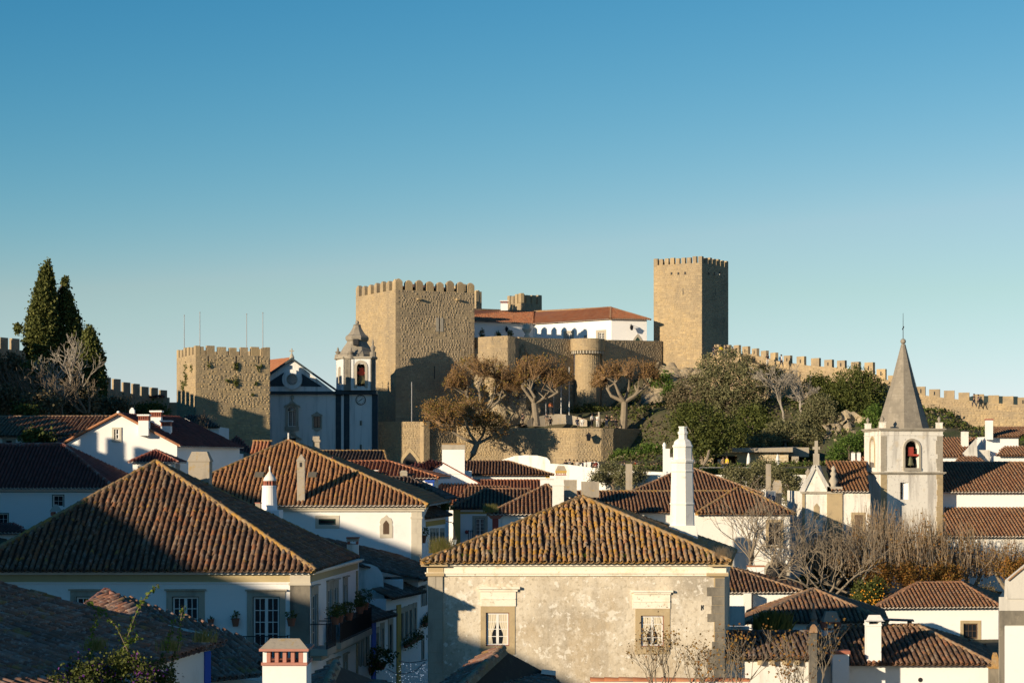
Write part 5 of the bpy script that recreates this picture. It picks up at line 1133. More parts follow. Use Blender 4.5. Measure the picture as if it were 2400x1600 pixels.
for px in (772, 779): 
    c = P(px, 1078, 119.9); H2t.part('vent_tile', MB().poly(c+V((-.1,0,0)), c+V((.1,0,0)), c+V((0,.05,.22))).poly(c+V((.1,0,0)), c+V((.1,.3,0)), c+V((0,.3,.2)), c+V((0,.05,.22))), BRICK)
b = P(741, 1075, 123.5); H2t.part('back_chimney', MB().obox(b+V((-.2,-.2,-1.2)), V((.42,0,0)), V((0,.42,0)), V((0,0,2.6))).obox(b+V((-.26,-.26,.55)), V((.54,0,0)), V((0,.54,0)), V((0,0,.10))).obox(b+V((-.26,-.26,1.05)), V((.54,0,0)), V((0,.54,0)), V((0,0,.12))), CONC, label='slim stone chimney with two collars at the back')
b = P(613, 1067, 121.5); bc = H2t.part('back_chimney', MB().obox(P(591, 1095, 121.2), V((43*.026,0,0)), V((0,.8,0)), V((0,0,35*.026))), WHITE, label='white block with a little tile roof')
bcf = [P(588, 1062, 120.9), P(637, 1062, 120.9), P(635, 1034, 122.2), P(592, 1034, 122.2)]
roof(H2t, [bcf], [(bcf[3], bcf[2], .08)], .21, .36, T_orange, DECKO, CAPO, capparts=False, name='chimney_roof')

# ---- street row behind the left house, in shade
def street_house(label, fx, Yr, eave_py, roofpix, slope_up, cols=(), trims=(), tm=None, zb=-16, limit=150):
    A, B = (X_(fx[0], Yr[0]), Yr[0]), (X_(fx[1], Yr[1]), Yr[1]); f = Fac(A, B); th = Thing('street_house', label, 'house', (A[0], A[1], CZ+zb))
    zt = Zp(eave_py, Yr[0]); hs = [f.rect(c) for c in cols]; m = MB(); f.wall(m, CZ+zb, zt, hs, .14); bk = V((-7, .8, 0))
    a, b = f.pt(0, CZ+zb), f.pt(f.L, CZ+zb); h = V((0, 0, zt-CZ-zb))
    for p, q in ((b, b+bk), (b+bk, a+bk), (a+bk, a)): m.poly(p, q, q+h, p+h)
    th.part('wall', m, WHITE)
    for h_ in hs: window(th, f, h_, (h_[0]-.2, h_[1], h_[2]+.2, h_[3]+.3), 2, 3, .12, TRIM, GREEN, GREEN, True)
    e0, e1 = f.pt(-.1, zt, .35), f.pt(f.L+.2, zt, .35); v = (-f.n*math.cos(slope_up)+V((0, 0, math.sin(slope_up))))
    pl = plane_face(e0, e1, e0+v*4, roofpix) if roofpix else [e0, e1, e1+v*5, e0+v*5]
    if roofpix: pl = [e0, e1]+pl
    roof(th, [pl], [], .25, .38, tm or T_dark, DECK, wave=.04, limit=limit); return th, f
s3, sf3 = street_house('shaded street house with blue corner band behind the left town house', (826, 905), (97, 103), 1464, ((922, 1428), (914, 1366), (880, 1352), (819, 1330), (800, 1400)), .42, ((836, 1488, 841, 1560), (846, 1482, 851, 1560), (857, 1475, 863, 1560), (881, 1482, 886, 1545), (894, 1472, 898, 1540)))
s0 = sf3.sz(870, 1500)[0]; s1 = sf3.sz(879, 1500)[0]; s3.part('corner_band', sf3.box(MB(), s0, CZ-16, s1, Zp(1466, 98), .06), BLUE)
s4, sf4 = street_house('shaded street house with yellow corner band, farther down the lane', (905, 980), (103, 108.5), 1402, ((992, 1388), (990, 1375), (944, 1362), (914, 1360), (880, 1385)), .40, ((912, 1462, 918, 1530), (939, 1436, 944, 1500), (949, 1432, 954, 1495), (959, 1428, 964, 1490), (970, 1424, 974, 1485)), limit=80)
s0 = sf4.sz(929, 1480)[0]; s1 = sf4.sz(938, 1480)[0]; s4.part('corner_band', sf4.box(MB(), s0, CZ-16, s1, Zp(1400, 104.5)-.4, .06), YEL)
s5, sf5 = street_house('last shaded house on the lane, under a long dark roof', (980, 1004), (108.5, 111.5), 1358, ((1004, 1321), (990, 1315), (840, 1280), (700, 1250), (840, 1326), (944, 1350)), .36, ((988, 1384, 991, 1420), (996, 1381, 999, 1418), (989, 1500, 992, 1545)), limit=250)
m = MB(); R = []
for yy in (104.5, 105.2): R.append([P(px, py, yy) for px, py in ((820, 1500), (906, 1500), (898, 1350), (893, 1338), (884, 1328), (870, 1322), (850, 1319), (838, 1321), (820, 1321))])
single('curved_wall', MB().loft(R), WHITE2, 'white wall with rounded top corner between two shaded street roofs', 'wall')
single('white_parapet', MB().obox(P(900, 1390, 106), V((44*106/F, 0, 0)), V((0, .4, 0)), V((0, 0, 33*106/F))), WHITE, 'small white parapet block beside the rounded wall', 'wall')
def window_box(label, f, pa, pb, mat):
    a, b = onf(f, *pa, .25), onf(f, *pb, .25); th = Thing('flower_box', label, 'flower box', (a+b)/2, 'flower boxes on the lane')
    th.part('box', MB().tube([a, b], .12, 6), TERRA); pts = np.concatenate([np.array(a.lerp(b, t/14))+nrs.normal(size=(40, 3))*np.array([.14, .14, .16])+np.array([0, 0, .12]) for t in range(15)]); v, fc = leaves(pts, .09); th.np_part('plants', v, fc, mat, kind='stuff')
window_box('long flower box under the windows beside the yellow band', sf4, (940, 1513), (978, 1490), L_dark)
window_box('red flower box on the last house of the lane', sf5, (984, 1464), (1003, 1445), L_dark)
for i, (px, py, r) in enumerate(((860, 1552, .9), (893, 1540, 1.0))):
    c = P(px, py, 100); th = Thing('hanging_plant', ['dark hanging plant basket on the lane, left one', 'larger dark hanging plant on the lane, right one'][i], 'plant', c, 'hanging plants on the lane'); v, fc = leaves(blob_points([((c.x, c.y, c.z), (r*.8, r*.6, r*.55))], 700, .2, 12), .1); th.np_part('foliage', v, fc, L_dark); th.part('basket', MB().lathe(c-V((0,0,.6)), [(.15, 0), (.3, .3), (.3, .36)], 10), TERRA)
BULB = bpy.data.materials.new('lit fairy bulb'); BULB.use_nodes = True; e_ = BULB.node_tree.nodes['Principled BSDF']; e_.inputs['Emission Color'].default_value = (.75, .85, 1, 1); e_.inputs['Emission Strength'].default_value = 1.0
for k, (lab, pts) in enumerate((('upper garland of tiny lights over the lane', ((935, 1548), (960, 1552), (985, 1549), (1001, 1545))), ('lower garland of tiny lights hanging over the lane', ((906, 1566), (925, 1576), (950, 1578), (975, 1570), (996, 1550))))):
    th = Thing('light_garland', lab, 'fairy lights', P(*pts[1], 97+k), 'light garlands over the lane'); pp = [P(px, py, 97+k) for px, py in pts]; th.part('cable', MB().tube(pp, .022, 5), material('garland cable', (.2, .2, .22)))
    m = MB()
    for i in range(34):
        t = rnd.random()*(len(pp)-1); j = int(t); q = pp[j].lerp(pp[j+1], t-j)-V((0, rnd.uniform(0, .2), rnd.uniform(.05, .75))); m.ball(q, .013, 5, 3)
    th.part('bulbs', m, BULB, kind='stuff')

# ---- left: red roofed house, gable house, long brown roof
L2, f, hs = simple_house('white_house', 'shaded white house with dark red hip roof at the left edge', (-120, 262), 1146, 138, 9, WHITE, ((124, 1160, 149, 1187), (-4, 1203, 19, 1229)))
for h in hs: window(L2, f, h, (h[0]-.05, h[1], h[2]+.05, h[3]+.05), 2, 2, .12, GREEN, WOODW, WOODW, False)
hip2(L2, P(-140, 1143, 137.6), P(268, 1143, 137.6), P(306, 1116, 149), P(-100, 1116, 149), P(-60, 1043, 143), P(146, 1041, 143), sp=.262, row=.38, tm=T_red, dm=DECKR, capm=CAPR, parts=False, eavem=EAVEW, wave=.004)
L2.part('gutter_pipe', MB().tube([f.pt(0, Zp(1152, 138), .05), f.pt(f.L, Zp(1152, 138), .05)], .02, 4), IRON_HOLE)
th, f2_, _ = simple_house('lean_to', 'small lean to with dark red roof at the left edge below the red roofed house', (-60, 62), 1248, 128, 4, WHITE)
roof(th, [[P(-60, 1248, 127.6), P(68, 1248, 127.6), P(36, 1230, 131), P(-60, 1226, 131)]], [], .25, .38, T_red, DECKR, parts=False, eavem=EAVEW)
single('wall_planter', MB().lathe(P(39, 1236, 137.7), [(.1, 0), (.13, .2), (.16, .22)], 8), IRON_HOLE, 'dark wall lamp on the shaded wall above the small lean to', 'lamp')
th = Thing('chimney', 'small white chimney with pyramid stone hood before the shaded red roofed house', 'chimney', P(131, 1225, 125)); k = 125/F
th.part('shaft', MB().obox(P(119, 1240, 125), V((24*k,0,0)), V((0,.5,0)), V((0,0,31*k))), WHITE); th.part('brick', MB().obox(P(118.5, 1208, 124.9), V((8*k,0,0)), V((0,.5,0)), V((0,0,9*k))), BRICK); th.part('brick', MB().obox(P(134.5, 1208, 124.9), V((9*k,0,0)), V((0,.5,0)), V((0,0,9*k))), BRICK)
th.part('hood', MB().loft([[P(px, 1198, y) for px, y in ((116, 124.7), (146, 124.7), (146, 125.7), (116, 125.7))], [P(px, py, y) for px, py, y in ((118, 1194, 124.8), (144, 1194, 124.8), (144, 1194, 125.6), (118, 1194, 125.6))], [P(px, 1181, y) for px, y in ((128, 125.1), (134, 125.1), (134, 125.3), (128, 125.3))]]), TRIM)
# gable house
Y = 150; GHt = Thing('gable_house', 'white gabled house with red roof, attic window and three brick vented chimneys', 'house', P(280, 1200, Y))
gA, gB = P(60, 1042, Y), P(415, 1044, Y); f = Fac(gA.xy, gB.xy); ax = f.sz(279, 972); zl = f.sz(153, 1040)[1]; zr = f.sz(415, 1044)[1]; sl = f.sz(153, 1040)[0]
m = MB(); zb = CZ-10; e0 = f.pt(sl-4.2, zl-2.2); m.poly(f.pt(sl-4.2, zb), f.pt(f.L, zb), f.pt(f.L, zr), f.pt(*ax), f.pt(sl, zl), e0)
back = V((3.4, 9.6, 0)); gr = Fac(f.pt(f.L, 0).xy, (f.pt(f.L, 0)+back).xy); zr2 = zr
m.poly(f.pt(f.L, zb), f.pt(f.L, zb)+back, f.pt(f.L, zr2)+back, f.pt(f.L, zr)); m.poly(f.pt(f.L, zb)+back, f.pt(sl-4.2, zb)+back, e0+back, f.pt(*ax)+back, f.pt(f.L, zr2)+back)
GHt.part('wall', m, WHITE)
h = f.rect((268, 1006, 280, 1029)); o = f.rect((262.5, 1001, 285, 1035)); fo = GHt.part('window_frame', MB().add([], []), TRIML)
for nm, r in (('jamb', (o[0], o[1], h[0], o[3])), ('jamb', (h[2], o[1], o[2], o[3])), ('lintel', (h[0], h[3], h[2], o[3])), ('sill', (h[0], o[1], h[2], h[1]))): GHt.part(nm, f.box(MB(), *r, .10), TRIML, fo)
GHt.part('pane', f.box(MB(), h[0], h[1], h[2], h[3], .012), GLASS, fo); GHt.part('sash', f.box(f.box(f.box(f.box(MB(), h[0]+.10, h[1], h[0]+.16, h[3], .05), h[2]-.09, h[1], h[2], h[3], .05), h[0]+.16, (h[1]+h[3])/2-.03, h[2]-.09, (h[1]+h[3])/2+.03, .045), h[0]+.16, h[1], h[2]-.09, h[1]+.06, .045), WOODW, fo)
fo2 = fo
A0 = f.pt(*ax, .25)+V((0,0,.08)); A1 = A0+back*.92+V((0, 0, -.25)); R0 = f.pt(f.L+.25, zr-.12, .25)+V((0,0,.08)); R1 = R0+back*1.02; L0 = f.pt(sl-4.4, zl-2.3, .25)+V((0,0,.08)); L1 = L0+back
roof(GHt, [[R0, R1, A1, A0], [L1, L0, A0, A1]], [(A0, A1, .10)], .262, .38, T_red, DECKR, CAPR, parts=False, eavem=EAVEW, wave=.004)
GHt.part('verge', MB().tube([L0+V((0,-.02,.03)), f.pt(sl, zl, .27)+V((0,0,.14)), A0+V((0,-.02,.05))], .09, 6).tube([A0+V((0,-.02,.05)), R0+V((0,-.02,.03))], .09, 6), T_orange)
GHt.part('ridge_ball', MB().ball(A0+V((0,0,.1)), .13, 8, 6), WHITE, smooth=True)
gn = (R1-R0).cross(A0-R0).normalized()
for cx, pt_, pw, ytop, lab in ((338, 1002, 27, 971, 'nearest vented chimney'), (367, 996, 27, 962, 'tallest vented chimney at the back'), (390, 1012, 26, 985, 'lowest vented chimney to the right')):
    c = hit(cx, pt_, R0, gn); k = c.y/F; hgt = (pt_-ytop)*k; chimney(GHt, c-V((0, 0, .6)), pw*k*.88, .75, hgt+.6, WHITE, 'ventslab', WHITE, label=lab, holes=5)
GHt.part('ridge_finial', MB().loft([[P(309+x, 978, 158) +V((0,y,0)) for x, y in ((-6, 0), (6, 0), (6, .4), (-6, .4))], [P(309+x, 962, 158)+V((0,y,0)) for x, y in ((-6, 0), (6, 0), (6, .4), (-6, .4))], [P(309+x, 955, 158)+V((0,y,0)) for x, y in ((-2, .1), (2, .1), (2, .3), (-2, .3))]]), WHITE, label='rounded white block')
# porch turret
Y = 140; PT = Thing('porch_turret', 'small white porch with dark red hip roof before the gabled house', 'house', P(360, 1150, Y))
k = Y/F; x0, x1 = X_(311, Y), X_(409, Y); m = MB()
for a in (x0, x1-.36, (x0+x1)/2-.15): m.obox((a, Y, CZ-8), (.36, 0, 0), (0, .36, 0), (0, 0, Zp(1085, Y)-CZ+8))
m.obox((x0-.003, Y-.003, Zp(1092, Y)), (x1-x0+.006, 0, 0), (0, .4, 0), (0, 0, .26)); m.obox((x0, Y+2.4, CZ-8), (x1-x0, 0, 0), (0, .2, 0), (0, 0, Zp(1086, Y)-CZ+8)); PT.part('pillars', m, WHITE)
FL, FR = P(301, 1082, Y-.3), P(418, 1082, Y-.3); pyramid_roof(PT, FL, FR, FR+V((0,3.2,0)), FL+V((0,3.2,0)), P(365, 1055, Y+1.3), sp=.22, row=.35, tm=T_red, dm=DECKR, capm=CAPR, parts=False, eavem=EAVEW, capr=.09)
# long brown roof house, far left
L1t, f, hs = simple_house('long_house', 'long low house with brown roof half in sun at the far left', (-150, 250), 1020, 163, 10, WHITE2, ((14, 1032, 28, 1050),), zb=-6)
window(L1t, f, hs[0], (hs[0][0]-.3, hs[0][1], hs[0][2]+.3, hs[0][3]+.2), 1, 1, .2, TRIM, GREEN, GREEN, False)
a0, a1, a2, a3 = P(-170, 1022, 162.6), P(255, 1020, 162.6), P(290, 976, 168.5), P(-170, 977, 168.5)
roof(L1t, [[a0, a1, a2, a3]], [(a3, a2, .1)], .30, .5, T_brown, DECK, CAPB, parts=False, wave=.05)
th, f, _ = simple_house('shed', 'tiny dark red roofed shed left of the white gable', (108, 165), 1043, 158, 3, WHITE, zb=-6); roof(th, [[P(104, 1042, 157.7), P(170, 1042, 157.7), P(165, 1026, 160), P(108, 1027, 160)]], [], .26, .4, T_red, DECKR, parts=False)
# houses by the church, in shade
th, f, _ = simple_house('white_house', 'shaded white house with dark roof before the lower castle tower', (422, 513), 1000, 225, 8, WHITE, zb=-2); roof(th, [[P(405, 1001, 224.6), P(516, 1001, 224.6), P(478, 975, 229), P(440, 972, 229)]], [], .32, .5, T_dark, DECK, parts=False)
th, f, _ = simple_house('low_house', 'low dark roofed house behind the gabled house, right end', (455, 550), 1062, 185, 6, WHITE, zb=-6); roof(th, [[P(440, 1062, 184.6), P(552, 1062, 184.6), P(500, 1027, 189), P(460, 1026, 189)]], [], .3, .45, T_dark, DECK, parts=False)
th, f, _ = simple_house('white_house', 'shaded house with dark red roof at the foot of the church', (522, 590), 1066, 205, 7, WHITE, zb=-5, holes=()); roof(th, [[P(515, 1065, 204.6), P(600, 1065, 204.6), P(558, 1023, 209), P(550, 1023, 209)]], [], .3, .45, T_red, DECKR, parts=False); s0, _, s1, _ = f.rect((547, 1070, 556, 1090)); th.part('yellow_pilaster', f.box(MB(), s0, CZ-5, s1, Zp(1068, 205), .06), YEL)
th, f, _ = simple_house('house_front', 'sliver of white house with red tile eave beside the concrete chimney', (508, 535), 1066, 180, 4, WHITE, zb=-6); roof(th, [[P(506, 1068, 179.6), P(536, 1066, 179.6), P(533, 1060, 181), P(506, 1061, 181)]], [], .3, .4, T_orange, DECKO, parts=False)
# church side: brown roof strip
th, f, _ = simple_house('low_house', 'low house with dark tile roof and orange ridge end below the church clock', (760, 900), 1079, 150, 5, WHITE, zb=-9); a = [P(745, 1080, 149.6), P(907, 1080, 149.6), P(900, 1057, 153), P(749, 1057, 153)]; roof(th, [a], [(a[3], a[2], .1), (a[2], a[1], .1)], .262, .4, T_dark, DECK, CAPO, parts=False)
# C1 red roofed house with blue corner
C1, f, _ = simple_house('white_house', 'white house with bright orange roof and cobalt blue corner', (800, 1018), 1122, 135, 7, WHITE, zb=-11)
FL, FR = P(770, 1119, 134.6), P(1028, 1119, 134.6); BR = FR+V((.5, 8, 0)); BL = FL+V((.5, 8, 0)); hip2(C1, FL, FR, BR, BL, P(800, 1082, 139), P(909, 1081, 139), sp=.262, row=.38, tm=T_orange, dm=DECKO, capm=T_orange, parts=False, eavem=EAVEW, wave=.006, capr=.10)
s0, _, s1, _ = f.rect((1002, 1130, 1017, 1150)); C1.part('blue_pilaster', f.box(MB(), s0, CZ-11, s1, Zp(1128, 135), .06), BLUE); s0, _, s1, _ = f.rect((996, 1130, 1019, 1150)); C1.part('blue_capital', f.box(MB(), s0, Zp(1128.5, 135), s1, Zp(1121, 135), .16), BLUE)
s0, _, s1, _ = f.rect((1003, 1130, 1014, 1137)); C1.part('render_patch', f.box(MB(), s0, Zp(1137, 135), s1, Zp(1132, 135), .075), WHITE)
for px0, px1, py0, py1, mt, cp_ in ((853, 885, 1101, 1116, BRICK, WHITE), (938, 955, 1102, 1118, CONC, CONC)):
    c = on_roof((px0+px1)/2, py1, FL, FR, P(800, 1082, 139)); w = (px1-px0)*.029; chh = chimney(C1, c-V((0,0,.3)), w, .5, (py1-py0)*.029+.3, mt, 'frustum' if mt is CONC else 'slab', cp_, label='brick vent chimney' if mt is BRICK else 'little hooded stone chimney')
# darker roofs in front of it
th, f, _ = simple_house('white_house', 'white house with dark tile roof in shade below the blue corner', (890, 1044), 1169, 128, 7, WHITE, zb=-12); FL, FR = P(860, 1170, 127.6), P(1047, 1170, 127.6); hip2(th, FL, FR, FR+V((.4, 8, 0)), FL+V((.4, 8, 0)), P(880, 1118, 132), P(960, 1119, 132), sp=.262, row=.38, tm=T_dark, dm=DECK, capm=T_dark, parts=False, capr=.09)
th, f, _ = simple_house('white_house', 'house corner with blue eave band and orange lichened ridge', (840, 975), 1166, 123, 5, BLUE, zb=-12); FL, FR = P(830, 1163, 122.6), P(983, 1161, 122.6); hip2(th, FL, FR, FR+V((.3, 6, 0)), FL+V((.3, 6, 0)), P(850, 1119, 126), P(884, 1119, 126), sp=.262, row=.38, tm=T_dark, dm=DECK, capm=CAPO, parts=False, eavem=EAVEW, capr=.12)
# lane house left with five windows
th = Thing('lane_house', 'shaded white house with ochre band and five tall windows on the lane', 'house', P(1020, 1300, 122)); f = Fac(P(985, 1215, 119).xy, P(1043, 1209, 127).xy); zt = Zp(1212, 121); hs = [f.rect((a, 1246, a+3.6, 1290)) for a in (1008.5, 1015.5, 1023, 1031.5, 1036.5)]; m = MB(); f.wall(m, CZ-13, zt, hs, .12); a, b = f.pt(0, CZ-13), f.pt(f.L, CZ-13); bk = V((-6, 1, 0)); hh = V((0,0,zt-CZ+13)); m.poly(b, b+bk, b+bk+hh, b+hh).poly(b+bk, a+bk, a+bk+hh, b+bk+hh); th.part('wall', m, WHITE)
for h in hs: window(th, f, h, (h[0]-.12, h[1], h[2]+.12, h[3]+.25), 2, 4, .1, TRIM, GREEN, GREEN, False)
th.part('ochre_band', f.box(MB(), .02, zt-.55, f.L-.02, zt-.25, .04), YEL); e0, e1 = f.pt(-.2, zt, .35), f.pt(f.L+.5, zt, .35); vv = (-f.n*.9+V((0,0,.42))); roof(th, [[e0, e1, e1+vv*2.6, e0+vv*5]], [], .25, .38, T_dark, DECK, parts=False)
tuft('roof_plant', 'dark leafy weed on the shaded lane roof right end', P(1046, 1195, 127), 160, .6, .5, L_dark, cat='plant')
pot_plant('hanging terracotta pot plant beside the lit stone pilaster on the lane', P(991, 1272, 116), .22, .4, .55, 300)
lt = Thing('street_lantern', 'black street lantern on a bracket in the shaded lane', 'lantern', P(1066, 1270, 110)); b = P(1066, 1263, 110)
lt.part('glass', MB().loft([[b+V((x*w, y*w, zz)) for x, y in ((-1,-1),(1,-1),(1,1),(-1,1))] for zz, w in ((-.28, .07), (.0, .12))]), material('lantern glass', (.25,.28,.30), [], .2)); lt.part('frame', MB().loft([[b+V((x*w, y*w, zz)) for x, y in ((-1,-1),(1,-1),(1,1),(-1,1))] for zz, w in ((0, .16), (.12, .05), (.2, .02))]).tube([b+V((0,0,.2)), b+V((-.1,0,.9)), b+V((-.5,0,1.0))], .03, 5).tube([b+V((-.07,-.07,-.28)), b+V((-.12,-.12,0))], .015, 4).tube([b+V((.07,-.07,-.28)), b+V((.12,-.12,0))], .015, 4).ball(b+V((0,0,-.32)), .05, 6, 4), IRON_HOLE)
# house with yellow pilaster
C5, f, hs = simple_house('white_house', 'shaded white house with broad yellow pilaster and glazed door, centre', (1062, 1250), 1191, 140, 7, WHITE, ((1114, 1214, 1136, 1262),), zb=-12)
window(C5, f, hs[0], f.rect((1107, 1208, 1143, 1262)), 4, 5, .12, TRIM, WOODW, GREEN, True, name='glazed_door')
s0, _, s1, _ = f.rect((1062, 1200, 1079, 1250)); C5.part('yellow_pilaster', f.box(MB(), s0, CZ-12, s1, Zp(1191, 140), .07), YEL); s0, z0, s1, z1 = f.rect((1079, 1199, 1145, 1203.5)); C5.part('yellow_band', f.box(MB(), s0, z0, s1, z1, .05), YEL)
railing(C5, f, f.sz(1098, 1240)[0], f.sz(1108, 1240)[0], Zp(1265, 140), Zp(1243, 140), .3, .15)
p_ = onf(f, 1094, 1246, .25); C5.part('wall_pot', MB().ball(p_, .14, 8, 5), REDP)
FL, FR = P(1058, 1191, 139.6), P(1262, 1191, 139.6); hip2(C5, FL, FR, FR+V((0, 9, 0)), FL+V((0, 9, 0)), P(1137, 1146, 144.5), P(1240, 1146, 144.5), sp=.262, row=.38, tm=T_brown, dm=DECK, capm=T_brown, parts=False, capr=.09, wave=.008)
th, f, _ = simple_house('low_house', 'narrow tile roof stepping up behind the yellow pilaster house', (1075, 1200), 1175, 147, 4, WHITE, zb=-10); roof(th, [[P(1060, 1182, 146.6), P(1215, 1182, 146.6), P(1192, 1141, 150.5), P(1098, 1140, 150.5)]], [(P(1098, 1140, 150.5), P(1192, 1141, 150.5), .09)], .262, .38, T_brown, DECK, T_brown, parts=False, wave=.008)
th, f, _ = simple_house('long_house', 'long dark red roofed house across the centre', (1000, 1268), 1180, 151, 5, WHITE, zb=-10); a = [P(985, 1180, 150.6), P(1290, 1180, 150.6), P(1268, 1126, 157), P(1045, 1126.5, 157)]; roof(th, [a], [(a[3], a[2], .1), (a[0], a[3], .1)], .262, .38, T_orange, DECKO, T_orange, parts=False, wave=.006)
tuft('roof_plant', 'weed clump on the eave corner above the red pilaster', P(1150, 1200, 127.7), 200, .55, .5, GRASS, cat='plant')
# C6 lit house with red pilaster
C6, f, _ = simple_house('white_house', 'white house with brown hip roof and old red corner pilaster, centre', (1150, 1330), 1203, 128, 7, WHITE, zb=-12)
s0, _, s1, _ = f.rect((1154, 1215, 1168, 1250)); C6.part('red_pilaster', f.box(MB(), s0, CZ-12, s1, Zp(1215, 128), .06), REDP); C6.part('pink_corbel', MB().loft([[f.pt(a, z, d) for a, d in ((s0-.1-w, .05+w), (s1+.1+w, .05+w), (s1+.1+w, -.02), (s0-.1-w, -.02))] for z, w in ((Zp(1215, 128), .0), (Zp(1210, 128), .12), (Zp(1206, 128), .25), (Zp(1203.5, 128), .28))]), PINK)
s0, _, s1, _ = f.rect((1177, 1215, 1330, 1250)); C6.part('drainpipe', MB().tube([f.pt(s0, CZ-12, .05), f.pt(s0, Zp(1205, 128), .05)], .04, 6), WHITE)
FL, FR = P(1143, 1204, 127.6), P(1345, 1204, 127.6); hip2(C6, FL, FR, FR+V((1, 9, 0)), FL+V((1.6, 9, 0)), P(1279, 1137, 132.5), P(1284, 1137, 132.5), sp=.262, row=.38, tm=T_brown, dm=DECK, capm=CAPB, parts=False, eavem=EAVEW, wave=.012, capr=.11)
def block_chimney(label, px0, px1, py0, py1, Y, mat, cap='plain', capm=None, d=.7, **k):
    o = P((px0+px1)/2, py1, Y); th = Thing('chimney', label, 'chimney', o); s = Y/F
    chimney(th, o+V((0, d/2, 0)), (px1-px0)*s, d, (py1-py0)*s, mat, cap, capm, 'shaft', **k); return th
block_chimney('plain whitewashed chimney with chamfered top left of the lichened roof peak', 1295, 1321.5, 1122, 1200, 124.5, WHITE2, 'frustum', WHITE2)
block_chimney('wide grey concrete chimney block, left of the pair above the strip roof', 1322, 1352, 1124, 1165, 134, CONC)
block_chimney('flat grey concrete chimney block, right of the pair above the strip roof', 1363, 1404, 1128, 1165, 141, CONC)
block_chimney('yellow banded white chimney with brick lantern top', 1303, 1327, 1091, 1140, 152, WHITE2, 'vent', CONC, holes=5)
th = bpy.data.objects.get('chimney'); 
single('yellow_band', MB().obox(P(1302, 1108.5, 151.95), V((26*152/F, 0, 0)), V((0, .85, 0)), V((0, 0, 6.5*152/F))), YEL, 'yellow painted band round the white lantern topped chimney', 'band')
single('white_block', MB().obox(P(1266.5, 1150, 146), V((34*146/F, 0, 0)), V((0, 1, 0)), V((0, 0, 28*146/F))).obox(P(1265, 1122.5, 145.9), V((37*146/F, 0, 0)), V((0, 1.2, 0)), V((0, 0, 2.5*146/F))), WHITE, 'low white chimney block with orange tile edge by the brown hip roof', 'chimney')
block_chimney('tall narrow concrete pillar chimney before the white boundary wall', 1467, 1482, 1086.5, 1165, 150, CONC, d=.45)
# C3 gable with large chimney
C3 = Thing('gable_house', 'white gable with a very broad white chimney topped by orange lichen', 'house', P(1050, 1180, 156)); Y = 156; f = Fac((X_(985, Y), Y), (X_(1125, Y), Y)); m = MB()
g_ = lambda px, py, o=0: f.pt(*f.sz(px, py), o)
m.poly(g_(985, 1200), g_(1125, 1200), g_(1125, 1131), g_(1038, 1083), g_(997, 1109), g_(985, 1117)); m.poly(g_(1125, 1200), g_(1125, 1200)+V((1, 8, 0)), g_(1125, 1131)+V((1, 8, 0)), g_(1125, 1131)); C3.part('wall', m, WHITE)
roof(C3, [[g_(975, 1123, .1), g_(1038, 1083, .1), g_(1038, 1083)+V((-1.4, 8, .3)), g_(975, 1118)+V((-1.4, 8, .1))]], [], .3, .45, T_red, DECKR, parts=False, name='roof')
C3.part('verge', MB().tube([g_(1038, 1084, .05), g_(1125, 1132, .05)], .05, 5), T_red)
chm = C3.part('chimney', MB().obox(P(1036, 1110, Y-.05), V((53*Y/F, 0, 0)), V((0, 1, 0)), V((0, 0, 58*Y/F))), WHITE); C3.part('cap', MB().obox(P(1035, 1052.5, Y-.1), V((55*Y/F, 0, 0)), V((0, 1.1, 0)), V((0, 0, 10.5*Y/F))), TRIM, chm); C3.part('cap_tile', MB().obox(P(1036, 1042, Y-.06), V((53*Y/F, 0, 0)), V((0, 1.0, 0)), V((0, 0, 4*Y/F))), CAPO, chm)
th = Thing('low_house', 'small dark and red lean to roof left of the broad white chimney', 'house', P(1000, 1130, 170)); a = [P(940, 1112, 166), P(1010, 1112, 166), P(1036, 1083, 170), P(975, 1084, 170)]; roof(th, [a], [], .3, .45, T_red, DECKR, parts=False); th.part('wall', MB().obox(P(950, 1200, 167), V((2.4, 0, 0)), V((0, 3, 0)), V((0, 0, 88*167/F))), WHITE)
# C2 long lit house
C2, f, _ = simple_house('white_house', 'sunlit white house with brown roof and yellow corner below the boundary wall', (1100, 1288), 1112, 168, 7, WHITE, zb=-9)
s0, z0, s1, z1 = f.rect((1279, 1112, 1288, 1121)); C2.part('yellow_corner', f.box(MB(), s0, z0, s1+.02, z1, .05), YEL)
FL, FR = P(1075, 1112, 167.6), P(1297, 1112, 167.6); hip2(C2, FL, FR, FR+V((0, 10, 0)), FL+V((0, 10, 0)), P(1088, 1082, 172.5), P(1191, 1081, 172.5), sp=.262, row=.4, tm=T_brown, dm=DECK, capm=CAPB, parts=False, wave=.01, capr=.1)
single('white_block', MB().obox(P(1085, 1125, 163), V((20*163/F, 0, 0)), V((0, .8, 0)), V((0, 0, 22*163/F))), WHITE, 'small shaded white parapet block right of the broad chimney', 'wall')
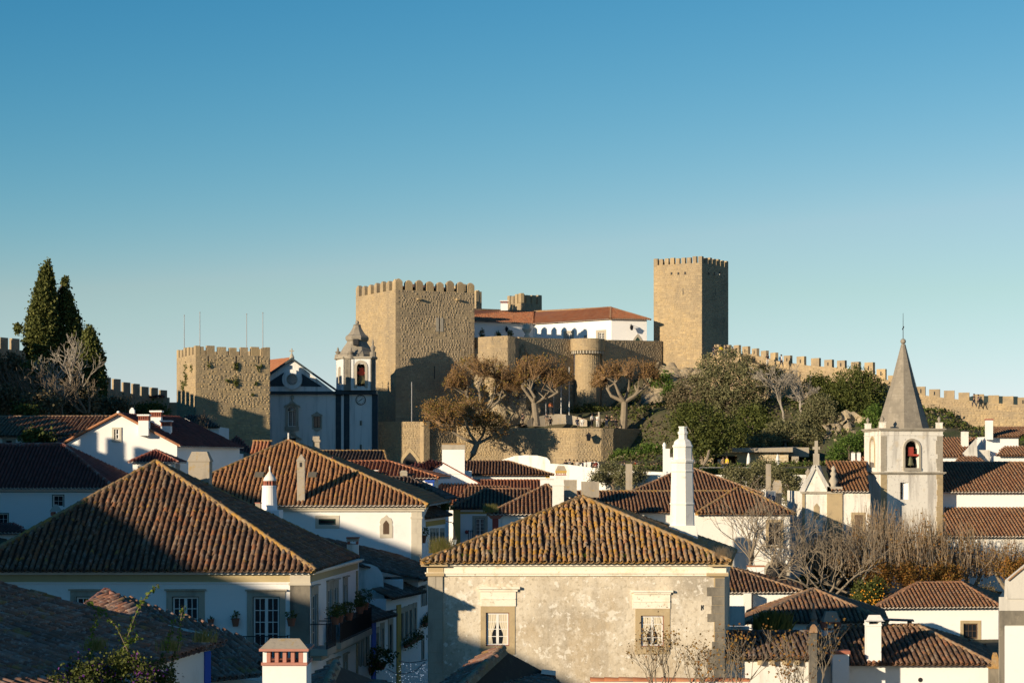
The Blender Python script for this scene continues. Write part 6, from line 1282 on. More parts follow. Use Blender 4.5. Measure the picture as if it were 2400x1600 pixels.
# boundary wall, white, curved top
bw = Thing('boundary_wall', 'long white boundary wall rising in steps below the castle terrace', 'wall', P(1350, 1130, 200)); Y = 205
tops = ((1150, 1088), (1180, 1076), (1205, 1068), (1230, 1066), (1260, 1067), (1282, 1072), (1289, 1080), (1290, 1086), (1330, 1088), (1362, 1092), (1400, 1097), (1404, 1100), (1560, 1106))
m = MB(); R0 = [P(px, 1175, Y-(px-1150)*.02) for px, _ in tops]; R1 = [P(px, py, Y-(px-1150)*.02) for px, py in tops]; d = V((0, .5, 0))
m.loft([R0, R1, [p+d for p in R1], [p+d for p in R0]], False, False); bw.part('wall', m, WHITE2)
single('white_wall', MB().loft([[P(px, py, 238+k) for px, py in ((1359, 1098), (1404, 1098), (1404, 1088), (1402, 1083), (1396, 1081), (1368, 1083), (1359, 1089))] for k in (0, .5)]), WHITE, 'rounded white wall end behind the boundary wall', 'wall')
single('gate_pillar', MB().loft([[P(px, py, 190+k) for px, py in ((1553.5, 1175), (1577, 1175), (1577, 1071), (1570, 1071), (1570, 1051), (1553.5, 1051))] for k in (0, .8)]).lathe(P(1557, 1051, 190.4), [(.16, 0), (.14, .15), (.2, .3), (.12, .5), (.02, .62)], 8), WHITE, 'white wall pier with a small stone finial left of the octagonal chimney', 'pillar')
white2 = Thing('boundary_wall', 'white garden wall under the hedge on the right of the octagonal chimney', 'wall', P(1750, 1150, 190)); white2.part('wall', MB().obox(P(1420, 1190, 188), V((X_(1890, 188)-X_(1420, 188), 0, 0)), V((0, .5, 0)), V((0, 0, (1190-1112)*188/F))), WHITE2)

# ---- M1: large house right of the octagonal chimney
M1, f, hs = simple_house('manor_house', 'long white house with three joined brown hip roofs and barred window, right of centre', (1632, 1852), 1202, 138, 9, WHITE2, ((1802, 1224, 1829, 1279),), zb=-12)
window(M1, f, hs[0], f.rect((1795, 1217, 1836, 1283)), 2, 3, .14, TRIMY, WOODW, WOODB, True)
gm = MB()
for i in range(8): s = hs[0][0]+(hs[0][2]-hs[0][0])*i/7; gm.tube([f.pt(s, hs[0][1], .05), f.pt(s, hs[0][3], .05)], .014, 4)
for j in range(12): z = hs[0][1]+(hs[0][3]-hs[0][1])*j/11; gm.tube([f.pt(hs[0][0], z, .065), f.pt(hs[0][2], z, .065)], .014, 4)
M1.part('window_grille', gm, IRON_HOLE); s, z = f.sz(1819, 1345); arch_part(M1, f, s, .72, z-1, z+.1, .03, IRON_HOLE, 'arched_opening')
arch_ring(M1, f, s, .72, .92, z-1, z+.1, .05, TRIM, 'arch_surround')
FL, FR = P(1632, 1203, 137.6), P(1862, 1203, 137.6); hip2(M1, FL, FR, FR+V((1, 10, 0)), FL+V((3.0, 10, 0)), P(1730, 1142, 142), P(1738, 1142, 142), sp=.262, row=.38, tm=T_brown, dm=DECK, capm=CAPO, parts=False, wave=.02, capr=.12)
fA = Fac((X_(1330, 140.5), 140.5), (X_(1650, 140.5), 140.5)); m = MB(); fA.wall(m, CZ-12, Zp(1198, 140.5)); M1.part('wall', m, WHITE2)
a = [P(1320, 1199, 140), P(1660, 1199, 140), P(1715, 1152, 145), P(1345, 1153, 145)]; roof(M1, [a], [(a[3], a[2], .13)], .262, .38, T_brown, DECK, CAPO, parts=False, wave=.02)
mb_ = [P(1480, 1152, 147), P(1790, 1158, 147), P(1626, 1099, 153.5), P(1600, 1100, 153.5)]; roof(M1, [mb_, [P(1470, 1155, 157), P(1480, 1152, 147), P(1600, 1100, 153.5)]], [(mb_[3], mb_[2], .12), (mb_[2], mb_[1], .12), (mb_[3], mb_[0], .12)], .262, .38, T_brown, DECK, CAPB, parts=False, wave=.02)
mw_ = MB(); Fac(P(1490, 1160, 147.4).xy, P(1785, 1160, 147.4).xy).wall(mw_, CZ-10, Zp(1156, 147.4)); M1.part('wall', mw_, WHITE2)
sp_ = Thing('solar_panel', 'tilted solar panel frame beside two concrete chimneys', 'solar panel', P(1806, 1170, 143)); sp_.part('panel', MB().loft([[P(1796, 1169, 149.2), P(1817, 1172, 149.2), P(1817, 1151, 150), P(1796, 1150, 150)], [P(1796, 1169, 149.3), P(1817, 1172, 149.3), P(1817, 1151, 150.1), P(1796, 1150, 150.1)]]), material('solar glass', (.10, .13, .17), [], .15)); sp_.part('frame', MB().tube([P(1796, 1169, 149.15), P(1796, 1150, 149.95)], .04, 4).tube([P(1817, 1172, 149.15), P(1817, 1151, 149.95)], .04, 4).tube([P(1796, 1150, 149.95), P(1817, 1151, 149.95)], .04, 4), METAL)
block_chimney('tall narrow concrete pillar chimney behind the solar panel', 1796, 1807, 1086.5, 1180, 151.5, CONC, d=.35)
block_chimney('stout concrete chimney with tapered top right of the solar panel', 1814, 1832, 1125, 1190, 150.5, CONC, 'frustum', CONC)
# ------------------------------------------------------------------ white church with domed belfry, left of the castle
Y = 261.5; k = Y/F
CHt = Thing('church', 'white church with dark blue trim, gabled front and domed bell tower, in shade', 'church', P(720, 1060, Y))
f = Fac((X_(560, Y), Y), (X_(886, Y), Y)); q = lambda px, py, o=0: f.pt(*f.sz(px, py), o)
wz = {}; w1 = f.rect((675, 962, 694, 999)); w2 = f.rect((735, 973, 751, 1002)); dr = f.rect((678, 1026, 693, 1075))
m = MB(); zt = Zp(921, Y); f.wall(m, CZ+.5, zt, [w1, w2, dr], .4); m.poly(q(560, 921), q(787, 921), q(685, 843)); bk = V((-14, 26, 0))
h = V((0, 0, zt-CZ-.5)); a, b = f.pt(0, CZ+.5), f.pt(f.L, CZ+.5); m.poly(b, b+bk*.25, b+bk*.25+h, b+h)
CHt.part('wall', m, CHW)
oc_ = f.sz(685, 889)
CHt.part('oculus_ring', MB().loft([[f.pt(oc_[0]+math.cos(t*math.pi/12)*r, oc_[1]+math.sin(t*math.pi/12)*r, o) for t in range(24)] for r, o in ((23.5*k, 0), (23.5*k, .30), (11.5*k, .30), (11.5*k, .05))], False), CHW)
orr = CHt.part('oculus_glass', MB().loft([[f.pt(oc_[0]+math.cos(t*math.pi/12)*11.6*k, oc_[1]+math.sin(t*math.pi/12)*11.6*k, o) for t in range(24)] for o in (0, .1)]), GLASS)
lm = MB()
for i in range(-4, 5):
    d = i*.16; L = math.sqrt(max(.01, (11.4*k)**2-(d*1.0)**2))
    for sg in (1, -1):
        u = V((math.cos(sg*math.pi/4), 0, math.sin(sg*math.pi/4))); n_ = V((-u.z, 0, u.x)); c = f.pt(oc_[0], oc_[1], .14)+(f.u*n_.x+V((0,0,n_.z)))*d
        lm.tube([c-(f.u*u.x+V((0,0,u.z)))*L, c+(f.u*u.x+V((0,0,u.z)))*L], .022, 4)
CHt.part('oculus_lattice', lm, WOODW, orr)
CHt.part('oculus_rim', MB().loft([[f.pt(oc_[0]+math.cos(t*math.pi/12)*r, oc_[1]+math.sin(t*math.pi/12)*r, o) for t in range(24)] for r, o in ((13*k, .28), (13*k, .36), (11.2*k, .36), (11.2*k, .1))], False), TRIM)
for tri in (((600, 905), (667, 905), (663, 898), (662, 888), (666, 872), (634, 893)), ((704, 905), (755, 906), (707, 875), (709, 888), (708, 897))):
    CHt.part('dark_panel', MB().loft([[q(*p, o) for p in tri] for o in (-.02, .05)]), NAVY)
for (p0, p1) in (((556, 925), (685, 838)), ((685, 838), (803, 922))):
    m = MB(); A, B = q(*p0), q(*p1); dn = V((0, 0, -5.5*k)); m.loft([[A+f.n*.45, A+dn+f.n*.45, A+dn-f.n*.3, A-f.n*.3], [B+f.n*.45, B+dn+f.n*.45, B+dn-f.n*.3, B-f.n*.3]]); CHt.part('raking_cornice', m, NAVY)
CHt.part('entablature', f.pbox(MB(), (560, 917, 787, 923.5), .45), NAVY); CHt.part('entablature', f.pbox(MB(), (787, 914, 885.5, 924), .55), NAVY)
for x0, x1, mt, d in ((787, 799.5, NAVY, .14), (799.5, 806, CHW, .10), (806, 819, NAVY, .17), (872, 885.5, NAVY, .17)): CHt.part('pilaster', f.pbox(MB(), (x0, 923.6, x1, 1085), d), mt)
# arched window with stone surround, second window, cartouche, portal
s0, z0, s1, z1 = w1; c = (s0+s1)/2; hw = (s1-s0)/2; wr = window(CHt, f, w1, None, 4, 7, .35, TRIM, WOODW, WOODW, True)
arch_part(CHt, f, c, hw, z1-.02, z1, .02, GLASS, 'fanlight', wr)
fm = MB(); [fm.tube([f.pt(c, z1, .05), f.pt(c+hw*.97*math.cos(a_), z1+hw*.97*math.sin(a_), .05)], .03, 4) for a_ in (.5, 1.05, 1.57, 2.1, 2.64)]; CHt.part('fanlight_bars', fm, WOODW, wr)
arch_ring(CHt, f, c, hw, hw+.32, z0-.3, z1, .16, TRIM, 'window_surround', wr); CHt.part('sill', f.box(MB(), c-hw-.4, z0-.55, c+hw+.4, z0-.02, .25), TRIM, wr)
hood = [(665.5, 955), (667, 950), (676, 946), (685, 938), (694, 946), (703, 950), (704.5, 955), (694, 950), (685, 944.5), (676, 950)]; CHt.part('window_hood', MB().loft([[q(*p, o) for p in hood] for o in (-.02, .35)]), TRIM, wr)
CHt.part('window_apron', MB().loft([[q(*p, o) for p in ((673, 1003), (698, 1003), (691, 1007), (685, 1013), (679, 1007))] for o in (-.02, .15)]), TRIM, wr)
CHt.part('cartouche', MB().ball(q(685, 931, .05), 5.2*k, 10, 8, (.8, .4, 1.25)), TRIM, smooth=True)
wr = window(CHt, f, w2, f.rect((731, 971, 755, 1005)), 4, 5, .3, TRIM, IRON_HOLE, GREEN, True); CHt.part('window_hood', MB().loft([[q(*p, o) for p in ((730, 972), (736, 969), (743, 964), (750, 969), (756, 972), (756, 975), (730, 975))] for o in (-.02, .22)]), TRIM, wr)
CHt.part('window_apron', MB().loft([[q(*p, o) for p in ((735, 1005.5), (752, 1005.5), (748, 1009), (743, 1012), (738, 1009))] for o in (-.02, .15)]), TRIM, wr)
CHt.part('portal_door', f.box(MB(), dr[0]-.3, CZ+.5, dr[2]+.3, dr[3], -.25, .3), IRON_HOLE); CHt.part('portal_pediment', MB().loft([[q(*p, o) for p in ((664, 1027), (675, 1021), (681, 1012), (685.5, 1009), (690, 1012), (696, 1021), (707, 1027), (707, 1030), (697, 1026), (685.5, 1017), (674, 1026), (664, 1030))] for o in (-.02, .4)]), TRIM)
cx = MB(); b_ = q(684, 840, .1); cx.tube([b_, q(684, 816.5, .1)], .09, 6).tube([q(678.5, 822.5, .1), q(689, 822.5, .1)], .08, 6).lathe(b_, [(.35, -.2), (.3, .2), (.15, .6)], 8); CHt.part('cross', cx, TRIM)
rr0, rr1 = q(685, 841, -.2), P(598, 851, 285); el0 = q(560, 925, -.1); el1 = el0+(rr1-rr0); roof(CHt, [[el1, el0, rr0, rr1]], [], .34, .5, T_orange, DECKO, parts=False)
cl = f.sz(845.5, 937); CK = Thing('clock', 'round white wall clock with roman numerals on the church tower', 'clock', q(845.5, 948, 0)); r = 11.2*k
CK.part('face', MB().loft([[f.pt(cl[0]+math.cos(t*math.pi/16)*rr, cl[1]+math.sin(t*math.pi/16)*rr, o) for t in range(32)] for rr, o in ((r, -.02), (r, .06))]), CHW)
CK.part('rim', MB().loft([[f.pt(cl[0]+math.cos(t*math.pi/16)*rr, cl[1]+math.sin(t*math.pi/16)*rr, o) for t in range(32)] for rr, o in ((r, .0), (r+.05, .10), (r*.93, .10), (r*.93, .05))], False), IRON_HOLE)
NUM = ['XII', 'I', 'II', 'III', 'IIII', 'V', 'VI', 'VII', 'VIII', 'IX', 'X', 'XI']
for i, s_ in enumerate(NUM):
    a = math.pi/2-i*math.pi/6; rad = V((math.cos(a), math.sin(a))); tan = V((-rad.y, rad.x))*-1; m = MB(); x = -len(s_)*.035
    def pt2(u, v): w = rad*(r*.66+v*r*.20)+tan*u; return f.pt(cl[0]+w.x, cl[1]+w.y, .075)
    for chh in s_:
        for (u0, v0, u1, v1) in {'I': ((.0, 0, .0, 1),), 'V': ((-.03, 1, .0, 0), (.03, 1, 0, 0)), 'X': ((-.03, 1, .03, 0), (.03, 1, -.03, 0))}[chh]: m.tube([pt2(x+.035+u0, v0), pt2(x+.035+u1, v1)], .012, 4)
        x += .07
    CK.part('numeral', m, IRON_HOLE)
for a, L, nm in ((math.radians(38), r*.55, 'minute_hand'), (math.radians(215), r*.62, 'hour_hand')): CK.part(nm, MB().tube([f.pt(cl[0], cl[1], .09), f.pt(cl[0]+L*math.cos(a), cl[1]+L*math.sin(a), .09)], [.05, .03], 5), IRON_HOLE)
for py in (991, 1047): CHt.part('slit_window', f.pbox(MB(), (843, py-6, 848.5, py+6), .06), TRIM); CHt.part('slit_opening', f.pbox(MB(), (844.6, py-5, 847, py+5), .08), IRON_HOLE)
# belfry
bz0, bz1 = Zp(915, Y), Zp(842, Y); BL_ = [(788, 264.0), (799, 261.3), (806, 260.9), (823, 260.6), (868, 260.6), (879, 261.2), (881, 263.5), (860, 266.8), (806, 266.8)]
bp = [V((X_(px, yy), yy, 0)) for px, yy in BL_]; m = MB()
ffr = Fac(bp[3].xy, bp[4].xy); aw = ffr.rect((835.5, 860, 856, 905)); ac = (aw[0]+aw[2])/2; ah = (aw[2]-aw[0])/2
ffr.wall(m, bz0, bz1, [(aw[0], aw[1], aw[2], aw[3]+ah*.7)], 1.0)
lf = Fac(bp[0].xy, bp[1].xy); lf.wall(m, bz0, bz1, [(lf.L*.42, bz0+.8, lf.L*.95, bz1-1.0)], .6)
for i in (1, 2, 4, 5, 6, 7, 8): a, b = bp[i], bp[(i+1) % 9]; Z0, Z1 = V((0,0,bz0)), V((0,0,bz1)); m.poly(a+Z0, b+Z0, b+Z1, a+Z1)
m.poly(*[p+V((0,0,bz0+.1)) for p in bp]); bf = CHt.part('belfry', m, CHW)
arch_ring(CHt, ffr, ac, ah*.92, ah+.32, aw[1]-.2, aw[3], .10, TRIM, 'arch_surround', bf, back=.3); CHt.part('spandrel', MB().loft([[ffr.pt(ac+x*ah*1.02, aw[3]+z, o) for x, z in ((-1, .0), (-.92, .35*ah), (-.7, .68*ah), (-.3, .9*ah), (0, .95*ah), (.3, .9*ah), (.7, .68*ah), (.92, .35*ah), (1, 0), (1, ah*1.1), (-1, ah*1.1))] for o in (-.5, .02)]), CHW, bf)
for i, mt in ((2, NAVY), (4, PILB), (1, CHW)):
    ff = Fac(bp[i].xy, bp[i+1].xy); CHt.part('belfry_pilaster', ff.box(MB(), .05, bz0, ff.L-.05, bz1, .10), mt if mt is not NAVY else PILB, bf)
arch_part(CHt, lf, lf.L*.68, lf.L*.24, bz0+1.0, bz1-1.6, .05, TRIM, 'side_arch', bf)
CHt.part('belfry_cornice', MB().loft([[V((p.x+(p.x-bp[8].x*.5-bp[4].x*.5)*s, p.y-s*1.5, z)) for p in bp] for s, z in ((0, bz1), (.10, bz1+.18), (.10, bz1+.32), (.02, bz1+.34))]), TRIM, bf)
bell_c = ffr.pt(ac, Zp(878, Y), -1.0); be = Thing('bell', 'bronze bell with red yoke in the shaded church belfry', 'bell', bell_c)
be.part('bell_body', MB().lathe(bell_c-V((0,0,1.2)), [(.62, 0), (.52, .25), (.38, .7), (.30, 1.05), (.10, 1.2)], 14), BRONZE, smooth=True); be.part('yoke', MB().obox(bell_c+V((-.28, -.2, -.1)), V((.56, 0, 0)), V((0, .4, 0)), V((0, 0, 1.0))).obox(bell_c+V((-.55, -.15, .1)), V((1.1, 0, 0)), V((0, .3, 0)), V((0, 0, .3))), YOKE)
dc = V((X_(837, 263.6), 263.6, bz1+.3)); kk = 263.6/F; pr = [(47, 0), (47, 7), (43, 9), (41, 12), (38, 17), (33, 25), (27, 33), (25, 36), (24.5, 38), (28, 42), (29, 47), (27, 51), (22, 54), (17, 60), (12, 68), (9, 75), (10, 77), (5, 79)]
CHt.part('dome', MB().lathe(dc, [(r_*kk*1.0, z_*kk) for r_, z_ in pr], 8, math.pi/8), SPIRE); CHt.part('dome_ball', MB().ball(dc+V((0,0,83*kk)), 4.6*kk, 10, 8), SPIRE, smooth=True)
CHt.part('dome_dormer', MB().obox(dc+V((-.35, -2.3, 28*kk)), V((.7,0,0)), V((0,1,0)), V((0,0,.8))), IRON_HOLE)
for px, yy in ((792, 263), (822, 260.8), (874, 262)): 
    c = P(px, 839, yy); hgt = .6 if px < 850 else 1; CHt.part('finial', MB().lathe(c-V((0,0,.1)), [(.42, 0), (.42, .9*hgt), (.2, 1.0*hgt), (.38, 1.5*hgt), (.12, 1.8*hgt), (.16, 2.1*hgt), (.02, 2.6*hgt)], 8), SPIRE)

# ------------------------------------------------------------------ white church with pointed spire, right
Y = 150.0; k = Y/F
SM = Thing('bell_tower', 'whitewashed square bell tower with tall grey stone spire and red yoked bell', 'tower', P(2120, 1330, Y))
pN = V((X_(2064, 150), 150, 0)); pR = V((X_(2210, 151.2), 151.2, 0)); pL = V((X_(2025.5, 154.6), 154.6, 0)); pB = pL+pR-pN
fr, fl_ = Fac(pN.xy, pR.xy), Fac(pL.xy, pN.xy); zc1, zc0 = Zp(1009, 150), Zp(1108, 150)
aw = fr.rect((2121, 1050, 2154, 1096)); ac = (aw[0]+aw[2])/2; ah = (aw[2]-aw[0])/2; la = fl_.rect((2040, 1045, 2050, 1095)); dl = fr.rect((2110, 1130, 2130, 1170))
m = MB(); fr.wall(m, CZ-9, zc1, [(aw[0], aw[1], aw[2], aw[3]+ah*.98), dl], .55); fl_.wall(m, CZ-9, zc1, [(la[0], la[1], la[2], la[3]+.6)], .5)
for a, b in ((pR, pB), (pB, pL)): m.poly(a+V((0,0,CZ-9)), b+V((0,0,CZ-9)), b+V((0,0,zc1)), a+V((0,0,zc1)))
m.poly(*[p+V((0,0,zc0)) for p in (pN, pR, pB, pL)]).poly(*[p+V((0,0,zc1-.1)) for p in (pN, pR, pB, pL)]); SM.part('wall', m, SMW)
def spandrel(th, f, c, h, zs, d, mat, par=None):
    n = 10; o = []
    for off in (-d, .004): o.append([f.pt(c-h*1.01, zs, off)]+[f.pt(c-h*math.cos(math.pi*i/n), zs+h*.96*math.sin(math.pi*i/n), off) for i in range(n+1)]+[f.pt(c+h*1.01, zs, off), f.pt(c+h*1.01, zs+h*1.0, off), f.pt(c-h*1.01, zs+h*1.0, off)])
    m = MB(); n_ = len(o[0]); 
    for s_ in (-1, 1):
        pts = [f.pt(c+s_*h*math.cos(math.pi*i/n), zs+h*.96*math.sin(math.pi*i/n), .004) for i in range(n//2+1)]; cor = f.pt(c+s_*h*1.0, zs+h*.985, .004); 
        for i in range(n//2): m.poly(pts[i], pts[i+1], cor)
    for i in range(n): 
        a0, a1 = math.pi*i/n, math.pi*(i+1)/n; m.poly(f.pt(c+h*math.cos(a0), zs+h*.96*math.sin(a0), .004), f.pt(c+h*math.cos(a1), zs+h*.96*math.sin(a1), .004), f.pt(c+h*math.cos(a1), zs+h*.96*math.sin(a1), -d), f.pt(c+h*math.cos(a0), zs+h*.96*math.sin(a0), -d))
    return th.part('spandrel', m, mat, par)
spandrel(SM, fr, ac, ah, aw[3], .5, SMW); spandrel(SM, fl_, (la[0]+la[2])/2, (la[2]-la[0])/2, la[3]-.0, .45, SMW)
arch_ring(SM, fr, ac, ah, ah+.16, aw[1]-.2, aw[3], .06, TRIM, 'arch_surround', n=12); arch_ring(SM, fl_, (la[0]+la[2])/2, (la[2]-la[0])/2, (la[2]-la[0])/2+.16, la[1], la[3], .05, TRIMY, 'arch_surround', pointed=False)
SM.part('arch_sill', fr.box(MB(), aw[0]-.15, aw[1]-.22, aw[2]+.15, aw[1], .10), TRIM)
def ring_c(th, pts, z0, z1, d, mat, name='cornice'):
    c = sum(pts, V())/len(pts); o = [p+(p-c).normalized()*d*1.41 for p in pts]; m = MB(); m.loft([[V((p.x, p.y, z)) for p in o] for z in (z0, z1)]); return th.part(name, m, mat)
sq = [pN, pR, pB, pL]
ring_c(SM, sq, zc1, zc1+.10, .10, TRIM); ring_c(SM, sq, zc1+.10, zc1+.20, .19, TRIM); ring_c(SM, sq, zc1-.34, zc1-.28, .035, SMW); ring_c(SM, sq, zc0-.02, zc0+.08, .19, TRIM); ring_c(SM, sq, zc0-.09, zc0-.02, .11, TRIM)
stack(SM, fr, .0, .50, zc0+.15, zc1-.38, .30, .012, TRIM, SM.part('quoins', fr.box(MB(), .01, zc0+.1, .3, zc1-.4, .008), TRIM), 0); stack(SM, fr, fr.L-.45, fr.L-.0, zc0+.15, zc1-.38, .34, .012, TRIM, SM.part('quoins', fr.box(MB(), fr.L-.25, zc0+.1, fr.L, zc1-.4, .008), TRIM), .2)
stack(SM, fr, .0, .52, CZ-6, zc0-.12, .36, .014, TRIMY, SM.part('quoins', fr.box(MB(), .01, CZ-8, .4, zc0-.1, .008), TRIMY), 0); stack(SM, fr, fr.L-.45, fr.L, CZ-6, zc0-.12, .4, .014, TRIMY, SM.part('quoins', fr.box(MB(), fr.L-.3, CZ-8, fr.L, zc0-.1, .008), TRIMY), .15)
SM.part('open_door', MB().loft([[fr.pt(dl[0]+.28, z, -.3) for z in (dl[1], dl[3])]+[fr.pt(dl[2]-.02, z, .02) for z in (dl[3]-.05, dl[1])], [fr.pt(dl[0]+.28, z, -.34) for z in (dl[1], dl[3])]+[fr.pt(dl[2]-.02, z, -.02) for z in (dl[3]-.05, dl[1])]]), WOODW); SM.part('door_opening', fr.box(MB(), dl[0], dl[1], dl[2], dl[3], -.5, .54), IRON_HOLE)
bc = fr.pt(ac-.02, Zp(1068, 150), -.25); be = Thing('bell', 'green bronze bell with red wooden yoke in the right bell tower', 'bell', bc)
be.part('bell_body', MB().lathe(bc-V((0,0,22*k)), [(8.6*k, 0), (8*k, 1.5*k), (6.2*k, 8*k), (5*k, 15*k), (4*k, 19*k), (1.2*k, 21*k)], 18), BRONZE, smooth=True); be.part('clapper', MB().ball(bc-V((0,0,24*k)), 1.3*k, 8, 6), BRONZE)
ym = MB(); ym.obox(bc+V((-6.5*k, -.12, 0)), V((13*k,0,0)), V((0,.24,0)), V((0,0,21*k))); ym.obox(bc+V((6.5*k, -.12, 0)), V((12*k,0,0)), V((0,.24,0)), V((0,0,4.6*k))); ym.lathe(bc+V((6.5*k, 0, 9*k)), [(2.8*k, 0), (2.8*k, 4*k)], 10).lathe(bc+V((6*k, 0, 17*k)), [(2.4*k, 0), (2.4*k, 3.5*k)], 10); be.part('yoke', ym, YOKE); be.part('strap', MB().obox(bc+V((-3.2*k, -.135, 0)), V((.5*k,0,0)), V((0,.02,0)), V((0,0,22*k))).obox(bc+V((0, -.135, 0)), V((.5*k,0,0)), V((0,.02,0)), V((0,0,22*k))).obox(bc+V((3*k, -.135, 0)), V((.5*k,0,0)), V((0,.02,0)), V((0,0,22*k))), IRON_HOLE)
lc = fl_.pt((la[0]+la[2])/2+.1, Zp(1068, 152), -.25); SM.part('bell_wheel', MB().tube([lc+fl_.u*(math.cos(a)*.32)+V((0,0,math.sin(a)*.5)) for a in [i*.4 for i in range(4, 14)]], .03, 5), IRON_HOLE)
SM.part('arch_reveal', fl_.box(MB(), la[0], la[1], la[2], la[3]+.55, -.4, .44), TRIMY)
sc_ = (pN+pB)/2; zS = zc1+.18; hS = Zp(806, 152.6)-zS; rS = 2.0; rot = math.atan2(fr.u.y, fr.u.x)+math.pi/8
apx = V((sc_.x, sc_.y, 0)); SM.part('spire', MB().lathe(V((apx.x, apx.y, zS)), [(rS*.985, 0), (rS*.98, .05), (rS*.52, hS*.485), (rS*.5, hS*.49), (.15, hS), (.10, hS+.02)], 8, rot), SPIRE)
SM.part('spire_ball', MB().ball(V((apx.x, apx.y, zS+hS+.22)), .215, 12, 8), SPIRE, smooth=True)
SM.part('lightning_rod', MB().tube([V((apx.x, apx.y, zS+hS+.4)), V((apx.x, apx.y, Zp(733, 152.6)))], [.03, .015], 5).tube([V((apx.x-.05, apx.y, Zp(772, 152.6))), V((apx.x+.05, apx.y, Zp(764, 152.6)))], .05, 5), IRON_HOLE)
wire = [V((apx.x+.15, apx.y-.1, zS+hS)), V((apx.x+.70, apx.y-.3, zS+hS*.65)), V((apx.x+1.15, apx.y-.4, zS+hS*.38)), V((apx.x+1.9, apx.y-.5, zS+.2))]; SM.part('wire', MB().tube(wire, .012, 4), IRON_HOLE)
for j in range(14): pass
for p, nm in ((pN, 0), (pR, 1), (pL, 2)):
    c = p+(sc_-p).normalized()*.30; c = V((c.x, c.y, zS)); pn = SM.part('pinnacle', MB().obox(c-V((.22, .22, 0)), V((.44,0,0)), V((0,.44,0)), V((0,0,.42))).obox(c-V((.25, .25, -.42)), V((.5,0,0)), V((0,.5,0)), V((0,0,.05))), SMW); SM.part('urn', MB().lathe(c+V((0,0,.47)), [(.10, 0), (.07, .06), (.15, .22), (.13, .32), (.05, .40), (.02, .48)], 10), SPIRE, pn, smooth=True)
# chapel front and nave roofs
NC = Thing('church', 'whitewashed church nave with stone pilaster, chapel gable and brown roofs around the spire tower', 'church', P(2000, 1300, 148)); Y = 147.5
f = Fac((X_(1880, Y), Y), (X_(2040, Y), Y)); q = lambda px, py, o=0: f.pt(*f.sz(px, py), o)
m = MB(); f.wall(m, CZ-9, Zp(1151, Y)); m.poly(q(1880, 1151), q(1942, 1151), q(1911.5, 1093)); A, B = f.pt(0, CZ-9), f.pt(0, CZ-9)+V((0, 8, 0)); hh = V((0,0,Zp(1151, Y)-CZ+9)); m.poly(B, A, A+hh, B+hh); NC.part('wall', m, SMW)
NC.part('gable_coping', MB().loft([[q(1909, 1093, .12), q(1914, 1089, .12), q(1914, 1089, -.9), q(1909, 1093, -.9)], [q(1938, 1151, .12), q(1950, 1151, .12), q(1950, 1151, -.9), q(1938, 1151, -.9)]]).loft([[q(1909, 1089, .12), q(1913, 1093, .12), q(1913, 1093, -.9), q(1909, 1089, -.9)], [q(1876, 1152, .12), q(1885, 1152, .12), q(1885, 1152, -.9), q(1876, 1152, -.9)]]), GREYW)
NC.part('gable_slope', MB().poly(q(1914, 1089, -.05), q(1950, 1151, -.05), P(1944, 1146, 153), P(1922, 1088, 153)), GREYW)
NC.part('cornice', f.pbox(MB(), (1876, 1151, 1975, 1156), .16), TRIM); NC.part('cornice', f.pbox(MB(), (1975, 1151.5, 2036, 1154.5), .10), SMW)
pil_ = NC.part('pilaster', f.pbox(MB(), (1938, 1156, 1974, 1330), .10), TRIMY); NC.part('pilaster', f.pbox(MB(), (1880, 1156, 1886, 1330), .08), TRIMY); NC.part('pilaster_block', f.pbox(MB(), (1938, 1140, 1974, 1151), .12), TRIM)
s, z = f.sz(1914, 1185); arch_part(NC, f, s, 7*Y/F, z-1.0, z-.1, .02, TRIMY, 'blind_arch', pointed=True); s, z = f.sz(2012, 1210); NC.part('stone_niche', f.pbox(MB(), (1995, 1200, 2028, 1260), .04), TRIMY); NC.part('niche_window', f.pbox(MB(), (2003, 1206, 2022, 1250), .06), WOODB)
NC.part('urn', MB().lathe(q(1954.5, 1141, -.2), [(.34, 0), (.20, .15), (.36, .45), (.16, .8), (.26, 1.0), (.12, 1.2), (.2, 1.38), (.02, 1.6)], 10), TRIM, smooth=True)
cb = q(1914.5, 1094, -.3); NC.part('stone_cross', MB().obox(cb-V((.2,.2,.2)), V((.4,0,0)), V((0,.4,0)), V((0,0,1.2))).obox(cb-V((.11,.11,0)), V((.22,0,0)), V((0,.22,0)), V((0,0,1.95))).obox(cb+V((-.26,-.08,1.3)), V((.52,0,0)), V((0,.16,0)), V((0,0,.2))), TRIM)
NC.part('urn', MB().lathe(P(1894, 1122, 148), [(.2, 0), (.12, .2), (.22, .5), (.02, .8)], 8), SPIRE)
e0, e1 = P(1948, 1150, 147.2), P(2038, 1151, 147.2); t0, t1 = P(1935, 1084, 153.5), P(2030, 1083, 153.5); roof(NC, [[e0, e1, t1, t0]], [(t0, t1, .1)], .262, .38, T_warm, DECK, CAPB, parts=False, wave=.012, eavem=EAVEW)
Yn = 152.5; fn = Fac((X_(2205, Yn), Yn), (X_(2440, Yn), Yn)); m = MB(); fn.wall(m, CZ-9, Zp(1152, Yn)); NC.part('wall', m, WHITE)
e0, e1, t1, t0 = P(2205, 1152, 152), P(2450, 1152, 152), P(2450, 1084, 158), P(2205, 1084, 158); roof(NC, [[e0, e1, t1, t0]], [(t0, t1, .1)], .262, .38, T_brown, DECK, CAPB, parts=False, wave=.012, eavem=EAVEW)
e0, e1, t1, t0 = P(2215, 1256, 147), P(2450, 1256, 147), P(2450, 1189, 152.4), P(2215, 1189, 152.4); roof(NC, [[e0, e1, t1, t0]], [], .262, .38, T_brown, DECK, CAPB, parts=False, wave=.012, eavem=EAVEW)
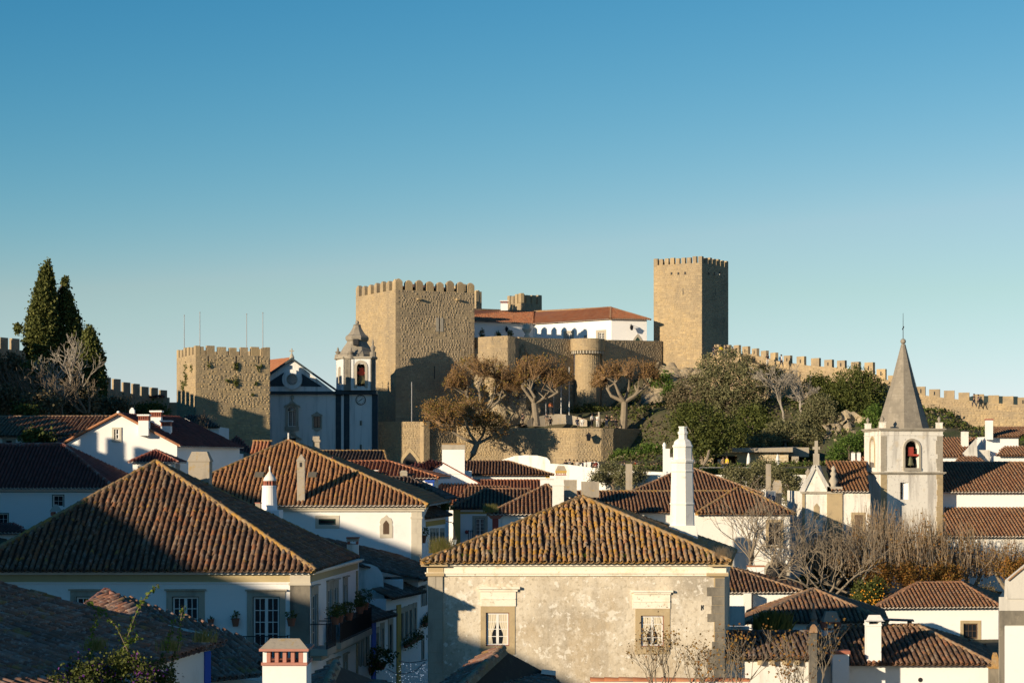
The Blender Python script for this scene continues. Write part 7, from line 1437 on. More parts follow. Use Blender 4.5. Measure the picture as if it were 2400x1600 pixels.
fa = Fac((X_(2210, 147.5), 147.5), (X_(2450, 147.5), 147.5)); m = MB(); fa.wall(m, CZ-9, Zp(1255, 147.5)); NC.part('wall', m, WHITE2)
gm = MB(); Fac((X_(1840, 146), 146), (X_(2215, 146), 146)).wall(gm, CZ-9, Zp(1370, 146)); NC.part('yard_wall', gm, WHITE2)
# houses behind, right
th, f, _ = simple_house('white_house', 'white house with brown roof and weathered side gable right of the spire', (2195, 2290), 1070, 200, 6, WHITE, zb=-4); roof(th, [[P(2190, 1069, 199.6), P(2254, 1069, 199.6), P(2288, 1026, 206), P(2195, 1026, 206)]], [(P(2254, 1069, 199.6), P(2288, 1026, 206), .1)], .3, .45, T_brown, DECK, T_orange, parts=False)
th.part('gable', MB().loft([[p+V((0, o, 0)) for p in (P(2243, 1078, 200), P(2291, 1070, 200), P(2289, 1027, 200))] for o in (0, .3)]), GREYW); chimney(th, P(2261, 1048, 203), 15*203/F, .6, 40*203/F, WHITE2, 'slab', IRON_HOLE)
roof(th, [[P(2238, 1084, 196), P(2312, 1084, 196), P(2290, 1070, 199), P(2246, 1070, 199)]], [], .3, .45, T_brown, DECK, parts=False, name='lower_roof'); th.part('lower_wall', MB().obox(P(2222, 1130, 196.5), V((85*196/F, 0, 0)), V((0, 3, 0)), V((0, 0, 46*196/F))), WHITE)
single('white_block', MB().obox(P(2290, 1110, 204), V((30*204/F,0,0)), V((0,2,0)), V((0,0,56*204/F))), GREYW, 'grey weathered wall block between the two right hand white houses', 'wall')
th, f, _ = simple_house('white_house', 'tall white house with slim chimney at the far right below the town wall', (2311, 2387), 1023, 205, 8, WHITE, zb=-4); roof(th, [[P(2311, 1023, 204.6), P(2390, 1023, 204.6), P(2440, 1000, 210), P(2318, 1000, 210)]], [], .3, .45, T_brown, DECK, parts=False); chimney(th, P(2318, 1030, 204.4), 15*204/F, .7, 49*204/F, WHITE, 'slab', BRICK)
roof(th, [[P(2335, 1067, 200), P(2440, 1067, 200), P(2440, 1046, 203), P(2352, 1047, 203)]], [], .3, .45, T_brown, DECK, parts=False, name='lower_roof'); th.part('lower_wall', MB().obox(P(2338, 1130, 200.6), V((4.5, 0, 0)), V((0, 3, 0)), V((0, 0, 62*200/F))), WHITE)
th, f, _ = simple_house('low_house', 'small brown roof with two tiny white chimneys left of the spire tower', (1990, 2045), 1084, 185, 5, WHITE, zb=-4); roof(th, [[P(1980, 1086, 184.6), P(2050, 1086, 184.6), P(2050, 1073, 188), P(2012, 1072, 188)]], [], .3, .45, T_orange, DECKO, parts=False)
for px in (1999.5, 2012.5): chimney(th, P(px, 1080, 184), 8*184/F, .35, 22*184/F, WHITE, 'pyramid', TRIM)

# ------------------------------------------------------------------ houses bottom right
R1, f, _ = simple_house('white_house', 'white house with weathered tile roof just right of the peeling wall', (1706, 1868), 1387, 129, 7, WHITE, zb=-14, dirx=.14)
FL, FR = P(1690, 1387, 128.6), P(1880, 1386, 128.6); hip2(R1, FL, FR, FR+V((.9, 7, 0)), FL+V((.9, 7, 0)), P(1650, 1326, 133), P(1702, 1328, 133), sp=.262, row=.38, tm=T_old, dm=DECK, capm=CAPB, wave=.03, parts=False, eavem=EAVEW)
R1.part('pier', MB().obox(P(1745, 1470, 128), V((16*128/F,0,0)), V((0,.6,0)), V((0,0,80*128/F))), WHITE2); R1.part('pipe', MB().tube([P(1763, 1470, 128), P(1763, 1392, 128)], .05, 5), IRON_HOLE)
m = MB(); m.obox(P(1700, 1520, 112), V((56*112/F,0,0)), V((0,.5,0)), V((0,0,52*112/F))); single('yard_wall', m, WHITE2, 'stained low white wall in the yard right of the peeling house', 'wall'); single('water_tank', MB().obox(P(1712, 1466, 111.5), V((34*111/F,0,0)), V((0,.4,0)), V((0,0,46*111/F))), GREYW, 'mouldy grey tank on the yard wall', 'tank')
block_chimney('broad white chimney block with orange tile edge behind the weathered roof', 1755, 1791, 1325, 1360, 134.5, WHITE, 'slab', T_orange)
R2, f, _ = simple_house('white_house', 'low white house with weathered hip roof half in shade, lower right', (1775, 2068), 1459, 115, 7, WHITE, zb=-14, dirx=.18)
FL, FR = P(1740, 1459, 114.6), P(2080, 1456, 114.6); pyramid_roof(R2, FL, FR, FR+V((1.4, 9, 0)), FL+V((1.4, 9, 0)), P(1907, 1381, 119), sp=.262, row=.37, tm=T_old, dm=DECK, capm=CAPB, wave=.035)
block_chimney('white chimney with hooded vent in shade, before the lower right hip roof', 1931, 1968, 1433, 1530, 100, WHITE, 'hood', CONC, holes=1)
pc = P(1907, 1500, 99); single('stone_pinnacle', MB().lathe(pc, [(.36, 0), (.36, .7), (.2, .85), (.14, 1.0), (.2, 1.1), (.10, 1.4), (.05, 1.75), (.01, 1.9)], 8), PILB, 'dark stone pinnacle before the lower right hip roof', 'pinnacle')
R3, f, _ = simple_house('white_house', 'white house with long hip roof crossed by a chimney shadow, bottom right', (1900, 2318), 1556, 95, 7, WHITE, zb=-14, dirx=.2)
FL, FR = P(1890, 1555.5, 94.6), P(2326, 1555.5, 94.6); hip2(R3, FL, FR, FR+V((1.8, 9, 0)), FL+V((.6, 9, 0)), P(1987, 1470, 99.2), P(2151, 1467, 99.2), sp=.262, row=.37, tm=T_old, dm=DECK, capm=CAPB, wave=.03)
R3.part('round_vent', MB().loft([[f.pt(f.sz(2157, 1592)[0]+math.cos(t)*.11, f.sz(2157, 1592)[1]+math.sin(t)*.11, o) for t in [i*math.pi/6 for i in range(12)]] for o in (-.02, .02)]), IRON_HOLE)
c3 = Thing('chimney', 'tall white chimney with hooded vent casting a shadow on the bottom right roof', 'chimney', P(2048, 1550, 94.8)); kk = 94.8/F
c3.part('shaft', MB().obox(P(2032, 1550, 94.8), V((33.5*kk,0,0)), V((0,.6,0)), V((0,0,84*kk))), WHITE); c3.part('collar', MB().obox(P(2030.5, 1466, 94.75), V((36.5*kk,0,0)), V((0,.72,0)), V((0,0,4*kk))), WHITE)
for px in (2031.5, 2060): c3.part('post', MB().obox(P(px, 1462, 94.78), V((5.5*kk,0,0)), V((0,.62,0)), V((0,0,8*kk))), WHITE)
c3.part('hood', MB().loft([[P(px, py, y) for px, py, y in q_] for q_ in (((2026, 1455, 94.6), (2074, 1455, 94.6), (2074, 1455, 95.6), (2026, 1455, 95.6)), ((2030, 1452, 94.7), (2070, 1452, 94.7), (2070, 1452, 95.5), (2030, 1452, 95.5)), ((2036, 1440, 94.9), (2063, 1440, 94.9), (2063, 1440, 95.3), (2036, 1440, 95.3)))]), WHITE2)
block_chimney('short white chimney with brick rim at the eave of the bottom right roof', 1951, 1990, 1524, 1640, 93.8, WHITE, 'slab', BRICK, d=.6)
cn = Thing('lean_to', 'thin dark shelter roof behind the bottom right chimney', 'shed', P(2100, 1465, 104)); cn.part('roof', MB().loft([[P(px, py, y) for px, py, y in ((2055, 1453, 103), (2143, 1456, 103), (2140, 1452, 105), (2055, 1449, 105))], [P(px, py-2, y) for px, py, y in ((2055, 1453, 103), (2143, 1456, 103), (2140, 1452, 105), (2055, 1449, 105))]]), IRON_HOLE); cn.part('post', MB().obox(P(2128, 1475, 103.5), V((.2,0,0)), V((0,.2,0)), V((0,0,.45))), CONC)
sp2 = Thing('stone_pinnacle', 'orange lichened stone pinnacle on a pier, bottom right', 'pinnacle', P(2331, 1600, 90)); kk = 90/F; sp2.part('pier', MB().obox(P(2321, 1660, 90), V((21*kk,0,0)), V((0,.4,0)), V((0,0,94*kk))), PILB); sp2.part('ledge', MB().obox(P(2319, 1566, 89.95), V((25*kk,0,0)), V((0,.5,0)), V((0,0,4*kk))), CAPO); sp2.part('cap', MB().loft([[P(px, py, y) for px, py, y in q_] for q_ in (((2323, 1562, 90), (2341, 1562, 90), (2341, 1562, 90.4), (2323, 1562, 90.4)), ((2324, 1540, 90.05), (2340, 1540, 90.05), (2340, 1540, 90.35), (2324, 1540, 90.35)), ((2327, 1528, 90.1), (2336, 1528, 90.1), (2336, 1528, 90.3), (2327, 1528, 90.3)))]), CAPO)
R4 = Thing('low_building', 'low shaded building with mossy tile roof and stone corbels beside the peeling house', 'building', P(1800, 1700, 91)); e0, e1, t1, t0 = P(1702, 1540, 90.5), P(1903, 1540, 90.5), P(1903, 1481, 94), P(1702, 1481, 94)
roof(R4, [[e0, e1, t1, t0]], [(t0, t1, .1)], .25, .36, T_dark, DECK, T_dark, wave=.04); f = Fac((X_(1702, 91), 91), (X_(1900, 91), 91)); m = MB(); f.wall(m, CZ-15, Zp(1541, 91)); R4.part('wall', m, WHITE2); R4.part('eave_beam', f.pbox(MB(), (1702, 1541, 1898, 1545), .3), WOODB)
for px in (1780, 1808, 1838, 1866): R4.part('corbel', f.pbox(MB(), (px-5, 1545, px+5, 1556), .32), TRIMY)
pg_ = R4.part('corner_pillar', MB().obox(P(1898, 1620, 90.3), V((17*90/F,0,0)), V((0,.4,0)), V((0,0,138*90/F))), PILB); R4.part('pillar_cap', MB().loft([[P(px, py, y) for px, py, y in q_] for q_ in (((1896, 1482, 90.2), (1917, 1482, 90.2), (1917, 1482, 90.8), (1896, 1482, 90.8)), ((1899, 1468, 90.3), (1914, 1468, 90.3), (1914, 1468, 90.7), (1899, 1468, 90.7)), ((1904, 1462, 90.4), (1909, 1462, 90.4), (1909, 1462, 90.6), (1904, 1462, 90.6)))]), CAPB, pg_)
ag = P(1810, 1480, 97); tuft('agave', 'dark spiky agave bush in the shaded yard above the mossy low roof', ag, 260, 1.0, 1.0, L_dark, cat='bush', w=.05)
R5, f, hs = simple_house('white_house', 'clean white house with neat brown hip roof and barred window, right', (2059, 2340), 1424, 128, 7, WHITE, ((2258, 1460, 2292, 1496),), zb=-14, dirx=.26)
window(R5, f, hs[0], f.rect((2250.6, 1453, 2299, 1503.5)), 3, 2, .14, TRIMY, WOODB, WOODB, False)
FL, FR = P(2053, 1423, 127.5), P(2346, 1421, 127.5); hip2(R5, FL, FR, FR+V((2.6, 9, 0)), FL+V((2.2, 9, 0)), P(2151, 1366, 131.8), P(2252, 1364.5, 131.8), sp=.262, row=.38, tm=T_brown, dm=DECK, capm=T_brown, wave=.006, eavem=EAVEW, capr=.11, parts=False)
R6 = Thing('grey_building', 'stained grey white building cut by the right edge', 'building', P(2380, 1700, 86)); f = Fac((X_(2341, 86), 86), (X_(2470, 86), 86)); q = lambda px, py, o=0: f.pt(*f.sz(px, py), o)
m = MB(); f.wall(m, CZ-15, Zp(1398, 86)); m.poly(q(2341, 1400), q(2341, 1800), q(2341, 1800)+V((1.7, 6, 0)), q(2341, 1400)+V((1.7, 6, 0))); R6.part('wall', m, GREYW); R6.part('upper_gable', MB().loft([[q(px, py, o) for px, py in ((2360, 1402), (2470, 1402), (2470, 1290), (2408, 1322), (2362, 1360))] for o in (-.5, .06)]), GREYW); R6.part('dado_band', f.pbox(MB(), (2341.5, 1430, 2470, 1464), .03), PILB); R6.part('lower_panel', f.pbox(MB(), (2354, 1466, 2470, 1800), .035), WHITE); R6.part('edge_band', f.pbox(MB(), (2341.5, 1464, 2353, 1800), .05), PILB); R6.part('verge', MB().tube([q(2362, 1359, .1), q(2408, 1321, .1), q(2470, 1289, .1)], .05, 5), CAPB)
# restaurant on the slope
RS = Thing('stone_pavilion', 'low modern stone pavilion with flat concrete roof under the trees', 'building', P(1770, 1095, 236)); Y = 236; f = Fac((X_(1640, Y), Y), (X_(1848, Y), Y)); hs = [f.rect((1672, 1068, 1728, 1095))]; m = MB(); f.wall(m, CZ-1, Zp(1060, Y), hs, 2.5); RS.part('wall', m, TRIMY); masonry(RS, RS.part('stone_face', f.pbox(MB(), (1785, 1061, 1848, 1096), .03), TRIMY), f, f.sz(1786, 1080)[0], f.L, CZ-.2, Zp(1061, Y), material('pale ashlar', (.5,.43,.3), [], .9, None, [(.52,.44,.30),(.58,.50,.36),(.47,.39,.27)]), .3, (.4, .9), d=(.04, .06), limit=100)
RS.part('roof_slab', MB().loft([[P(px, py, y) for px, py, y in q_] for q_ in (((1716, 1059, 235), (1858, 1059, 235), (1870, 1059, 243), (1716, 1059, 243)), ((1716, 1051, 235), (1858, 1048, 235), (1870, 1046, 243), (1716, 1050, 243)))]), CONC); RS.part('opening_back', f.box(MB(), hs[0][0], hs[0][1], hs[0][2], hs[0][3], -2.4, 2.45), IRON_HOLE)
sg = f.rect((1684, 1076, 1697, 1093)); RS.part('notice_board', f.box(MB(), *sg, -1.0, 1.05), WHITE); RS.part('concrete_box', MB().obox(P(1848, 1070, 238), V((48*238/F,0,0)), V((0,5,0)), V((0,0,22*238/F))), CONC); RS.part('pier', MB().obox(P(1856, 1100, 236), V((16*236/F,0,0)), V((0,1,0)), V((0,0,31*236/F))), CONC)
for px, py0, py1, lab in ((1754.5, 1061, 1100, 'closed white parasol half hidden by the olive tree'), (1822.5, 1064, 1100, 'closed white parasol before the stone pavilion')):
    b = P(px, py1, 231); hh = (py1-py0)*231/F; th = Thing('closed_parasol', lab, 'parasol', b, 'closed parasols by the pavilion'); th.part('pole', MB().tube([b, b+V((0,0,hh))], .04, 6), METAL); th.part('canopy', MB().lathe(b+V((0,0,hh*.18)), [(.30, 0), (.24, hh*.2), (.20, hh*.5), (.10, hh*.75), (.03, hh*.82)], 10), WOODW)
hd = Thing('hedge', 'low clipped hedge along the white garden wall', 'hedge', P(1780, 1115, 195)); pts = np.array([tuple(P(rnd.uniform(1645, 1890), rnd.uniform(1098, 1114), 195+rnd.random()*1.2)) for _ in range(5200)]); v, fc = leaves(pts, .16); hd.np_part('foliage', v, fc, L_dark, kind='stuff'); hd.part('stems', MB().obox(P(1645, 1116, 195.3), V((245*195/F,0,0)), V((0,.6,0)), V((0,0,.55))), L_dark)
rl = Thing('railing', 'thin glass and metal railing behind the hedge', 'railing', P(1760, 1105, 226)); mm = MB().tube([P(1640, 1095, 226), P(1890, 1095, 226)], .035, 4)
for i in range(16): mm.tube([P(1640+i*16.6, 1095, 226), P(1640+i*16.6, 1110, 226)], .025, 4)
rl.part('rail', mm, METAL)
# ------------------------------------------------------------------ vegetation
def bl(px, py, Y, rx, ry, rd=None): c = P(px, py, Y); s = Y/F; return ((c.x, c.y, c.z), (rx*s, (rd or (rx+ry)/2*.8)*s, ry*s))
# cypresses on the left
def cypress(label, prof, Y, n, base_py, r0=.35, size=.30):
    """prof: (py, px centre, half width)"""
    b = P(prof[-1][1], base_py, Y); th = Thing('cypress_tree', label, 'tree', b, 'cypresses on the left hill'); th.part('trunk', MB().tube([b, P(prof[0][1], prof[0][0]+10, Y)], [r0, .06], 7), BARKD)
    tot = sum((prof[i+1][0]-prof[i][0])*(prof[i][2]+prof[i+1][2]) for i in range(len(prof)-1)); pts = []
    s = Y/F
    for a, c in zip(prof, prof[1:]):
        k = int(n*1.6*((c[0]-a[0])*(a[2]+c[2]))/tot/16)
        for _ in range(k):
            t = rnd.random(); py = a[0]+(c[0]-a[0])*t; px = a[1]+(c[1]-a[1])*t; w = (a[2]+(c[2]-a[2])*t)*s; an = rnd.uniform(0, 6.28); r = w*(rnd.uniform(.45, 1.0)**.6)*(1+.10*math.sin(an*5+py*.12))
            q = P(px, py, Y)+V((math.cos(an)*r, math.sin(an)*r, 0)); pts.append(np.array(q)+nrs.normal(size=(16, 3))*np.array([.16, .16, .42]))
    v, fc = leaves(np.concatenate(pts), size*.75, .1, 1.3); th.np_part('crown', v, fc, L_cyp)
cypress('tallest cypress at the left edge, slender pointed crown', [(624, 110, 4), (640, 109, 11), (680, 106, 20), (720, 102, 29), (770, 99, 36), (815, 98, 37), (845, 101, 32)], 212, 15000, 930)
cypress('middle cypress leaning against the tallest one', [(674, 151, 4), (700, 152, 15), (740, 156, 25), (790, 161, 36), (835, 167, 46), (880, 172, 44)], 214, 13000, 930)
cypress('darkest cypress on the right of the left hill group', [(776, 210, 6), (800, 211, 16), (840, 214, 27), (880, 218, 28), (930, 222, 26), (955, 222, 20)], 211, 9000, 960)
for lab, px, py, p0, sz in (('tuft of cypress foliage on a thin branch beside the tallest cypress, right', 152, 660, (127, 700), 9), ('tuft of cypress foliage on a thin side branch, left', 43, 770, (70, 781), 9)):
    b = P(*p0, 212); th = Thing('cypress_branch', lab, 'branch', b, 'stray cypress branches'); t = P(px, py, 212); th.part('stem', MB().tube([b, b.lerp(t, .5)+V((0,0,.1)), t], .05, 5), BARKD); v, fc = leaves(blob_points([bl(px, py, 212, sz*.75, sz*1.2)], 420, .25, 12), .22); th.np_part('crown', v, fc, L_cyp)
# hillside thicket in shade on the left
for i, (px, py, Y, h, lab, brk) in enumerate(((110, 905, 196, 3.2, 'pale bare tree in front of the tallest cypress', BARKW), (165, 915, 195, 3.6, 'pale bare tree right of it, before the middle cypress', BARKW), (35, 925, 192, 2.8, 'grey bare shrub at the left edge of the hill', BARKD), (75, 945, 188, 2.6, 'low grey bare shrub on the left hill, middle', BARKD), (205, 945, 186, 2.6, 'grey bare shrub below the darkest cypress', BARKD), (140, 958, 183, 2.4, 'low tangled bare shrub above the long brown roof', BARKD))):
    b = P(px, py+22, Y); bare_tree('bare_tree', lab, b, [((b.x+rnd.gauss(0, .25), b.y, b.z), (rnd.gauss(0, .5), rnd.gauss(0, .3), 1), h*rnd.uniform(.45, .65), .13) for _ in range(4)], 3, brk, group='bare trees on the left hill', spread=.5, up=.1, minr=.022)
def scrub(label, blobs, n, size, mat, clump=.5, group='shrubs', name='shrub', base=None, shell=.35):
    c = blobs[0]; b = base or V((c[0][0], c[0][1], c[0][2]-c[1][2])); th = Thing(name, label, 'shrub', b, group); v, fc = leaves(blob_points(blobs, n, clump, 20, shell), size, .25); th.np_part('foliage', v, fc, mat)
    th.part('stem', MB().tube([b-V((0,0,.5)), V(c[0])], [.12, .05], 5), BARKD); return th
for px, py, Y, rx, ry, lab, mt in ((25, 870, 200, 40, 40, 'dark thicket under the far left wall', L_gry), (90, 880, 198, 40, 35, 'dark thicket under the tallest cypress', L_dark), (20, 935, 188, 45, 28, 'grey brown scrub at the left edge', L_gry), (95, 945, 182, 50, 22, 'grey scrub above the long brown roof', L_gry), (190, 940, 192, 45, 32, 'grey scrub under the darkest cypress', L_gry), (60, 962, 176, 26, 12, 'dark green low bush above the long brown roof', L_dark), (270, 955, 200, 40, 22, 'dim scrub at the foot of the left town wall', L_gry), (350, 968, 215, 45, 22, 'dim scrub left of the lower castle tower', L_dark), (88, 1026, 158, 36, 16, 'dark orange bush beside the long brown roof', L_dark), (525, 1085, 160, 22, 22, 'dark bush beside the concrete chimney', L_dark)):
    scrub(lab, [bl(px, py, Y, rx, ry)], int(rx*ry*2.2), .24, mt, .5, 'thickets on the left hill')
for px, lab in ((448, 'small bare shrub by the shaded white house, left'), (490, 'small bare shrub by the shaded white house, right')):
    b = P(px, 1035, 205); bare_tree('bare_shrub', lab, b, [((b.x, b.y, b.z), (rnd.gauss(0, .2), 0, 1), 1.2, .05), ((b.x, b.y, b.z), (rnd.gauss(0, .5), 0, 1), 1.3, .05)], 2, BARKD, 'shrub', 'bare shrubs by the church', minr=.02)

# plane trees with russet twigs
def plane_tree(label, base, fork, arms, crown, n, mat, r0, brush=900, mat2=None, leafn=0):
    n = int(n*.60); r0 *= .72; brush = int(brush*.75)
    th = Thing('plane_tree', label, 'tree', base, 'plane trees under the castle'); tr = MB(); tr.tube([base, V(base).lerp(V(fork), .5)+V((.05, 0, 0)), fork], [r0*1.25, r0, r0*.9], 9)
    ends = []
    for a in arms:
        a = V(a); m_ = V(fork).lerp(a, .5)+V((rnd.gauss(0, .25), rnd.gauss(0, .3), -.25)); tr.tube([fork, m_, a], [r0*.62, r0*.46, r0*.32], 7)
        for _ in range(4): e = a+V((rnd.gauss(0, .8), rnd.gauss(0, .8), rnd.uniform(.2, 1.1))); tr.tube([m_.lerp(a, rnd.uniform(.5, 1)), e], [r0*.28, r0*.14], 5); ends.append(e)
    th.part('trunk', tr, BARK)
    cb = MB(); lp = []; lq = []
    for i in range(brush):
        bb = crown[i % len(crown)]; d = V((nrs.normal(), nrs.normal(), abs(nrs.normal())*1.0-.2)); d.normalize(); d = d*(rnd.uniform(.62, 1.06)**.5)*rnd.uniform(.9, 1.08); t = V(bb[0])+V((d.x*bb[1][0], d.y*bb[1][1], d.z*bb[1][2])); e = min(ends, key=lambda q: (q-t).length+rnd.random()*.9)
        e = e.lerp(t, rnd.uniform(.0, .35)) if (t-e).length < 3.2 else e.lerp(t, 1-2.9/(t-e).length); md = e.lerp(t, .5)+V((rnd.gauss(0, .07), rnd.gauss(0, .07), .1))
        cb.tube([e, md, t], [.042, .030, .014], 3, False)
        for _ in range(2): s_ = e.lerp(t, rnd.uniform(.35, .8)); q = s_+V((rnd.gauss(0, .28), rnd.gauss(0, .28), rnd.uniform(.15, .55))); cb.tube([s_, q], [.018, .008], 3, False); lp.append(q)
        lp += [md.lerp(t, rnd.uniform(.2, 1.0)), t]
    crn = th.part('crown', cb, material('russet twig bark', (.25, .155, .08)))
    idx = nrs.randint(0, len(lp), n); v, fc = leaves(np.array([tuple(q) for q in lp])[idx]+nrs.normal(size=(n, 3))*.12, .15, .1); th.np_part('leaves', v, fc, mat, kind='stuff')
    if mat2: v, fc = leaves(blob_points(crown, leafn, .6, 8, .7), .20, .1); th.np_part('leaves_turning', v, fc, mat2, kind='stuff')
PY = 268
plane_tree('clipped plane tree left of the round turret, two thick forking limbs', P(1257, 998, 270), P(1252, 944, 270), [P(1222, 905, 270), P(1240, 908, 269), P(1285, 925, 269.5), P(1308, 918, 270.5)], [bl(1240, 868, 270, 38, 40), bl(1285, 868, 270, 48, 44), bl(1318, 888, 270, 26, 30), bl(1215, 892, 270, 14, 28)], 5600, L_brn, .62, 1000, L_yel, 500)
plane_tree('clipped plane tree right of the round turret, straight stout trunk', P(1460, 1004, 270), P(1464, 942, 270), [P(1420, 905, 270), P(1440, 895, 269), P(1478, 892, 270), P(1500, 908, 270.5), P(1520, 900, 271)], [bl(1425, 882, 270, 38, 42), bl(1480, 876, 270, 50, 44), bl(1525, 882, 270, 26, 40), bl(1400, 905, 270, 16, 20)], 5600, L_brn, .68, 1100)
plane_tree('large spreading plane tree on the rock below the castle, upper crown', P(1140, 1040, 268), P(1128, 975, 269), [P(1090, 915, 269), P(1120, 895, 268), P(1165, 905, 270), P(1185, 925, 270)], [bl(1105, 882, 269, 55, 52), bl(1160, 880, 270, 50, 46), bl(1190, 915, 271, 40, 46), bl(1065, 905, 269, 24, 36)], 7000, L_brn, .55, 1300, L_yel, 900)
plane_tree('leaning plane tree with green gold crown at the foot of the retaining wall', P(1097, 1086, 258), P(1118, 1040, 258), [P(1050, 1005, 258), P(1090, 985, 257), P(1140, 990, 258.5), P(1170, 1010, 259)], [bl(1045, 972, 258, 56, 40), bl(1100, 975, 258, 56, 48), bl(1150, 1000, 259, 42, 34), bl(1010, 965, 258, 24, 28)], 8600, L_yel, .55, 1200, L_brn, 3200)

# trees and scrub on the sunlit slope
HT = [
 ('big grey green olive like tree under the tall keep', (1705, 985, 258), [(1700, 862, 262, 62, 44), (1665, 900, 260, 50, 52), (1745, 910, 259, 52, 60), (1700, 950, 258, 70, 50), (1770, 900, 261, 26, 42)], 16000, .20, L_oliv, BARKD, .35),
 ('brownish twiggy tree left of the big grey green tree', (1625, 965, 258), [(1620, 915, 262, 42, 36), (1590, 940, 261, 30, 40), (1655, 945, 259, 40, 36)], 7000, .19, L_gry, BARKD, .22),
 ('glossy dark evergreen with two bent trunks by the pavilion', (1646, 1096, 232), [(1640, 1000, 233, 58, 56), (1605, 985, 234, 30, 45), (1690, 1010, 233, 36, 45), (1650, 1040, 232, 55, 32)], 14000, .20, L_dark, BARK, .2),
 ('dark rounded evergreen at the top of the right slope', (1915, 950, 253), [(1915, 905, 254, 32, 28), (1935, 925, 254, 34, 30)], 6000, .20, L_dark, BARKD, .25),
 ('wide dark evergreen crown left of the spire', (2010, 985, 250), [(2000, 905, 252, 52, 46), (2040, 920, 252, 38, 48), (1975, 930, 251, 36, 46), (2010, 950, 250, 46, 36)], 15000, .20, L_dark, BARKD, .3),
 ('light grey olive tree in the middle of the right slope', (1925, 1010, 247), [(1920, 955, 248, 34, 34), (1940, 985, 247, 30, 30), (1900, 985, 247, 30, 28)], 8000, .17, L_oliv, BARKD, .2),
 ('bright green ivy bush beside the spire', (2050, 1020, 245), [(2050, 975, 246, 22, 28), (2040, 1005, 245, 26, 24)], 4500, .19, L_brt, BARKD, .12),
 ('dark bush in the shaded hollow of the slope', (1770, 1040, 246), [(1765, 985, 250, 40, 40), (1800, 1010, 248, 40, 36), (1735, 1020, 246, 36, 32)], 9000, .20, L_dark, BARKD, .2),
 ('olive scrub above the flat roof of the pavilion', (1840, 1050, 243), [(1840, 1015, 245, 50, 30), (1790, 1035, 243, 40, 18), (1890, 1030, 244, 40, 26)], 9000, .18, L_oliv, BARKD, .15),
 ('low green bush at the right end of the slope', (1990, 1075, 236), [(1990, 1045, 238, 34, 22), (2020, 1035, 239, 20, 28), (1960, 1065, 237, 24, 16)], 4500, .18, L_brt, BARKD, .12),
 ('dim green scrub on the terrace bank right of the plane trees', (1530, 1000, 276), [(1530, 975, 278, 36, 22), (1575, 950, 279, 30, 30), (1500, 985, 277, 24, 14)], 5000, .20, L_dark, BARKD, .12),
 ('green bush under the keep rock', (1560, 905, 284), [(1548, 890, 285, 24, 20), (1575, 915, 283, 28, 18)], 2600, .2, L_brt, BARKD, .1),
 ('dark bush at the foot of the round turret', (1385, 985, 279), [(1360, 965, 280, 26, 14), (1405, 970, 279, 26, 14), (1385, 955, 281, 20, 12)], 3000, .18, L_dark, BARKD, .1),
 ('small shrub growing under the town wall merlons', (1752, 850, 274), [(1750, 846, 275, 12, 14)], 800, .16, L_gry, BARKD, .06),
 ('grey shrub on the town wall slope below the walkers', (1815, 872, 264), [(1812, 872, 265, 18, 14), (1790, 868, 266, 14, 16)], 1600, .17, L_oliv, BARKD, .08),
]
for lab, b, bs, n, sz, mt, bk, r0 in HT: tree('hillside_tree', lab, 'tree', P(*b), [bl(*x) for x in bs], n, sz*1.15, mt, bk, r0, .55, 'trees on the castle slope', .42, per=18)
for px, lab in ((1640, 'a'),): pass
t_ = bpy.data.objects  # bent pale trunks under the glossy evergreen
for nm, p in (('first pale bent trunk under the glossy evergreen', (1632, 1092, 1620, 1060)), ('second pale bent trunk under the glossy evergreen', (1644, 1096, 1662, 1055))):
    single('tree_trunk', MB().tube([P(p[0], p[1], 230), P((p[0]+p[2])/2+(4 if p[2] > p[0] else -2), (p[1]+p[3])/2, 230), P(p[2], p[3], 230.5)], [.22, .18, .14], 7), BARK, nm, 'tree')
for (px, py, lean, lab) in ((1838, 990, -.2, 'silvery bare tree on the slope, left of the pair'), (1872, 992, .1, 'silvery bare tree on the slope, right of the pair')):
    b = P(px, py, 251); bare_tree('bare_tree', lab, b, [((b.x, b.y, b.z), (lean, .1, 1), 2.6, .17)], 4, BARKW, group='silvery bare trees on the slope', spread=.55, up=.08, kids=(3, 3), minr=.028, shrink=.74)
for px, py, rx, ry, lab, mt in ((1890, 1075, 22, 13, 'clipped cloud bush by the concrete box', L_dark), (1905, 1092, 9, 9, 'yellow flowering bush by the chapel cross', L_brt), (1880, 1093, 8, 7, 'small yellow bush left of the other yellow bush', L_brt), (1480, 1066, 50, 14, 'green bank of weeds above the crowd', L_brt), (1525, 1052, 34, 12, 'green weeds at the foot of the dark wall', L_brt), (1440, 1080, 14, 12, 'small bush beside the rock above the crowd', L_dark)):
    scrub(lab, [bl(px, py, 240 if px > 1800 else 258, rx, ry)], int(rx*ry*4), .17, mt, .35, 'bushes above the village road')
single('boulder', MB().ball(P(1455, 1082, 256), .8, 9, 6, (1, .8, 1)), ROCK, 'pale boulder at the foot of the retaining wall', 'rock')
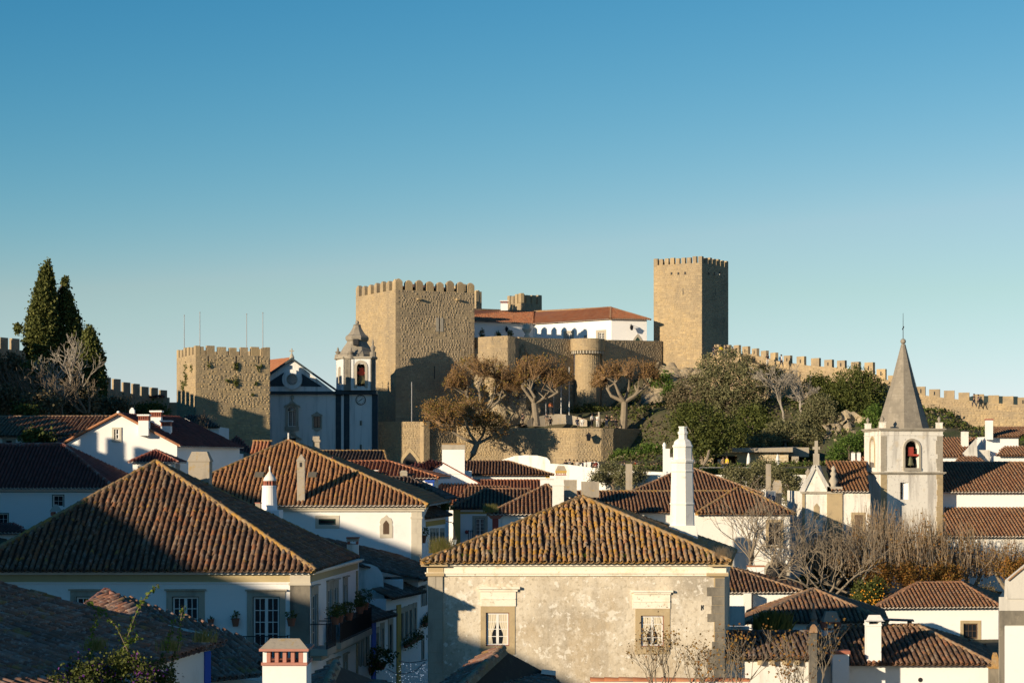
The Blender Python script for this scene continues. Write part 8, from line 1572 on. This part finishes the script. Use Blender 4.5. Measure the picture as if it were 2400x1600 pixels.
# olive trees by the boundary wall
tree('olive_tree', 'grey olive tree before the white boundary wall', 'tree', P(1440, 1155, 186), [bl(1425, 1108, 187, 34, 26), bl(1465, 1118, 186, 28, 24), bl(1400, 1120, 186, 20, 16), bl(1495, 1110, 187, 22, 20)], 6500, .15, L_oliv, BARKD, .14, .4, 'olive trees', .3)
tree('olive_tree', 'wide grey olive tree behind the joined brown roofs', 'tree', P(1760, 1180, 172), [bl(1745, 1130, 173, 50, 34), bl(1790, 1110, 174, 44, 36), bl(1720, 1110, 174, 34, 20)], 10000, .14, L_oliv, BARKD, .16, .4, 'olive trees', .3)
tree('olive_tree', 'grey olive tree left of the chapel gable', 'tree', P(1850, 1190, 170), [bl(1845, 1140, 171, 36, 34), bl(1865, 1170, 170, 26, 26), bl(1825, 1115, 171, 24, 20)], 8000, .14, L_oliv, BARKD, .14, .4, 'olive trees', .3)

# garden of bare trees at the right
def stems_at(px, py, Y, n, L, r, spread=.45):
    b = P(px, py, Y); return b, [((b.x+rnd.gauss(0, .12), b.y+rnd.gauss(0, .1), b.z), (rnd.gauss(0, spread), rnd.gauss(0, spread*.5), 1), L*rnd.uniform(.8, 1.2), r*rnd.uniform(.8, 1.1)) for _ in range(n)]
b, s = stems_at(1755, 1370, 135.5, 3, 2.4, .10, .4); bare_tree('bare_tree', 'pale bare tree before the long white house, left', b, s, 4, BARK, group='bare garden trees', spread=.6, up=.1, minr=.010, kids=(2, 3))
b, s = stems_at(1815, 1375, 135.5, 3, 2.2, .09, .4); bare_tree('bare_tree', 'pale bare tree before the barred window', b, s, 4, BARK, group='bare garden trees', spread=.6, up=.1, minr=.010, kids=(2, 3))
b, s = stems_at(1940, 1405, 133, 5, 2.2, .09, .8); bare_tree('bare_tree', 'big crooked bare fig tree in the garden', b, s, 4, BARK, group='bare garden trees', spread=.65, up=.05, minr=.009, kids=(2, 3))
b, s = stems_at(2000, 1395, 134, 3, 2.4, .085, .9); bare_tree('bare_tree', 'bare fig tree reaching right over the orange tree', b, s, 4, BARK, group='bare garden trees', spread=.6, up=.05, minr=.012, kids=(2, 3))
def shoots(label, px0, px1, pyb, pyt, Y, n, leafn, mat, group, base=None):
    b = P((px0+px1)/2, pyb+40, Y); th = Thing('pollarded_tree', label, 'tree', b, group); m = MB(); tips = []; tr = MB(); nst = 3
    for i in range(nst):
        kx = px0+(px1-px0)*(i+.5)/nst; tr.tube([P((px0+px1)/2, pyb+50, Y), P(kx*.6+(px0+px1)*.2, pyb+20, Y), P(kx, pyb-10, Y)], [.20, .15, .12], 6)
    for i in range(n):
        px = rnd.uniform(px0, px1); q = P(px+rnd.gauss(0, 8), pyb+rnd.uniform(-25, 5), Y+rnd.uniform(-1.5, 1.5)); edge = abs((px-px0)/(px1-px0)-.5)*2
        t = P(px+rnd.gauss(0, 12), pyt+rnd.uniform(0, 65)+edge**2*45, Y+rnd.uniform(-1.5, 1.5)); md = q.lerp(t, .5)+V((rnd.gauss(0, .15), 0, 0)); m.tube([q, md, t], [.030, .020, .008], 3, False); tips += [q.lerp(t, x) for x in nrs.beta(1.1, 1.5, 6)]
        if rnd.random() < .5: e = md+V((rnd.gauss(0, .4), rnd.gauss(0, .3), rnd.uniform(.2, .8))); m.tube([md, e], [.014, .006], 3, False); tips += [e, md.lerp(e, .5)]
    th.part('trunk', tr, BARK); th.part('crown', m, material('shoot bark', (.27, .20, .13)))
    idx = nrs.randint(0, len(tips), leafn); v, fc = leaves(np.array([tuple(x) for x in tips])[idx]+nrs.normal(size=(leafn, 3))*.16, .115, .1); th.np_part('leaves', v, fc, mat, kind='stuff')
G_ = 'pollarded trees with autumn leaves'
shoots('pollarded tree of upright shoots before the chapel pilaster', 1890, 2010, 1330, 1205, 142, 240, 900, L_org, G_)
shoots('pollarded tree of upright shoots before the spire tower', 1990, 2120, 1345, 1165, 142, 330, 1700, L_org, G_)
shoots('pollarded tree right of the spire tower, before the shaded nave', 2110, 2220, 1345, 1185, 141.5, 300, 1700, L_org, G_)
shoots('pollarded tree before the brown aisle roof', 2210, 2320, 1350, 1215, 142, 200, 1300, L_org, G_)
shoots('pollarded tree at the right edge above the grey building', 2310, 2430, 1345, 1245, 141, 180, 1300, L_org, G_)
for px, py, lab in ((2060, 1345, 'dense orange leaved lower branches in the garden, left'), (2140, 1350, 'dense orange leaved lower branches in the garden, middle'), (2215, 1350, 'dense orange leaved lower branches in the garden, right'), (2385, 1335, 'orange leaved branches by the right edge')):
    scrub(lab, [bl(px, py, 139, 44, 34)], 2300, .13, L_org, .35, 'orange leaved garden bushes', shell=.2)
for px, py, rx, ry, lab in ((1960, 1330, 62, 62, 'dark evergreen mass behind the bare fig trees'), (1905, 1375, 40, 40, 'dark shrub behind the bare fig, left'), (2030, 1375, 40, 42, 'dark shrub behind the orange tree')):
    scrub(lab, [bl(px, py, 143.5, rx, ry)], int(rx*ry*1.1), .16, L_gry if rx > 60 else L_dark, .4, 'dark shrubs behind the garden trees', shell=.2)
ot = tree('orange_tree', 'small orange tree with ripe fruit above the white houses', 'tree', P(2030, 1440, 132), [bl(2030, 1395, 132, 34, 34), bl(2055, 1380, 133, 22, 22), bl(2010, 1415, 132, 22, 20)], 5000, .12, L_dark, BARKD, .08, .3, None, .4)
om = MB()
for _ in range(60):
    c = P(2030+rnd.gauss(0, 20), 1400+rnd.gauss(0, 18), 130.4+rnd.random()*.9); om.ball(c, .05, 6, 4)
ot.part('oranges', om, material('ripe orange', (.55, .24, .02)), kind='stuff')
scrub('dark creeper on the shaded wall at the right edge', [bl(2310, 1385, 139, 24, 12)], 700, .1, L_gry, .3, None)

# bougainvillea and vines on the near roof
bv = Thing('bougainvillea', 'purple bougainvillea spilling over the near roof, bottom left', 'plant', P(280, 1620, 43)); c = [bl(200, 1590, 43, 50, 40, 20), bl(290, 1575, 43.5, 80, 45, 20), bl(150, 1620, 42.5, 60, 40, 20), bl(370, 1590, 45, 40, 40, 14)]
v, fc = leaves(blob_points(c, 6500, .16, 14, .3), .062, .2); bv.np_part('foliage', v, fc, L_dark, kind='stuff'); v, fc = leaves(blob_points(c[:3], 520, .2, 12, .7), .055, .2); bv.np_part('flowers', v, fc, L_pur, kind='stuff'); bv.part('stem', MB().tube([P(280, 1700, 43.4), P(280, 1560, 43.6)], .05, 5), BARKD)
def vine(label, pix, Y, n, mat=L_vin):
    pts = [P(px, py, Y) for px, py in pix]; th = Thing('vine', label, 'plant', pts[0], 'vine shoots on the near roof'); th.part('stem', MB().tube(pts, [.014]*(len(pts)-1)+[.006], 4), BARKD); lp = []
    for i in range(n):
        t = rnd.random()*(len(pts)-1); j = int(t); lp.append(np.array(pts[j].lerp(pts[j+1], t-j))+nrs.normal(size=3)*.035)
    v, fc = leaves(np.array(lp), .062, .4, .85); th.np_part('leaves', v, fc, mat, kind='stuff')
vine('tall vine shoot reaching highest to the right', ((285, 1540), (300, 1490), (322, 1430), (345, 1395), (372, 1368)), 43.6, 150)
vine('vine shoot bending left over the near roof', ((300, 1525), (275, 1470), (250, 1440), (225, 1425), (200, 1408)), 43.5, 120)
vine('vine shoot standing at the left of the group', ((208, 1560), (212, 1510), (220, 1465), (232, 1432)), 43.4, 110)
vine('vine shoot rising beside the white wall', ((415, 1540), (420, 1490), (424, 1450), (430, 1420)), 45.2, 80)
vine('short vine shoot left of the one by the white wall', ((390, 1530), (398, 1490), (408, 1452)), 45.2, 60)
vine('leafy vine cluster in the middle of the near roof', ((270, 1545), (295, 1510), (325, 1490)), 43.7, 130)
vine('dark vine hanging down the white wall, left', ((385, 1530), (375, 1560), (365, 1600), (360, 1620)), 45.6, 150, L_dark)
vine('dark vine hanging down the white wall, right', ((412, 1530), (402, 1560), (398, 1610)), 46.2, 90, L_dark)
for px, py, lab in ((225, 1520, 'clump of green and pink weeds on the near roof, left'), (395, 1520, 'clump of green and pink weeds on the near roof, right'), (480, 1500, 'dry weed stalks at the lit corner of the near roof')): tuft('roof_weed', lab, P(px, py+4, 44+(px-225)*.012), 110, .30, .3, GRASS, 'weeds on the near roof', w=.008)
# rose like shrubs in front, bottom right
for i, (px, py, Y, h, lab) in enumerate(((1560, 1625, 49, .95, 'leggy shrub with sparse dark leaves before the right window'), (1530, 1640, 48.6, .9, 'leggy shrub left of the right window'), (1640, 1640, 48, .8, 'leggy shrub at the corner of the peeling wall'), (1735, 1650, 47, .95, 'thorny shrub with golden leaves, bottom right'), (1680, 1650, 47.5, .7, 'low thorny shrub right of the corner quoins'), (1890, 1650, 46, .95, 'thorny shrub with golden leaves under the mossy low roof'), (1840, 1660, 46, .6, 'small dry shrub, bottom right'))):
    b = P(px, py, Y); bare_tree('garden_shrub', lab, b, [((b.x+rnd.gauss(0, .08), b.y, b.z), (rnd.gauss(0, .3), rnd.gauss(0, .2), 1), h*rnd.uniform(.6, .8), .016) for _ in range(4)], 2, BARK, 'shrub', 'leggy shrubs along the bottom edge', spread=.4, up=.2, minr=.004, leafm=L_org if i > 2 else L_brn, nleaf=170, lsize=.055)

# ------------------------------------------------------------------ people
K_ = (.015, .015, .02); N_ = (.02, .03, .06); W_ = (.6, .58, .54); R_C = (.42, .04, .03); O_ = (.55, .15, .05); Yc = (.6, .45, .03); Gc = (.07, .07, .07); Bc = (.04, .12, .25); Tn = (.25, .18, .11); Pk = (.5, .05, .2)
PEOPLE = [
 ('person in orange jacket on the upper path by the flagpoles', (1291, 970, 274.8), 'stand', 30, O_, Gc), ('person in black standing on the terrace left of the plane trunk', (1225, 997, 268.5), 'stand', -40, K_, K_), ('person in grey coat before the curved seat wall, left', (1281, 998, 270), 'stand', 10, Gc, Tn), ('person in dark clothes sitting at the foot of the curved wall', (1290, 999, 271), 'sit', 0, K_, K_),
 ('person sitting in dark jacket at the right end of the curved wall', (1353, 1000, 270), 'sit', 20, N_, N_), ('person in white sitting on the terrace edge', (1364.5, 1001, 269.5), 'sit', -10, W_, W_), ('person with white top and dark hair near the bust', (1388, 1001, 269), 'stand', 40, W_, K_), ('person all in white near the bust', (1400, 1001.5, 269.3), 'stand', -30, W_, W_), ('person in black taking a photo before the straight low wall', (1422, 1001, 269), 'photo', 20, K_, N_), ('person in brown coat before the straight low wall', (1434, 1001, 269.4), 'stand', 0, Tn, K_), ('person in black at the right plane trunk', (1443, 1002, 269.2), 'sit', 15, K_, K_),
 ('person in blue and white far right on the terrace', (1510, 1004, 273), 'stand', 0, Bc, N_), ('person in dark green alone at the end of the terrace', (1538, 1004, 275.5), 'stand', -20, Gc, K_),
 ('person in black at the top of the town wall by the keep', (1678, 838, 279.5), 'stand', 160, K_, K_), ('person in yellow jacket at the top of the town wall', (1690, 837, 278.6), 'stand', 200, Yc, K_), ('person in black taking a photo at the top of the town wall', (1701, 838, 277.8), 'photo', 120, K_, Gc), ('person in brown beside the first town wall merlons', (1717, 841, 276.8), 'stand', 180, Tn, K_), ('person bending in navy by the keep corner', (1672, 840, 280), 'walk', 90, N_, N_),
 ('person in black with white trousers on the town wall', (1799, 858, 270.2), 'photo', 200, K_, W_), ('person in white with blue backpack on the town wall', (1831, 862, 267.8), 'walk', 110, W_, N_),
 ('person in dark jacket walking on the right town wall, front', (2283, 954, 252.9), 'walk', -90, K_, N_), ('person in black walking close behind on the right town wall', (2293, 955, 252.7), 'walk', -90, N_, Gc),
 ('person in brown by the pavilion entrance', (1695, 1106, 228), 'stand', 30, Tn, N_), ('person in bright yellow by the pavilion entrance', (1704, 1106, 227.6), 'stand', -60, Yc, K_),
]
for lab, at, pose, face, top, legs in PEOPLE: person(lab, P(*at), pose, face, top, legs, 'visitors at the castle', 1.7*rnd.uniform(.96, 1.05), Bc if 'backpack' in lab else None)
CR = [(1326, 'black'), (1335, 'grey'), (1345, 'brown'), (1353, 'pale'), (1366, 'navy'), (1374, 'white'), (1389, 'black hooded'), (1397, 'dark red'), (1420, 'black'), (1427, 'brown'), (1458, 'pale'), (1464, 'grey'), (1488, 'red'), (1493, 'dark grey'), (1503, 'black and red'), (1509, 'pink'), (1526, 'black'), (1533, 'navy'), (1541, 'dark green'), (1545, 'magenta'), (1550, 'yellow'), (1549, 'brown')]
CC = {'black': K_, 'grey': (.14,.14,.14), 'brown': Tn, 'pale': (.4,.36,.3), 'navy': N_, 'white': W_, 'black hooded': K_, 'dark red': (.25,.03,.03), 'red': R_C, 'dark grey': Gc, 'black and red': (.2,.02,.02), 'pink': (.55,.2,.25), 'dark green': (.03,.06,.03), 'magenta': Pk, 'yellow': Yc}
for i, (px, c) in enumerate(CR):
    Y = 232+rnd.uniform(-2, 3); py = (1112 if px < 1410 else 1114 if px < 1500 else 1118); pl_ = 'behind the boundary wall' if px < 1410 else 'on the road above the olive tree' if px < 1515 else 'in the group beside the white pier'
    person('person in a %s top %s, number %d from the left of the crowd' % (c, pl_, i+1) if False else 'person in %s top %s, %s' % (c, pl_, ('left part', 'middle', 'right part')[0 if px in (1326,1335,1345,1420,1427,1526,1533) else 1 if px in (1353,1366,1374,1458,1464,1488,1541) else 2]), P(px, py, Y), 'walk' if i % 3 == 0 else 'stand', rnd.uniform(-180, 180), CC[c], K_ if i % 2 else N_, 'crowd on the village road', 1.7*rnd.uniform(.93, 1.05))
single('road_kerb', MB().obox(P(1290, 1125, 238), V((X_(1580, 238)-X_(1290, 238), 0, 0)), V((0, .4, 0)), V((0, 0, 1.0))), WHITE2, 'low white kerb wall behind the crowd', 'wall')
